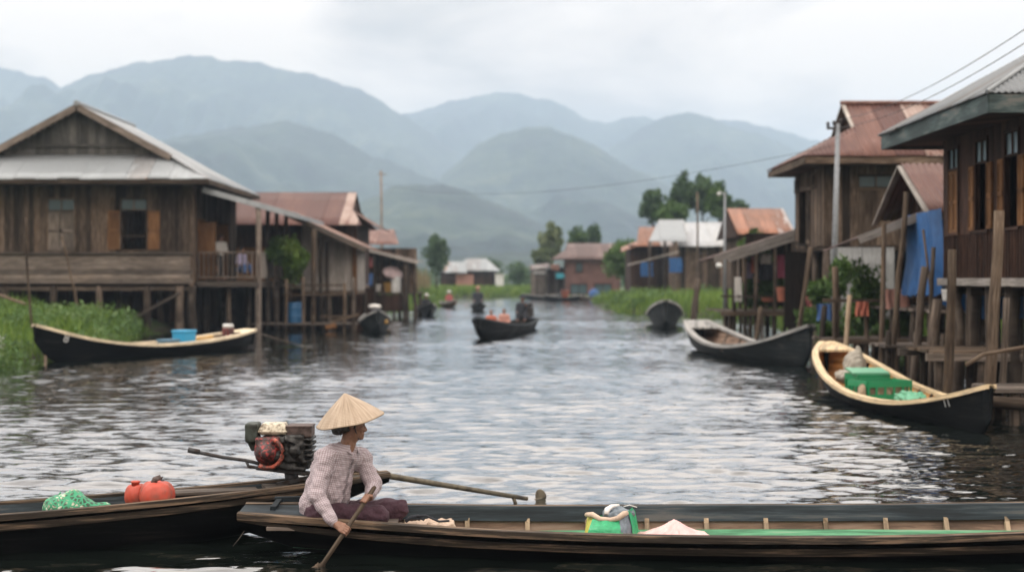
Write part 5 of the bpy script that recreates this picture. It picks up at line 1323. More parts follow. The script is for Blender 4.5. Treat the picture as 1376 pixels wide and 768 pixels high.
tree('rounded green tree on the right bank in front of the brick red house', (9.0, 112, .3), 5, 1.75, 3.3, 1.7, 64, 'leaf_mid', 4000, .17, 18, .13)
for i, (px, py, Y, r_, rz_, lab, nl, lf) in enumerate((
    (878, 274, 135, 1.5, 1.9, 'drooping dark bamboo crown, leftmost above the pale tin roofs', 2400, 'leaf_dark'),
    (918, 262, 137, 1.7, 2.3, 'tallest dark green tree above the pale tin roofs', 2800, 'leaf_dark'),
    (945, 262, 136, 1.8, 2.3, 'broad dark tree between the tallest one and the lamp pole', 3000, 'leaf_dark'),
    (965, 272, 134, 1.4, 2.2, 'dark green tree behind the lamp pole above the pale tin roofs', 2400, 'leaf_mid'),
    (903, 288, 133, 2.0, 1.5, 'low dark tree mass directly over the grey tin roof', 2400, 'leaf_mid'),
    (993, 279, 140, 1.2, .8, 'small dark tree top showing behind the patchy rust roof', 900, 'leaf_dark'))):
    c = P(px, py, Y); tree(lab, (c[0], c[1], .4), 0, r_, c[2] - .4, rz_, 110 + i, lf, int(nl * 1.25), .24, 70, .14, cr=.23)
# ================================================================== far end of the canal
hr = thing('brick_house', 'brick red two storey house with brown tin roof at the bend of the canal', 'house', (7.4, 144, 0))
mb = MB(); roof_sheet(mb, [(3.9, 140.8, 4.0), (11, 140.8, 4.0), (11, 144.5, 5.65), (5.6, 144.5, 5.65), (5.4, 143, 4.9)], (1, 0, 0)); roof_sheet(mb, [(3.9, 148.2, 4.0), (11, 148.2, 4.0), (11, 144.5, 5.65), (5.6, 144.5, 5.65), (5.4, 146, 4.9)], (1, 0, 0)); roof_sheet(mb, [(3.9, 140.8, 3.95), (3.9, 148.2, 3.95), (5.6, 146, 4.9), (5.6, 143, 4.9)], (0, 1, 0)); part(hr, 'roof', mb, M['roof_brown'])
mt, nt, out = newmat('red brick and board'); p = wpos(nt)
br = nd(nt, 'TexBrick', {'Vector': scaled(nt, nd(nt, 'CombineXYZ', {0: math_n(nt, 'ADD', nd(nt, 'SeparateXYZ', {0: p}).outputs[0], nd(nt, 'SeparateXYZ', {0: p}).outputs[1]), 1: nd(nt, 'SeparateXYZ', {0: p}).outputs[2]}).outputs[0], (1, 1, 1)), 'Color1': (.10, .042, .035, 1), 'Color2': (.14, .058, .045, 1), 'Mortar': (.2, .15, .13, 1), 'Scale': 4.0})
principled(nt, out, mixc(nt, .4, br.outputs[0], ramp(nt, noise(nt, p, 1.2, 5), [(.3, (.08, .04, .035)), (.7, (.26, .13, .11))])), .85); M['brick'] = mt
def wallbox(parent, x0, x1, y, z0, z1, holes, mat, name='wall', th=.15):
    mb = MB(); us = sorted({x0, x1, *[h[0] for h in holes], *[h[1] for h in holes]}); zs = sorted({z0, z1, *[h[2] for h in holes], *[h[3] for h in holes]})
    for a, b in zip(us[:-1], us[1:]):
        for c, d in zip(zs[:-1], zs[1:]):
            m_ = ((a + b) / 2, (c + d) / 2)
            if not any(h[0] < m_[0] < h[1] and h[2] < m_[1] < h[3] for h in holes): mb.box(a, b, y, y + th, c, d, .5)
    return part(parent, name, mb, M[mat])
hs = [(6.35, 7.05, 2.75, 3.6), (5.8, 7.5, .6, 1.5), (8.2, 9.9, .6, 1.5)]
wallbox(hr, 5.35, 10.8, 141.6, .1, 4.0, hs, 'brick')
mb = MB(); mb.box(5.35, 5.5, 141.76, 147.5, .1, 4.0); mb.box(5.5, 10.8, 147.4, 147.5, .1, 4); mb.box(5.52, 10.6, 142.6, 142.7, .1, 1.6); part(hr, 'wall', mb, M['brick'])
for h in hs:
    mb = MB(); a, b_, c, d = h; mb.box(a - .06, b_ + .06, 141.55, 141.6, d, d + .08); mb.box(a - .06, b_ + .06, 141.5, 141.6, c - .08, c); mb.box(a, a + .06, 141.56, 141.62, c, d); mb.box(b_ - .06, b_, 141.56, 141.62, c, d); mb.box((a + b_) / 2 - .03, (a + b_) / 2 + .03, 141.57, 141.61, c, d)
    f = part(hr, 'window', mb, M['wood_dark']); m_ = MB(); m_.box(a + .05, b_ - .05, 141.68, 141.7, c, d); sub(f, hr, 'pane', m_, M['glass'])
# dark porch attached on its left
deck(hr, 3.7, 5.3, 141.4, 145, .5); mb = MB(); roof_sheet(mb, [(3.3, 141, 2.9), (5.3, 141, 3.6), (5.3, 145, 3.6), (3.3, 145, 2.9)], (0, 1, 0)); part(hr, 'porch_roof', mb, M['roof_grey'])
mb = MB(); planks(mb, (3.7, 144), (5.3, 144), .5, 3.2, (0, -1), .3); part(hr, 'porch_wall', mb, M['wood_dark'])
for x in (3.6, 4.4, 5.2): post(hr, x, 141.4, -.8, 3.0, .09, name='porch_post')
hang('hanging_cloth', 'teal cloth hung in the dark porch of the brick red house', 'cloth', P(747, 367, 141.2), (.8, 0, 0), (0, 0, -.5), 'teal_plastic', 31)
hang('hanging_cloth', 'pink cloth hung above the teal one in the porch of the brick red house', 'cloth', P(741, 355, 141.3), (.8, 0, 0), (0, 0, -.55), 'peach_cloth', 32)
sh = thing('hut', 'small hut with white front sheet left of the brick red house', 'hut', (3, 150, 0))
mb = MB(); roof_sheet(mb, [(1.9, 148, 3.0), (3.9, 148, 3.2), (3.9, 151, 3.7), (1.9, 151, 3.5)], (1, 0, 0)); part(sh, 'roof', mb, M['roof_brown'])
mb = MB(); planks(mb, (2, 148.6), (3.8, 148.6), .3, 3.1, (0, -1), .25); planks(mb, (2, 148.6), (2, 151), .3, 3.1, (-1, 0), .25); part(sh, 'wall', mb, M['wood_grey'])
mb = MB(); mb.box(2.2, 3.5, 148.4, 148.45, 2.55, 3.35); part(sh, 'sign_sheet', mb, M['white_plastic'])
stilts(sh, 2, 3.8, 3, 148.6, 151, 2, .4, .08)
# far houses on the grass
for (nm, lab, x0, x1, Y, zr_, ze, rm, ex) in (('farmhouse', 'far white roofed house with pinkish front panel beyond the grass', -6.9, -1.9, 172, 4.5, 3.0, 'roof_grey', 1), ('barn', 'smaller far grey roofed barn left of the white roofed house', -8.9, -6.6, 178, 4.2, 3.0, 'roof_grey', 0)):
    t = thing(nm, lab, 'house', ((x0 + x1) / 2, Y, .4)); mb = MB()
    roof_sheet(mb, [(x0 - .3, Y - 2.2, ze), (x1 + .5, Y - 2.2, ze), (x1 - 1.2 * ex, Y, zr_), (x0 + 1.4 * ex, Y, zr_)], (1, 0, 0)); roof_sheet(mb, [(x0 - .3, Y + 2.2, ze), (x1 + .5, Y + 2.2, ze), (x1 - 1.2 * ex, Y, zr_), (x0 + 1.4 * ex, Y, zr_)], (1, 0, 0)); 
    if ex: roof_sheet(mb, [(x0 - 1.2, Y - 3.4, 2.75), (x0 + 1.6, Y - 3.4, 2.75), (x0 + 1.4, Y - 2, 4.1), (x0 - .1, Y - 2, 4.1)], (1, 0, 0))
    part(t, 'roof', mb, M[rm])
    mb = MB(); planks(mb, (x0, Y - 1.5), (x1, Y - 1.5), .3, ze, (0, -1), .3); planks(mb, (x1, Y - 1.5), (x1, Y + 1.5), .3, ze, (1, 0), .3); part(t, 'wall', mb, M['wood_dark'])
    if ex:
        mb = MB(); planks(mb, (x0 + .2, Y - 1.75), (x0 + 2.3, Y - 1.75), .8, 2.6, (0, -1), .3); part(t, 'front_panel', mb, M['peach_cloth'])
        mb = MB(); mb.box(x1 - .1, x1 + .9, Y - 2.6, Y - 1.8, .3, 2.5); mb.box(x1 - .2, x1 + 1.0, Y - 2.7, Y - 1.7, 2.5, 2.62); part(t, 'white_annex', mb, M['white_plastic'])
grass_patch('bank_grass', lambda x, y: (land_d(x, y) > -.3), (-14, 8, 155, 172), 16000, .7, .045, 'grass', 58, .5)
for i, (px, py, Y, r_, rz_, lab, nl, lf) in enumerate((
    (742, 325, 172, 1.9, 2.6, 'pale feathery bamboo clump left of the brick red house', 2600, 'leaf_pale'),
    (730, 345, 170, 1.6, 1.4, 'lower pale bush at the foot of the feathery bamboo', 1500, 'leaf_pale'),
    (778, 325, 165, 1.5, 1.9, 'mid green tree top over the roof of the brick red house', 1300, 'leaf_mid'),
    (797, 318, 163, 1.1, 1.8, 'darker pointed tree top over the roof of the brick red house', 1100, 'leaf_dark'),
    (697, 366, 195, 2.0, 1.9, 'low dark bush behind the far white annex', 900, 'leaf_dark'),
    (658, 360, 205, 2.5, 2.1, 'far dark tree behind the white roofed house', 900, 'leaf_dark'),
    (612, 365, 200, 2.3, 1.9, 'far dark tree behind the grey roofed barn', 900, 'leaf_dark'))):
    c = P(px, py, Y); tree(lab, (c[0], c[1], .4), 0, r_, c[2] - .4, rz_, 130 + i, lf, int(nl * 1.2), .25, 55, .11, cr=.24)
c = []
for i in range(70): c.append(((R.uniform(-95, 95), R.uniform(210, 300), R.uniform(.8, 2.6)), R.uniform(2, 5), 2.5, R.uniform(1.2, 2.4)))
v, f, rn = leaves_np(c, 16000, .55, seed=200); nsolo('far_woods', v, f, M['leaf_dark'], kind='stuff', rnd=rn, gco=v, smooth=False)

# ================================================================== boats in the distance
std = dict(hull='hull_slate', lining='in_dark', rail='rail_grey', floor='in_brown', rib='wood_grey', bench='wood_grey')
# passenger boat coming toward us
pb_ = boat('motor_boat', 'dark motor boat with two passengers coming up the middle of the canal', (.75, 58.0), (-1.15, 46.6),
    [(0, .35), (.2, .52), (.5, .62), (.75, .58), (.9, .38), (1, .06)], [(0, .42), (.3, .34), (.6, .40), (.85, .56), (1, .74)], [(0, -.12), (.5, -.2), (.8, -.12), (.93, .06), (1, .45)],
    dict(std, rail='rail_dark', hull='hull_black'), ribs=(.3, .5, .7), thwarts=((.3, .3, .1), (.62, .3, .08), (.78, .3, .1)))
person_far('passenger in an orange shirt in the bow of the oncoming motor boat', (-.72, 49.6, .2), -1.7, 'sit', 'orange_cloth', 'dark_cloth', s=.76)
person_far('passenger in a peach shirt in the middle of the oncoming motor boat', (-.28, 51.9, .18), -1.7, 'sit', 'peach_cloth', 'red_cloth', s=.78)
person_far('boatman in dark clothes and dark hat seated at the stern of the oncoming motor boat', (.42, 56.2, .38), -1.7, 'sit', 'dark_cloth', 'dark_cloth', ('brim', 'dark_cloth'), arm=1, s=1.0)
def small_engine(label, c, s=1.0, ang=0.0, cap='white_plastic', body='red_paint'):
    t = thing('outboard_motor', label, 'boat engine', c); c = V(c); d = V((math.cos(ang), math.sin(ang), 0)); l = V((-d[1], d[0], 0)); u = V((0, 0, 1))
    S = SDF(c - .6 * s, c + V((.6, .6, .9)) * s, .02 * s); S.rbox(c + u * .25 * s, [d * .2 * s, l * .17 * s, u * .17 * s], .04 * s); S.cone(c + u * .1 * s - d * .2 * s, c + u * .1 * s + d * .2 * s, .07 * s, .07 * s, .03); S.ell(c + u * .25 * s - d * .18 * s, [d * .09 * s, l * .16 * s, u * .16 * s], .03); S.cone(c - u * .05, c + u * .2 * s, .05, .06, .02)
    v, f = S.mesh(); npart(t, 'engine_block', v, f, M[body])
    S = SDF(c - .6 * s, c + V((.6, .6, .9)) * s, .02 * s); S.rbox(c + u * .50 * s, [d * .2 * s, l * .15 * s, u * .075 * s], .05 * s); v, f = S.mesh(); npart(t, 'fuel_tank', v, f, M[cap])
    mb = MB(); mb.tube([c + d * .2 * s + u * .2 * s, c + d * .9 * s + u * .28 * s], .02, 6); part(t, 'tiller', mb, M['iron'])
    mb = MB(); mb.tube([c - d * .2 * s + u * .15 * s, c - d * 1.3 * s - u * .35 * s], .025, 6); part(t, 'propeller_shaft', mb, M['iron']); return t
M['red_paint'] = m_metal('chipped red paint', (.30, .036, .03), .5, (.04, .02, .018), .9, .1, 14)
small_engine('black outboard engine at the stern of the oncoming motor boat', (.66, 57.3, .38), 1.2, -1.7, 'iron', 'iron')
# far boatman
fb = boat('canoe', 'far narrow canoe carrying a boatman in a pale pink hat', (-2.35, 93.5), (-1.95, 86.5), [(0, .1), (.3, .42), (.7, .42), (1, .08)], [(0, .45), (.5, .3), (1, .55)], [(0, .2), (.3, -.1), (.7, -.1), (1, .25)], dict(std, hull='hull_black', rail='rail_dark'))
person_far('far boatman in dark jacket and pale pink hat on a narrow canoe', (-2.15, 89.4, .22), -1.5, 'sit', 'dark_cloth', 'dark_cloth', ('brim', 'peach_cloth'), s=1.35, h=.035)
# left moored boats
lb1 = boat('boat', 'grey moored boat with orange matting and a covered load beside the cluttered deck', (-5.9, 60.0), (-4.9, 52.0), [(0, .3), (.25, .55), (.6, .62), (.85, .42), (1, .08)], [(0, .55), (.4, .36), (.7, .45), (1, .85)], [(0, -.05), (.5, -.2), (.85, -.08), (1, .4)], dict(std), ribs=(.4, .6))
S = SDF((-6.2, 53.3, 0), (-4.6, 57.2, 1.2), .03); S.ell((-5.28, 55.3, .45), [(.33, 0, 0), (0, .75, 0), (0, 0, .42)], .05); S.ell((-5.4, 56.2, .35), [(.3, 0, 0), (0, .5, 0), (0, 0, .34)], .1); S.noise(.02, .4, 3); v, f = S.mesh(); nsolo('covered_load', v, f, M['dark_cloth'], 'dark cloth covered load in the grey boat with orange matting', 'load')
S = SDF((-5.7, 52.2, 0), (-4.3, 54.4, .9), .025); S.rbox((-4.98, 53.4, .42), [(.33, .04, 0), (-.05, .5, 0.03), (0, 0, .07)], .04); S.noise(.012, .3, 4); v, f = S.mesh(); nsolo('mat_bundle', v, f, M['yellow_plastic'], 'orange yellow matting bundle in the bow of the grey moored boat', 'mat')
S = SDF((-6, 54.7, .3), (-4.8, 56.2, 1.3), .025); S.ell((-5.35, 55.4, .93), [(.26, 0, 0), (0, .2, 0), (0, 0, .1)], .03); S.noise(.012, .2, 6); v, f = S.mesh(); nsolo('sack', v, f, M['white_cloth'], 'off white sack on top of the covered load in the grey boat', 'sack')
lb2 = boat('boat', 'dark boat moored at the grassy point on the left with one hatted figure', (-5.35, 83.0), (-4.3, 75.5), [(0, .2), (.3, .5), (.7, .5), (1, .08)], [(0, .5), (.5, .36), (1, .75)], [(0, 0), (.4, -.2), (.8, -.1), (1, .35)], dict(std))
person_far('figure in dark clothes and off white hat in the boat at the grassy point', (-4.75, 78.6, .2), -1.3, 'sit', 'dark_cloth', 'dark_cloth', ('brim', 'white_cloth'), h=.032)
lb3 = boat('canoe', 'tiny brown canoe drawn up at the tip of the grassy left bank', (-5.2, 104), (-3.9, 99), [(0, .1), (.5, .42), (1, .08)], [(0, .4), (.5, .3), (1, .55)], [(0, .1), (.5, -.15), (1, .2)], dict(std, hull='wood_brown'))
person_far('far figure in a pale hat beside the tiny brown canoe', (-4.5, 101.5, .18), -1.2, 'sit', 'red_cloth', 'dark_cloth', ('brim', 'white_cloth'), h=.035)
# far right moored boats by the brick house
for i, (x, y, lab, hm) in enumerate(((5.0, 134, 'far dark boat moored below the dark porch of the brick red house', 'hull_black'), (7.6, 133.5, 'far brown boat moored under the windows of the brick red house', 'wood_brown'), (3.1, 140, 'far grey boat moored below the small hut', 'hull_slate'))):
    boat('boat', lab, (x - 1.9, y + .5), (x + 1.9, y - .4), [(0, .15), (.5, .5), (1, .1)], [(0, .55), (.5, .35), (1, .6)], [(0, .1), (.5, -.15), (1, .2)], dict(std, hull=hm), nst=16)
S = SDF((6.6, 133, .2), (8.8, 134.4, 1.6), .04); S.ell((7.7, 133.6, .6), [(.5, 0, 0), (0, .3, 0), (0, 0, .5)], .1); S.noise(.03, .4, 9); v, f = S.mesh(); nsolo('bundle', v, f, M['blue_cloth'], 'blue wrapped bundle in the far brown boat', 'bundle')
bucket('coral tub standing in the far dark boat below the porch', (5.0, 133.7, .3), .4, .7, 'coral_plastic')
# right boat A (bow on)
ra = boat('boat', 'pale railed boat seen bow on beside the weathered mooring post', (7.0, 66.0), (6.15, 56.8), [(0, .35), (.25, .66), (.55, .74), (.8, .62), (.93, .36), (1, .1)], [(0, .7), (.3, .45), (.65, .62), (1, 1.18)], [(0, -.05), (.5, -.2), (.85, -.1), (1, .35)], dict(std, lining='in_dark'), ribs=(.3, .5, .7), thwarts=((.55, .25, .12),), rail=(.13, .09))
# right boat B
rb = boat('boat', 'slate grey boat with pale worn rails moored in front of the lean-to', (5.25, 40.6), (6.72, 31.9), [(0, .32), (.12, .55), (.35, .72), (.6, .70), (.85, .40), (1, .05)], [(0, .84), (.12, .62), (.35, .36), (.55, .34), (.8, .58), (1, .98)], [(0, .05), (.2, -.15), (.6, -.2), (.88, -.1), (.97, .1), (1, .5)], dict(std, lining='in_brown', floor='in_brown'), ribs=(.15, .25, .35, .45, .55, .65, .75), thwarts=((.3, .3, .12), (.5, .3, .12)), decks=((0, .1), (.88, 1)), rail=(.15, .06))
# right boat C with crate
rc = boat('boat', 'black boat with cream yellow rails holding green crates, moored by the tall bare poles', (5.66, 25.6), (6.17, 18.3), [(0, .10), (.06, .34), (.18, .55), (.4, .68), (.6, .66), (.82, .40), (1, .03)], [(0, .88), (.12, .64), (.35, .33), (.55, .235), (.72, .26), (.86, .40), (1, .64)], [(0, .25), (.12, -.05), (.4, -.18), (.8, -.15), (.96, -.05), (1, .2)], dict(hull='hull_black', lining='in_orange', rail='rail_yellow', floor='in_brown', rib='wood_dark', bench='wood_pale'), ribs=tuple(np.linspace(.14, .84, 11)), decks=((0, .06), (.88, 1)), rail=(.105, .05))
hull_mark(rc, '11', .9, .78, -1, .14, 'white_plastic') if False else None
# left boat D
ld = boat('boat', 'long black boat with cream rails and blue boxes beached at the grassy left bank', (-7.55, 41.2), (-11.42, 34.0), [(0, .16), (.1, .40), (.35, .60), (.6, .58), (.85, .34), (1, .05)], [(0, .56), (.15, .44), (.4, .32), (.6, .34), (.82, .55), (1, .92)], [(0, .1), (.15, -.1), (.5, -.18), (.85, -.1), (.95, .1), (1, .5)], dict(hull='hull_black', lining='in_brown', rail='rail_cream', floor='wood_pale', rib='wood_brown', bench='wood_pale'), ribs=(.2, .3, .4, .5, .6, .7, .8), thwarts=((.25, .3, .08),), decks=((0, .08), (.86, 1)), rail=(.13, .06))
hull_mark(ld, '8', .905, .74, 1, .30, 'white_plastic')
hull_mark(rc, '11', .885, .80, -1, .17, 'white_plastic')
M['slate_plastic'] = m_plastic('grey blue plastic', (.06, .15, .22), .5, .3)
def bx_thing(name, label, cat, c, w_, d_, h_, ang, mat, lid=None, group=None):
    t = thing(name, label, cat, c, group); d = V((math.cos(ang), math.sin(ang), 0)); l = V((-d[1], d[0], 0)); c = V(c)
    S = SDF(c - V((.6, .6, .1)), c + V((.6, .6, .8)), .015); S.rbox(c + V((0, 0, h_ / 2)), [d * w_ / 2, l * d_ / 2, V((0, 0, h_ / 2))], .03, 0); v, f = S.mesh(); npart(t, 'box_body', v, f, M[mat])
    S = SDF(c - V((.6, .6, .1)), c + V((.6, .6, .8)), .015); S.rbox(c + V((0, 0, h_)), [d * (w_ / 2 + .02), l * (d_ / 2 + .02), V((0, 0, .035))], .02, 0); v, f = S.mesh(); npart(t, 'lid', v, f, M[lid or mat]); return t
bx_thing('cool_box', 'light blue plastic box standing in the black beached boat', 'box', boat_pt(ld, -1.15, .05, .09), .5, .42, .5, ld.rotation_euler[2], 'sky_plastic')
bx_thing('cool_box', 'smaller grey blue box lying against the light blue box in the beached boat', 'box', boat_pt(ld, -.45, .12, .09), .5, .34, .28, ld.rotation_euler[2], 'slate_plastic')
small_engine('red boat engine with a pale fuel tank on the stern of the black beached boat', boat_pt(ld, -3.05, 0, .32), .72, ld.rotation_euler[2] + 1.2)
S = SDF(V(boat_pt(ld, -2.0, 0, .2)) - .8, V(boat_pt(ld, -2.0, 0, .2)) + .8, .025); c0 = V(boat_pt(ld, -2.3, .0, .36)); c1 = V(boat_pt(ld, -1.4, .1, .33)); S.cone(c0, c1, .09, .07, .02); S.noise(.012, .3, 2); v, f = S.mesh(); nsolo('mat_roll', v, f, M['yellow_plastic'], 'yellow brown rolled mat lying near the engine in the beached boat', 'mat')
a = V(boat_pt(ld, -4.1, 0, .5)); mb = MB(); mb.tube([a, a + V((.8, .1, -.25)), a + V((1.9, .3, -.55))], .007, 5); solo('mooring_rope', mb, M['wood_grey'], 'thin mooring rope from the stern of the black beached boat into the water', 'rope')
# cargo of boat C : crate, sack, netting
cr = boat_pt(rc, -.6, -.04, .12)
t = thing('crate', 'open slatted green plastic crate stacked in the cream railed boat', 'crate', cr); ca = rc.rotation_euler[2] + .25
def crate(t, c, w_, d_, h_, ang, slots=5):
    d = V((math.cos(ang), math.sin(ang), 0)); l = V((-d[1], d[0], 0)); u = V((0, 0, 1)); c = V(c); mb = MB()
    for (a, b, La, n_) in ((d, l, w_, d_), (l, d, d_, w_)):
        for sg in (-1, 1):
            o = c + b * sg * n_ / 2 - a * La / 2
            for (z0, z1) in ((0, .08), (h_ - .10, h_)): mb.obox(o + u * z0 - b * .012, a * La, b * .024, u * (z1 - z0))
            for i in range(slots + 1):
                x = La * i / slots; mb.obox(o + a * max(0, min(La - .036, x - .018)) - b * .009, a * .036, b * .018, u * h_)
    part(t, 'frame', mb, M['green_plastic'])
    S = SDF(c - .6, c + .6, .02); S.rbox(c + u * h_ * .42, [d * (w_ / 2 - .05), l * (d_ / 2 - .05), u * h_ * .36], .05, 0); S.noise(.015, .14, 3); v, f = S.mesh(); npart(t, 'contents', v, f, M['wood_pale'])
    m_ = MB(); m_.obox(c - d * w_ / 2 - l * d_ / 2 + u * .005, d * w_, l * d_, u * .015); part(t, 'base', m_, M['green_plastic'])
crate(t, cr, .55, .8, .29, ca)
t = thing('crate', 'upper green plastic crate tipped against the grey sack in the cream railed boat', 'crate', boat_pt(rc, -1.3, .0, .2))
crate(t, boat_pt(rc, -1.35, .0, .16), .48, .55, .30, ca - .1); m_ = MB(); q = V(boat_pt(rc, -1.35, .0, .46)); m_.obox(q - V((.3, .24, 0)), (.6, 0, 0), (0, .5, .05), (0, 0, .03)); part(t, 'lid', m_, M['mint_plastic'])
c = V(boat_pt(rc, -2.2, .06, .47)); S = SDF(c - .7, c + .7, .02); S.ell(c + V((0, 0, .04)), [(.19, 0, 0), (0, .24, 0), (0, 0, .25)], .05); S.cone(c + V((.02, 0, .2)), c + V((.05, 0, .33)), .10, .05, .08); S.ell(c + V((-.22, -.3, -.10)), [(.17, 0, 0), (0, .22, 0), (0, 0, .11)], .08); S.noise(.022, .17, 5); v, f = S.mesh(); nsolo('sack', v, f, M['sack_grey'] if 'sack_grey' in M else m_cloth('grey sacking', (.33, .30, .25)), 'grey tan sack slumped behind the green crates', 'sack')
c = V(boat_pt(rc, .35, .12, .19)); S = SDF(c - .6, c + .6, .02); S.ell(c, [(.22, 0, 0), (0, .3, 0), (0, 0, .09)], .05); S.noise(.03, .14, 6); v, f = S.mesh(); nsolo('net_heap', v, f, M['mint_plastic'], 'pale green netting heaped on the floor beside the open green crate', 'net')
c = V(boat_pt(rc, -.2, -.44, .27)); S = SDF(c - .4, c + .4, .016); S.cone(c - V((.05, .1, .05)), c + V((.02, .14, .05)), .06, .05, .03); S.noise(.008, .1, 6); v, f = S.mesh(); nsolo('corn_cob', v, f, M['wood_pale'], 'small tan bundle tucked beside the open green crate', 'bundle')
# ================================================================== foreground
# ---- the woman's boat
M['hull_near'] = m_paint('near hull tar', (.0030, .0034, .0036), (.018, .016, .014), .65, .35, .05)
fb1 = boat('paddle_boat', 'long dark timber boat with green floor that the woman in the conical hat is paddling', (-1.99, 10.50), (6.3, 10.44),
    [(0, .17), (.06, .24), (.2, .38), (.4, .50), (.6, .50), (.8, .38), (1, .08)], [(0, .31), (.08, .285), (.25, .235), (.45, .222), (.62, .235), (.8, .30), (1, .52)],
    [(0, .16), (.05, .02), (.12, -.10), (.3, -.18), (.7, -.18), (.9, -.08), (1, .25)], dict(hull='hull_near', lining='in_brown', rail='rail_worn', floor='floor_green', rib='wood_pale', deck='rail_dark'),
    floor_z=.068, ribs=tuple((np.arange(-1.25, 5.6, .455) + 1.99) / 8.29), rail=(.06, .035), nst=64, heel=.065, decks=((0, .075),), rib_top=.825)
sec1, cv1, L1 = BOATS[fb1.name][:3]
def strake(t, sec, L, side, s0, s1, off, name, mat, a0=0.0, a1=1.0, thick=.02, n=60):
    # a board running along the hull between section heights s0 and s1
    vs = []; g = []
    for a in np.linspace(a0, a1, n):
        p, q = sec(a, s0) * V((1, side, 1)), sec(a, s1) * V((1, side, 1)); o = V((0, side, 0))
        for r_ in (p + o * off, q + o * off, q + o * (off + thick), p + o * (off + thick)): vs.append(r_); g.append((r_[0] * .8, (r_[2]) * 3 + side, off * 9))
    fs = [(i * 4 + k, (i + 1) * 4 + k, (i + 1) * 4 + (k + 1) % 4, i * 4 + (k + 1) % 4) for i in range(n - 1) for k in range(4)] + [(3, 2, 1, 0), ((n - 1) * 4, (n - 1) * 4 + 1, (n - 1) * 4 + 2, (n - 1) * 4 + 3)]
    if side < 0: fs = [tuple(reversed(f)) for f in fs]
    mb = MB(); mb.add(vs, fs, .5, g); return part(t, name, mb, M[mat])
strake(fb1, sec1, L1, -1, .73, .84, .004, 'rubbing_strake', 'rail_worn', thick=.028); strake(fb1, sec1, L1, 1, .66, .80, .004, 'rubbing_strake', 'rail_worn', thick=.028)
strake(fb1, sec1, L1, 1, .825, 1.03, -.072, 'wash_board', 'rail_dark', .08, .98, .028); strake(fb1, sec1, L1, -1, .82, .97, -.072, 'wash_board', 'rail_dark', .08, .98, .028)
# green ledge along the far side, stern platform
vs = []; 
mb = MB()
for i in range(40):
    a0, a1 = .13 + .8 * i / 40, .13 + .8 * (i + 1) / 40
    for p_, q_ in ((sec1(a0, .35), sec1(a1, .35)),):
        mb.add([p_ * V((1, 1, 0)) + V((0, -.20, .083)), q_ * V((1, 1, 0)) + V((0, -.20, .083)), q_ * V((1, 1, 0)) + V((0, -.03, .098)), p_ * V((1, 1, 0)) + V((0, -.03, .098)),
                p_ * V((1, 1, 0)) + V((0, -.20, .069)), q_ * V((1, 1, 0)) + V((0, -.20, .069))], [(0, 1, 2, 3), (4, 5, 1, 0)], .5, [(p_[0], 0, 3), (q_[0], 0, 3), (q_[0], .3, 3), (p_[0], .3, 3), (p_[0], 0, 3), (q_[0], 0, 3)])
part(fb1, 'side_ledge', mb, M['floor_green'])
mb = MB()
lx0 = -L1 / 2
for i in range(5):
    y = -.23 + i * .092; mb.box(lx0 + .22, lx0 + 1.15, y, y + .085, .205, .228)
part(fb1, 'stern_platform', mb, M['wood_dk_plank'] if 'wood_dk_plank' in M else M['wood_grey'])
mb = MB(); mb.obox((lx0 + .20, -.02, .26), (.04, 0, .0), (0, .30, 0), (.015, 0, .075)); mb.obox((lx0 + .20, .24, .28), (.5, .04, 0), (0, .03, 0), (0, 0, .065)); part(fb1, 'stern_board', mb, M['rail_dark'])

# ---- neighbouring boat with the long-tail engine
fb2 = boat('motor_boat', 'long dark narrow boat lying behind the paddle boat with an engine on its raised stern', (-1.0, 11.52), (-8.2, 9.0),
    [(0, .045), (.07, .16), (.25, .29), (.5, .34), (.8, .26), (1, .05)], [(0, .435), (.1, .39), (.25, .33), (.5, .285), (.8, .32), (1, .55)], [(0, .36), (.08, .15), (.16, .0), (.3, -.12), (.6, -.16), (.9, 0), (1, .3)],
    dict(hull='hull_near', lining='in_dark', rail='rail_worn', floor='in_dark', rib='wood_dark', deck='rail_worn'), floor_z=.09, ribs=tuple(np.linspace(.3, .85, 7)), rail=(.06, .03), nst=50, decks=((0, .06),))
sec2, cv2, L2 = BOATS[fb2.name][:3]
for sd_ in (-1, 1):
    strake(fb2, sec2, L2, sd_, .80, .9, .003, 'rubbing_strake', 'rail_worn', thick=.022); strake(fb2, sec2, L2, sd_, .55, .98, -.055, 'wash_board', 'rail_dark', .1, .98, .022)
mb = MB(); ax = -L2 / 2
mb.box(ax + .55, ax + 1.0, -.2, .2, .345, .37); mb.box(ax + 1.05, ax + 1.7, -.22, -.02, .33, .35); part(fb2, 'engine_bed', mb, M['wood_grey'])

# ---- long-tail engine
eng = thing('outboard_motor', 'grimy long tail engine with red fan cover and cream tank top on the raised stern', 'boat engine', P(378, 640, 11.35))
EY = 11.35; pxm = F / EY
def E(px, py, dy=0.0): return V(P(px, py, EY + dy))
ex, ey_, ez_ = V((1, 0, 0)), V((0, 1, 0)), V((0, 0, 1))
M['eng_red'] = m_metal('chipped red cover', (.34, .03, .026), .5, (.03, .014, .012), 1.0, .1, 30)
M['eng_cream'] = m_metal('greasy cream tank', (.58, .52, .40), .5, (.16, .12, .08), .55, .05, 16)
M['eng_black'] = m_metal('oily casting', (.05, .048, .045), .5, (.010, .009, .008), .9, .4, 26)
M['eng_brown'] = m_metal('rusty brown box', (.10, .07, .062), .65, (.045, .03, .025), .5, .3, 16)
M['eng_green'] = m_metal('faded dark green can', (.045, .055, .045), .55, (.02, .02, .015), .5, .3, 16)
lo, hi = E(318, 655, -.4), E(432, 560, .4)
S = SDF(lo, hi, .0065)
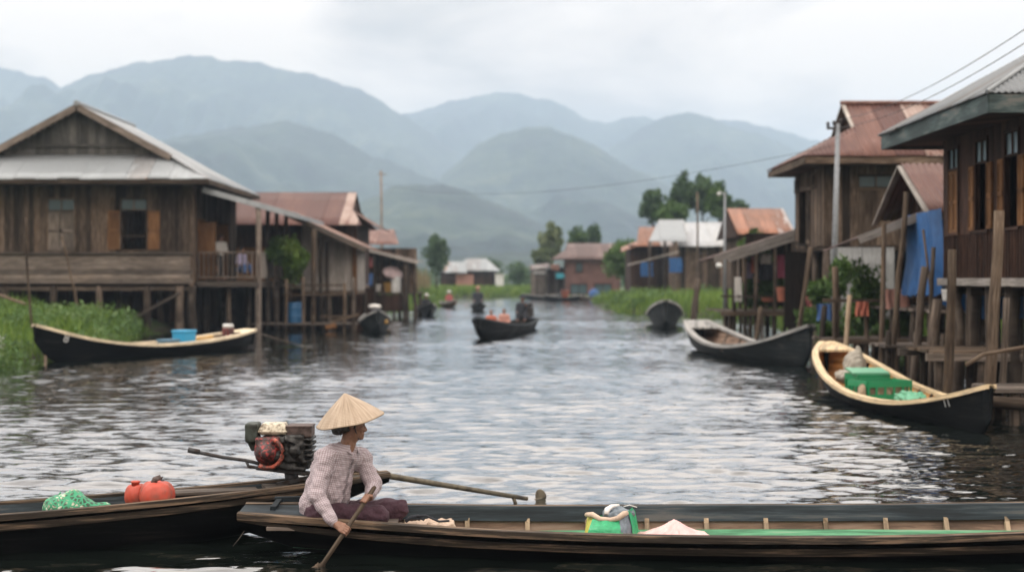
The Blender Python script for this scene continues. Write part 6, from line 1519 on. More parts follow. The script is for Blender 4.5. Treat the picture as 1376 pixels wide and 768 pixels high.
S.rbox(E(378, 606), [ex * .15, ey_ * .13, ez_ * .13], .03, .02); S.rbox(E(398, 600), [ex * .08, ey_ * .15, ez_ * .11], .02, .015)
for i in range(5): S.rbox(E(405, 588 + i * 7), [ex * .10, ey_ * .14, ez_ * .009], .004, .004)
S.cone(E(372, 612, -.16), E(372, 612, .14), .05, .05, .01); S.cone(E(396, 606, -.17), E(396, 606, -.1), .045, .035, .01); S.cone(E(385, 590, -.15), E(402, 598, -.16), .02, .018, .01)
S.cone(E(398, 612, -.15), E(410, 622, -.12), .022, .018, .01); S.cone(E(366, 625, -.12), E(408, 630, -.12), .025, .02, .01); S.rbox(E(388, 624), [ex * .17, ey_ * .1, ez_ * .025], .01, .02)
S.noise(.0035, .05, 4); v, f = S.mesh(); npart(eng, 'engine_block', v, f, M['eng_black'])
S = SDF(lo, hi, .0065); q = E(360, 607, -.13)
S.cone(q, q + V((.03, .12, 0)), .105, .095, .01); S.rbox(q + V((0, 0, .06)), [ex * .095, ey_ * .05, ez_ * .06], .02, .02); S.cone(q + V((.02, -.06, 0)), q + V((.0, -.12, 0)), .05, .035, .02); S.noise(.002, .04, 2)
v, f = S.mesh(); npart(eng, 'fan_cover', v, f, M['eng_red'])
mb = MB(); mb.tube([q + V((.115 * math.cos(a) + .01, -.07, .115 * math.sin(a))) for a in np.linspace(-2.2, 1.2, 14)], .018, 8); part(eng, 'fan_rim', mb, m_metal('orange red rim', (.40, .085, .05), .5, (.06, .025, .02), .7, .05, 30))
S = SDF(lo, hi, .0065); S.rbox(E(369, 577), [ex * .115, ey_ * .10, ez_ * .035], .03, .0); S.rbox(E(369, 571), [ex * .095, ey_ * .085, ez_ * .022], .02, .02); S.rbox(E(369, 578), [ex * .119, ey_ * .105, ez_ * .006], .004, .0); S.noise(.0015, .05, 8); v, f = S.mesh(); npart(eng, 'fuel_tank', v, f, M['eng_cream'])
S = SDF(lo, hi, .0065); S.rbox(E(404, 578), [ex * .10, ey_ * .10, ez_ * .045], .008, 0); S.rbox(E(404, 571), [ex * .106, ey_ * .106, ez_ * .007], .004, 0); v, f = S.mesh(); npart(eng, 'air_filter', v, f, M['eng_brown'])
S = SDF(lo, hi, .0065); S.rbox(E(340, 580, -.02), [ex * .05, ey_ * .09, ez_ * .075], .015, 0); S.cone(E(338, 592, -.06), E(340, 602, -.06), .035, .02, .02); S.noise(.002, .05, 3); v, f = S.mesh(); npart(eng, 'muffler', v, f, M['eng_green'])
mb = MB(); mb.tube([E(253, 604, -.1), E(275, 609, -.1), E(300, 614, -.1), E(330, 618, -.1), E(372, 628, -.1)], [.016, .015, .014, .014, .014], 8); mb.tube([E(330, 617, -.1), E(334, 626, -.1), E(355, 630, -.1), E(410, 637, -.1)], .013, 7); mb.tube([E(253, 604, -.1), E(268, 607, -.1)], .022, 8); part(eng, 'tiller', mb, M['iron'])
mb = MB(); mb.beam(E(345, 628, -.08), E(420, 636, -.08), .05, .03); mb.beam(E(345, 628, .1), E(420, 636, .1), .05, .03); mb.beam(E(388, 632, -.1), E(388, 632, .12), .05, .04); mb.tube([E(390, 630), E(394, 652)], [.05, .06], 10); mb.beam(E(372, 650, -.05), E(420, 640, -.05), .04, .03); part(eng, 'mount_frame', mb, M['iron'])
mb = MB(); mb.tube([E(407, 594, -.05), E(413, 588, -.05), E(412, 606, -.05)], .006, 6); mb.beam(E(405, 593, -.05), E(419, 594, -.05), .012, .012); part(eng, 'throttle_bracket', mb, M['eng_green'])
s0, s1 = V(P(420, 622, 11.45)), V(P(708, 669.5, 12.85)); s1 = s1
mb = MB(); mb.tube([s0, s0 + (s1 - s0) * .3, s0 + (s1 - s0) * .7, s1], [.030, .028, .024, .02], 10)
M['shaft'] = m_metal('brown olive pipe', (.13, .11, .075), .5, (.05, .04, .03), .45, .4, 12); part(eng, 'propeller_shaft', mb, M['shaft'])
mb = MB(); mb.tube([s1 - (s1 - s0) * .07 + V((0, 0, -.01)), s1 - (s1 - s0) * .05 + V((0, 0, -.10)), s1 + V((-.03, 0, -.08))], .018, 6); part(eng, 'skeg', mb, M['shaft'])
pc = V(P(727, 671.5, 12.95)); S = SDF(pc - .2, pc + .2, .006); S.ell(pc + V((.0, 0, .03)), [V((.045, .03, .015)), V((-.006, .012, 0)), V((-.012, .0, .075))], .01); S.ell(pc + V((.0, 0, -.06)), [V((.04, -.03, .0)), V((.008, .012, 0)), V((0, .0, .07))], .01); S.cone(pc, pc + V((-.05, -.03, .0)), .022, .018, .01); v, f = S.mesh(); npart(eng, 'propeller', v, f, M['shaft'])
mb = MB(); mb.tube([E(430, 622, .25), E(500, 632, .2), E(516, 640, .2)], [.035, .03, .02], 8); solo('timber_spar', mb, M['wood_post'], 'dark timber spar end showing behind the woman over the raised stern', 'spar')

# ---- cargo in the neighbouring boat
M['jar'] = m_plastic('orange red plastic', (.43, .06, .032), .56, .9)
for (px, py, rx_, rz_, lab, sp) in ((183, 665, .082, .088, 'orange red plastic jerrycan with a short neck, left one of the pair', -.2), (211, 665, .128, .105, 'larger orange red plastic jerrycan with a brown handle, in front of its twin', .0)):
    c = V(P(px, py, 10.80 if rx_ > .1 else 10.86)); t = thing('jerrycan', lab, 'jerrycan', (c[0], c[1], c[2] - rz_)); S = SDF(c - .26, c + .26, .006)
    n_ = 5 if rx_ > .1 else 4
    for i in range(n_):
        a = 2 * math.pi * i / n_ + .5; S.ell(c + V((math.cos(a) * rx_ * .45, math.sin(a) * rx_ * .45, 0)), [ex * rx_ * .62, ey_ * rx_ * .62, ez_ * rz_], .022)
    S.noise(.0015, .06, 3); v, f = S.mesh(); npart(t, 'can_body', v, f, M['jar'])
    mb = MB()
    if rx_ > .1: mb.tube([c + V((-.02, -.02, rz_ - .02)), c + V((-.01, -.02, rz_ + .02)), c + V((.03, -.02, rz_ + .035)), c + V((.045, -.02, rz_ + .03))], [.028, .024, .02, .016], 9); part(t, 'handle', mb, M['eng_brown'])
    else: mb.lathe(c + V((-.0, -.02, rz_ - .01)), [(.03, 0), (.03, .02), (.036, .022), (.036, .035), (.01, .037)], 12); part(t, 'cap', mb, M['jar'])
M['net_green'] = m_cloth('bright green net cord', (.03, .26, .13), .7, .3)
c = V(P(101, 681, 10.74)); S = SDF(c - .5, c + .5, .012)
S.ell(c + V((-.05, 0, .0)), [(.20, 0, 0), (0, .17, 0), (0, 0, .105)], .05); S.ell(c + V((.15, .02, -.03)), [(.13, 0, 0), (0, .13, 0), (0, 0, .075)], .05); S.ell(c + V((-.03, 0, .07)), [(.08, 0, 0), (0, .09, 0), (0, 0, .055)], .04); S.noise(.008, .16, 12)
v, f = S.mesh(); nb = thing('net_bag', 'bright green net bag filled with pale produce in the neighbouring boat', 'net bag', (c[0], c[1], c[2] - .1))
m, nt, out = newmat('produce seen through green net'); g = nd(nt, 'TexCoord').outputs['Object']
vo = nd(nt, 'TexVoronoi', {'Vector': g, 'Scale': 26.0}, feature='DISTANCE_TO_EDGE').outputs['Distance']; nz = noise(nt, g, 9, 4)
inner = ramp(nt, nz, [(.38, (.01, .03, .015)), (.50, (.03, .10, .05)), (.57, (.45, .46, .34)), (.68, (.72, .70, .58))])
cc = mixc(nt, ramp(nt, vo, [(.10, (1, 1, 1)), (.17, (0, 0, 0))]), inner, (.03, .27, .13)); principled(nt, out, cc, .6, vo, .6, .01); M['net_mesh'] = m
npart(nb, 'filled_net', v, f, m)
mb = MB()
for i in range(7):
    a0 = R.uniform(0, 6.28); rr = [(.22 * math.cos(a0 + t_ * 1.2) * (1 - t_ * .75) - .05, .18 * math.sin(a0 + t_ * 1.2) * (1 - t_ * .75), -.09 + .20 * t_ ** .8) for t_ in np.linspace(0, 1, 8)]
    mb.tube([c + V(q_) * V((1.04, 1.04, 1.02)) for q_ in rr], .006, 5)
part(nb, 'drawstring', mb, M['net_green'])

# ---- cargo in the woman's boat
M['sack_green'] = m_cloth('green woven plastic', (.02, .32, .13), .42, .4, 40, 14); M['sack_yellow'] = m_cloth('yellow woven plastic', (.50, .47, .08), .5, .3, 40, 14); M['sack_grey'] = m_cloth('grey woven plastic', (.13, .16, .19), .5, .3, 40, 12); M['cream_fab'] = m_cloth('cream fabric', (.50, .38, .29), .9, .35, 24, 20); M['pink_fab'] = m_cloth('pale pink film', (.70, .42, .40), .5, .25, 20, 18); M['white_film'] = m_cloth('white film', (.72, .70, .67), .5, .3)
BY = 10.42
def B(px, py, dy=0.0): return V(P(px, py, BY + dy))
sk = thing('sack', 'open woven sack with green front, yellow edge and grey side in the paddle boat', 'sack', tuple(B(822, 720)))
def sheetpart(name, grid, mat, thick=.005, seed=0, amp=.006):
    g_ = np.array(grid, float); nr, nc = g_.shape[:2]
    # refine by bilinear interpolation with small creases
    U = np.linspace(0, nr - 1, nr * 6); W_ = np.linspace(0, nc - 1, nc * 6); vs = []
    rg = np.random.default_rng(seed); ph = rg.uniform(0, 6.28, 6); kk = rg.normal(size=(6, 2)) * 2.2
    for a in U:
        for b in W_:
            i, j = min(int(a), nr - 2), min(int(b), nc - 2); fa, fb_ = a - i, b - j
            p = g_[i, j] * (1 - fa) * (1 - fb_) + g_[i + 1, j] * fa * (1 - fb_) + g_[i, j + 1] * (1 - fa) * fb_ + g_[i + 1, j + 1] * fa * fb_
            d = sum(math.sin(kk[q][0] * a + kk[q][1] * b + ph[q]) for q in range(6)) * amp / 2.4
            vs.append(p + V((0, -1, .35)) * d)
    n1, n2 = len(U), len(W_); n = len(vs)
    fs = [(i * n2 + j, i * n2 + j + 1, (i + 1) * n2 + j + 1, (i + 1) * n2 + j) for i in range(n1 - 1) for j in range(n2 - 1)]
    fs2 = [tuple(n + x for x in reversed(q)) for q in fs]; mb = MB(); mb.add(vs + [p + V((0, thick, 0)) for p in vs], fs + fs2, .5, None, True); part(sk, name, mb, M[mat])
sheetpart('front', [[B(796, 697, -.05), B(815, 695, -.07), B(834, 697, -.06)], [B(791, 711, -.12), B(812, 710, -.15), B(836, 711, -.12)], [B(786, 728, -.14), B(812, 728, -.17), B(838, 728, -.14)]], 'sack_green', seed=1)
sheetpart('yellow_edge', [[B(790, 690, .05), B(797, 692, -.02), B(802, 696, -.062)], [B(787, 708, .06), B(790, 709, -.05), B(796, 711, -.135)], [B(783, 728, .08), B(786, 728, -.08), B(793, 728, -.16)]], 'sack_yellow', seed=2)
sheetpart('grey_side', [[B(832, 696, -.065), B(840, 690, -.05), B(848, 684, .02)], [B(834, 711, -.13), B(842, 709, -.09), B(851, 704, .02)], [B(836, 728, -.15), B(845, 728, -.1), B(853, 728, .02)]], 'sack_grey', seed=3)
sheetpart('green_side', [[B(844, 686, -.02), B(850, 681, .06), B(853, 686, .2)], [B(849, 706, -.02), B(855, 704, .08), B(857, 705, .2)], [B(851, 728, -.03), B(858, 728, .08), B(860, 728, .2)]], 'sack_green', seed=4)
sheetpart('back', [[B(794, 694, .15), B(820, 690, .2), B(853, 684, .2)], [B(790, 712, .16), B(820, 711, .22), B(857, 704, .2)], [B(786, 728, .16), B(820, 728, .22), B(860, 728, .2)]], 'sack_green', seed=5)
mb = MB()
mb.tube([B(788, 691, .03), B(796, 691, -.03), B(806, 697, -.07), B(820, 698, -.075), B(830, 696, -.07), B(838, 690, -.06), B(843, 688, -.04)], [.018, .022, .02, .018, .02, .022, .016], 7); part(sk, 'rolled_rim', mb, M['cream_fab'])
S = SDF(B(825, 690) - .3, B(825, 690) + .3, .009); S.ell(B(829, 690, .06), [(.11, 0, -.025), (0, .10, 0), (.0, 0, .05)], .02); S.noise(.010, .08, 5); v, f = S.mesh(); npart(sk, 'contents', v, f, M['sack_grey'])
mb = MB(); mb.tube([B(815, 691, -.02), B(816, 684, .0), B(822, 680, .03), B(832, 678, .05)], [.02, .022, .017, .008], 7); part(sk, 'film_flap', mb, M['white_film'])
mb = MB(); mb.tube([B(838, 680, .05), B(846, 678, .05), B(856, 681, .05)], .004, 5); part(sk, 'tie_string', mb, M['white_film'])
# pink film heap
c = B(906, 718, -.0); S = SDF(c - .42, c + .42, .009); 
g = np.meshgrid(*S.ax, indexing='ij'); rr = np.sqrt((g[0] - c[0]) ** 2 + ((g[1] - c[1]) / .75) ** 2); an = np.arctan2(g[1] - c[1], g[0] - c[0])
S.D = ((g[2] - c[2]) - .145 * np.exp(-(rr / .17) ** 1.3) + .03 + .012 * np.sin(an * 9) * np.clip(rr / .2, 0, 1) + .004 * np.sin(an * 23 + rr * 40)).astype(np.float32)
S.D = np.maximum(S.D, (rr - .30).astype(np.float32)); S.D = np.maximum(S.D, (c[2] - .09 - g[2]).astype(np.float32)); v, f = S.mesh(); nsolo('cloth_bundle', v, f, M['pink_fab'], 'pale pink gathered cloth heap lying beside the woven sack in the paddle boat', 'cloth')
# cream fabric bundle near her knees
c = B(574, 712, .12); S = SDF(c - .42, c + .42, .009); S.rbox(c + V((.0, 0, .0)), [(.20, .03, -.0), (-.03, .17, .0), (0, 0, .035)], .03, .02); S.rbox(c + V((.08, .04, .035)), [(.11, .02, .02), (-.02, .12, 0), (0, 0, .02)], .015, .03); S.ell(c + V((-.1, -.02, .03)), [(.12, 0, 0), (0, .12, 0), (0, 0, .035)], .03); S.noise(.010, .09, 14); v, f = S.mesh(); nsolo('cloth_bundle', v, f, M['cream_fab'], 'cream cloth bundle lying by the knees of the woman in the conical hat', 'cloth')
mb = MB(); mb.tube([B(545, 700), B(553, 694), B(562, 693, .02), B(570, 697)], .014, 7); mb.tube([B(560, 693), B(572, 692), B(590, 700), B(604, 699)], .009, 6); solo('strap', mb, M['dark_cloth'], 'dark strap lying across the cream cloth bundle', 'strap')
mb = MB(); mb.tube([P(334, 704, 10.46), P(322, 722, 10.4), P(313, 733, 10.42)], .0022, 5); solo('mooring_rope', mb, M['wood_grey'], 'thin cord trailing from the stern of the paddle boat into the water', 'rope')

# ================================================================== the woman
wm = thing('person', 'woman in conical straw hat and checked shirt paddling a boat', 'person', P(430, 700, 10.45))
u_ = V((0, 0, 1))
cd = nrm((.80, -.60, 0)); rt = V((cd[1], -cd[0], 0))     # chest direction and her right
hipc = V(P(434, 688, 10.45)); ch = V(P(449, 640, 10.44)); nk = V(P(466, 597, 10.43)); hd = V(P(473, 570, 10.42))
rs, re, rw = V(P(437, 614, 10.30)), V(P(425, 664, 10.17)), V(P(450, 703, 10.07))
ls_, le, lw = V(P(485, 614, 10.53)), V(P(502, 652, 10.50)), V(P(497, 665, 10.30))
rh_, lh_ = V(P(426, 690, 10.34)), V(P(438, 689, 10.56)); rk, lk = V(P(508, 693, 10.33)), V(P(534, 684, 10.60))
ra_, la_ = V(P(470, 716, 10.45)), V(P(500, 716, 10.60))
pt, pb2 = V(P(502, 656, 10.27)), V(P(428, 766, 9.86)); pdir = nrm(pb2 - pt)
def on_paddle(py): 
    t_ = (py - 656) / (766 - 656); return pt + (pb2 - pt) * t_
S = SDF(V(P(385, 745, 10.4)) - V((.05, .75, .1)), V(P(560, 535, 10.4)) + V((.05, .75, .02)), .0062)
S.ell(hipc + u_ * .03, [cd * .11, rt * .14, u_ * .13], .04); S.cone(hipc, ch, .10, .10, .05); S.ell(ch + u_ * .08, [cd * .095, rt * .135, u_ * .15], .05)
S.cone(nk - u_ * .03, hd - u_ * .03, .058, .054, .03)
for (a, b_, c_) in ((rs, re, rw), (ls_, le, lw)): S.cone(a, b_, .045, .036, .03); S.cone(b_, c_, .036, .024, .015)
for (a, b_, c_) in ((rh_, rk, ra_), (lh_, lk, la_)): S.cone(a, b_, .07, .05, .04); S.cone(b_, c_, .048, .034, .02); S.ell(c_ + cd * .05 - u_ * .005, [cd * .1, rt * .035, u_ * .03], .02)
# head: f forward, l her left, up
hf = nrm((.97, .20, -.10)); hl = nrm(np.cross(u_, hf)); hu = np.cross(hf, hl)
def Hh(a, b_, c_): return hd + hf * a + hl * b_ + hu * c_
S.ell(Hh(-.012, 0, .035), [hf * .095, hl * .074, hu * .088], .02); S.ell(Hh(.03, 0, -.045), [hf * .055, hl * .056, hu * .062], .035); S.cone(Hh(.075, 0, -.085), Hh(.078, 0, -.088), .020, .018, .02)
S.cone(Hh(.088, 0, .0), Hh(.103, 0, -.030), .009, .013, .012); S.cone(Hh(.094, -.012, -.034), Hh(.094, .012, -.034), .010, .010, .008)
S.cone(Hh(.088, -.014, -.056), Hh(.088, .014, -.056), .0085, .0085, .006); S.cone(Hh(.086, -.013, -.067), Hh(.086, .013, -.067), .0085, .0085, .006); S.cone(Hh(.078, -.03, .018), Hh(.078, .03, .018), .012, .012, .015)
for sg in (-1, 1):
    S.cone(Hh(.09, sg * .032, .002), Hh(.1, sg * .034, .002), .011, .014, .008, 's'); S.ell(Hh(.066, sg * .04, -.02), [hf * .022, hl * .02, hu * .022], .02)
    S.ell(Hh(-.012, sg * .078, -.005), [hf * .018, hl * .010, hu * .030], .006)
# hands gripping the paddle shaft
def grip(S, wrist, c, axis, e1, flip=1, curl=2.9):
    axis = nrm(axis); e1 = nrm(V(e1) - axis * np.dot(e1, axis)); e2 = np.cross(axis, e1) * flip
    lens = (.92, 1.05, 1.0, .8)
    S.cone(wrist, wrist * .6 + (c + e1 * .03) * .4, .023, .026, .015)
    for i in range(4):
        o = c + axis * (i - 1.5) * .0185; kn = o + e1 * .030 - e2 * .006
        S.cone(wrist * .75 + kn * .25, kn, .0165, .0115, .010)
        pr = kn; n_ = 3
        for j in range(1, n_ + 1):
            an_ = .18 + curl * lens[i] * j / n_; r_ = .0275 - .001 * j
            q_ = o + e1 * math.cos(an_) * r_ + e2 * math.sin(an_) * r_; S.cone(pr, q_, .0095 - .0007 * j, .0090 - .0008 * j, .003); pr = q_
    b0 = wrist * .55 + (c + e1 * .03) * .45 - axis * .022 - e2 * .012; p1 = c - axis * .038 - e2 * .022 + e1 * .018; p2 = c - axis * .030 - e2 * .026 - e1 * .008; p3 = c - axis * .020 - e2 * .014 - e1 * .024
    S.cone(b0, p1, .014, .0115, .008); S.cone(p1, p2, .0112, .010, .004); S.cone(p2, p3, .0098, .0085, .004)
gR, gL = on_paddle(714), on_paddle(672)
grip(S, rw, gR, pdir, (-.45, -.75, .35), -1); grip(S, lw, gL, pdir, (.35, -.55, .75), 1)
v, f = S.mesh(); npart(wm, 'body', v, f, M['skin'])
# shirt
lo, hi = V(P(392, 720, 10.4)) - V((.02, .6, .02)), V(P(530, 575, 10.4)) + V((.02, .6, .03))
S = SDF(lo, hi, .007)
S.ell(hipc + u_ * .05 - cd * .02, [cd * .145, rt * .175, u_ * .15], .05); S.ell((hipc + ch) / 2 + u_ * .04, [cd * .150, rt * .178, u_ * .2], .05); S.ell(ch + u_ * .07 - cd * .01, [cd * .135, rt * .170, u_ * .17], .06)
S.cone(rs - u_ * .02, ls_ - u_ * .02, .055, .055, .06); S.cone(nk - u_ * .05, nk - u_ * .015 - cd * .005, .075, .062, .04)
for (a, b_, c_) in ((rs, re, rw), (ls_, le, lw)):
    S.cone(a, b_, .065, .060, .045); S.cone(b_, b_ + (c_ - b_) * .86, .058, .043, .02); S.cone(b_ + (c_ - b_) * .82, b_ + (c_ - b_) * .9, .041, .041, .004)
S.cone(nk - u_ * .05, ls_, .05, .055, .05); S.cone(nk - u_ * .05, rs, .05, .055, .05)
# hem flare and gathered folds
rg = np.random.default_rng(5); G = np.meshgrid(*S.ax, indexing='ij')
wv = (np.sin(38 * (G[2] + .55 * G[0]) + 3 * np.sin(9 * G[0])) * .5 + np.sin(52 * (G[2] - .8 * G[0] + .4 * G[1]) + 1.3) * .35 + np.sin(25 * (G[0] * .7 + G[1] + .3 * G[2])) * .45)
S.D += (wv * .0062).astype(np.float32); S.noise(.0028, .06, 6)
# collar opening
S.cone(nk + cd * .075 - u_ * .02, nk + cd * .085 - u_ * .10, .032, .012, .004, 's'); S.cone(nk + u_ * .01, nk + u_ * .06, .056, .07, .004, 's')
S.cut(hipc - u_ * .055, (0, 0, -1))
v, f = S.mesh()
def limb_uv(v):
    segs = [(hipc - u_ * .1, nk + u_ * .05, .16, 0.0), (rs, re, .06, 3.0), (re, rw, .05, 3.0), (ls_, le, .06, 6.0), (le, lw, .05, 6.0)]
    best = np.full(len(v), 9.0); uv = np.zeros((len(v), 3)); base = 0
    for k_, (a, b_, r_, off) in enumerate(segs):
        d = b_ - a; L_ = np.linalg.norm(d); t_ = np.clip((v - a) @ d / L_ ** 2, 0, 1); q_ = a + t_[:, None] * d; dist = np.linalg.norm(v - q_, axis=1) - r_
        if k_ == 2: off2 = np.linalg.norm(re - rs)
        elif k_ == 4: off2 = np.linalg.norm(le - ls_)
        else: off2 = 0
        dn = d / L_; a1 = nrm(np.cross(dn, (0, 1, .2))); a2 = np.cross(dn, a1); w_ = v - q_; an_ = np.arctan2(w_ @ a2, w_ @ a1); ta = (v - a) @ dn
        m_ = dist < best; best[m_] = dist[m_]; uv[m_] = np.stack([ta + off2 + off, an_ * r_, 0 * an_], 1)[m_]
    return uv
m, nt, out = newmat('small checked cotton'); g = attr(nt, 'gco', 'Vector'); sp = nd(nt, 'SeparateXYZ', {0: g})
def stripe(s_, per, duty): return math_n(nt, 'LESS_THAN', math_n(nt, 'FRACT', math_n(nt, 'MULTIPLY', s_, 1 / per)), duty)
s1_, s2_ = stripe(sp.outputs[0], .0155, .45), stripe(sp.outputs[1], .0155, .45)
wv_ = noise(nt, g, 160, 2); base = mixc(nt, .3, (.46, .40, .425), ramp(nt, wv_, [(.3, (.29, .25, .265)), (.7, (.62, .57, .59))]))
cc = mixc(nt, math_n(nt, 'MULTIPLY', s1_, .42), base, (.15, .085, .09)); cc = mixc(nt, math_n(nt, 'MULTIPLY', s2_, .42), cc, (.15, .085, .09))
principled(nt, out, cc, .92, wv_, .15, .002); M['check'] = m
shirt = npart(wm, 'shirt', v, f, m, None, limb_uv(v))
# collar leaves, placket and cuffs are pieces of the shirt
mb = MB()
def strip(pts, w0, nv, th=.006):
    for (a, b_) in zip(pts[:-1], pts[1:]):
        mb.beam(a, b_, w0, th, nv)
for sg in (-1, 1):
    pts = [nk - cd * .062 + u_ * .012, nk + rt * sg * .05 - cd * .02 + u_ * .012, nk + rt * sg * .056 + cd * .035 - u_ * .006, nk + rt * sg * .030 + cd * .090 - u_ * .052]
    vs = []; gg = []
    for i, p in enumerate(pts):
        o_ = nrm(p - (nk - u_ * .1)); dn = nrm(V((o_[0], o_[1], -.9 if i < 3 else -1.5))); wd = (.030, .034, .038, .026)[i]
        for (q_, tt) in ((p, 0), (p + dn * wd * .5 + o_ * .006, .5), (p + dn * wd + o_ * .010, 1)): vs.append(q_); gg.append((i * .04, tt * .03 + sg, 0))
    fs = [(i * 3 + k_, (i + 1) * 3 + k_, (i + 1) * 3 + k_ + 1, i * 3 + k_ + 1) for i in range(3) for k_ in range(2)]
    n = len(vs); vs2 = [p - nrm(p - (nk - u_ * .1)) * .006 for p in vs]; mb.add(vs + vs2, fs + [tuple(n + x for x in reversed(q_)) for q_ in fs], .5, gg + gg, True)
v2, r2, g2 = mb.arrays(); mesh_obj('collar', v2, mb.f, m, r2, g2, True, shirt)
# front placket follows the shirt surface
def shirt_hit(o, d, lim=.4):
    # nearest shirt vertex along a ray from outside, good enough to lay a strip on the cloth
    q_ = SV - o; t_ = q_ @ d; ds = np.linalg.norm(q_ - t_[:, None] * d, axis=1); k_ = np.where(ds < .012)[0]
    if len(k_) == 0: return None
    return SV[k_[np.argmin(t_[k_])]]
SV = v
row = []
for z_ in np.linspace(.055, .40, 22):
    ctr = hipc + (nk - hipc) * (z_ / .46); ctr = V((ctr[0], ctr[1], hipc[2] + z_)); h_ = shirt_hit(ctr + cd * .5, -cd)
    if h_ is not None: row.append(h_)
mb = MB(); wd_ = rt * .013
vs = []; gg = []
for p in row:
    for sg in (-1, 1): vs.append(p + wd_ * sg + cd * .004); gg.append((p[2], sg * .013, 0))
fs = [(2 * i, 2 * i + 1, 2 * i + 3, 2 * i + 2) for i in range(len(row) - 1)]; n = len(vs)
mb.add(vs + [p - cd * .012 for p in vs], fs + [tuple(reversed(q_)) for q_ in fs] + [(2 * i, 2 * i + 2, n + 2 * i + 2, n + 2 * i) for i in range(len(row) - 1)] + [(2 * i + 1, n + 2 * i + 1, n + 2 * i + 3, 2 * i + 3) for i in range(len(row) - 1)], .5, gg + gg, False)
v2, r2, g2 = mb.arrays(); mesh_obj('placket', v2, [tuple(reversed(q_)) for q_ in mb.f], m, r2, g2, False, shirt)
# trousers
S = SDF(V(P(395, 740, 10.4)) - V((.02, .6, .05)), V(P(560, 660, 10.4)) + V((.02, .6, .02)), .007)
S.ell(hipc - u_ * .0, [cd * .13, rt * .165, u_ * .12], .04)
for (a, b_, c_) in ((rh_, rk, ra_), (lh_, lk, la_)): S.cone(a, b_, .090, .082, .014); S.cone(b_, c_, .074, .066, .012)
G = np.meshgrid(*S.ax, indexing='ij'); S.D += (.004 * np.sin(45 * (G[0] + .6 * G[2]) + 2 * np.sin(11 * G[1])) + .003 * np.sin(70 * (G[0] * .5 - G[2]))).astype(np.float32); S.noise(.003, .07, 9); S.cut(hipc + u_ * .09 , (0, 0, 1))
v, f = S.mesh(); M['plum'] = m_cloth('plum cotton', (.042, .014, .024), .9, .45, 60, 22); npart(wm, 'trousers', v, f, M['plum'])
# hair
S = SDF(hd - .2, hd + .2, .006); S.ell(Hh(-.022, 0, .03), [hf * .098, hl * .083, hu * .095], .01); S.ell(Hh(-.10, 0, -.045), [hf * .045, hl * .05, hu * .042], .03); S.cone(Hh(-.07, -.05, -.02), Hh(-.07, .05, -.02), .04, .04, .03)
S.ell(Hh(.085, 0, -.05), [hf * .09, hl * .12, hu * .105], .005, 's'); S.noise(.003, .03, 4); v, f = S.mesh(); npart(wm, 'hair', v, f, M['hair'])
for sg in (-1, 1):
    S = SDF(Hh(.08, sg * .032, .002) - .03, Hh(.08, sg * .032, .002) + .03, .004); S.ell(Hh(.077, sg * .032, .002), [hf * .012, hl * .013, hu * .010], .0); v, f = S.mesh(); npart(wm, 'eye', v, f, M['hair'])
# conical hat
hc = V(P(470.5, 563, 10.41)); ap = V(P(466.5, 527, 10.415)); hax = nrm(nrm(ap - hc) + V((-.13, -.13, 0)))
hax = nrm(V((-.20, -.10, 1.0))); hh_ = np.linalg.norm(ap - hc) * 1.0
m, nt, out = newmat('woven straw'); g = attr(nt, 'gco', 'Vector'); sp = nd(nt, 'SeparateXYZ', {0: g})
rad = noise(nt, scaled(nt, g, (5, 46, 1)), 1.0, 5, .65); rings = nd(nt, 'TexWave', {'Vector': g, 'Scale': 26.0, 'Distortion': .6, 'Detail': 2}, wave_type='BANDS', bands_direction='X').outputs['Fac']
cc = ramp(nt, rad, [(.28, (.27, .20, .14)), (.5, (.40, .315, .235)), (.72, (.52, .43, .335))]); cc = mixc(nt, .22, cc, ramp(nt, rings, [(0, (.45, .42, .4)), (.5, (1, 1, 1))]), 'MULTIPLY')
st = noise(nt, g, 3, 3); cc = mixc(nt, .5, cc, ramp(nt, st, [(.35, (.72, .68, .62)), (.6, (1.08, 1.05, 1.02))]), 'MULTIPLY')
principled(nt, out, cc, .8, rings, .3, .003); M['straw'] = m
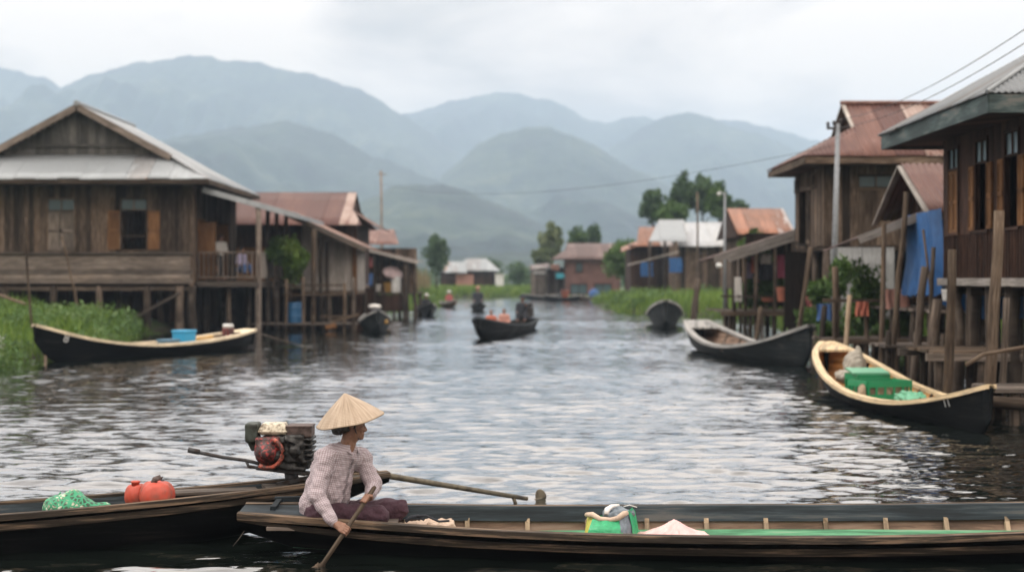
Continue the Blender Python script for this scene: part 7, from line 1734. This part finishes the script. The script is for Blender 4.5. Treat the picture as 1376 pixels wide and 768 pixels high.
a1 = nrm(np.cross(hax, (0, 1, 0))); a2 = np.cross(hax, a1); RH = .25; vs = []; gg = []; NA = 72; prof = [(.0, 1.0), (.04, .985), (.1, .925), (.22, .815), (.38, .67), (.55, .50), (.72, .32), (.87, .15), (.97, .012), (1.0, -.02), (.985, -.035), (.9, .055), (.6, .37), (.3, .68), (.05, .94)]
for (r_, z_) in prof:
    for k_ in range(NA):
        t_ = 2 * math.pi * k_ / NA; pl = 1 + .006 * math.sin(t_ * 12) * (r_ > .1); rr = r_ * RH * pl
        vs.append(hc + a1 * math.cos(t_) * rr + a2 * math.sin(t_) * rr + hax * (z_ * hh_ + .003 * math.sin(5 * t_ + 1) * r_)); gg.append((r_ * .3, k_ / NA * 1.57, 2))
fs = [(i * NA + k_, i * NA + (k_ + 1) % NA, (i + 1) * NA + (k_ + 1) % NA, (i + 1) * NA + k_) for i in range(len(prof) - 1) for k_ in range(NA)]
fs = [tuple(reversed(q_)) for q_ in fs]
hat = mesh_obj('conical_hat', vs, fs, m, np.full(len(vs), .5), gg, True, wm)
mb = MB(); mb.tube([hc + a1 * math.cos(t_) * RH * .995 + a2 * math.sin(t_) * RH * .995 + hax * (-.02 * hh_ + .003 * math.sin(5 * t_ + 1)) for t_ in np.linspace(0, 2 * math.pi, 60)], .0045, 6, False); v2, r2, g2 = mb.arrays(); mesh_obj('brim_binding', v2, mb.f, M['wood_pale'], r2, g2, True, hat)
mb = MB()
for sg in (-1, 1): mb.tube([Hh(.0, sg * .075, .05), Hh(.02, sg * .072, -.03), Hh(.055, sg * .03, -.1)], .004, 5)
v2, r2, g2 = mb.arrays(); mesh_obj('chin_strap', v2, mb.f, M['dark_cloth'], r2, g2, True, hat)
# paddle
mb = MB(); mb.tube([pt - pdir * .02, pt, pt + (pb2 - pt) * .5, pb2], [.012, .017, .0165, .016], 10); pd = thing('paddle', 'pale worn wooden paddle held over the boat side by the woman', 'paddle', tuple(pt)); part(pd, 'paddle_shaft', mb, M['wood_pole'])
S = SDF(pb2 - .5, pb2 + .35, .012); wd = nrm(np.cross(pdir, (0, 1, .3))); S.ell(pb2 + pdir * .16, [pdir * .24, wd * .075, np.cross(pdir, wd) * .012], .01); v, f = S.mesh(); npart(pd, 'blade', v, f, M['wood_pole'])
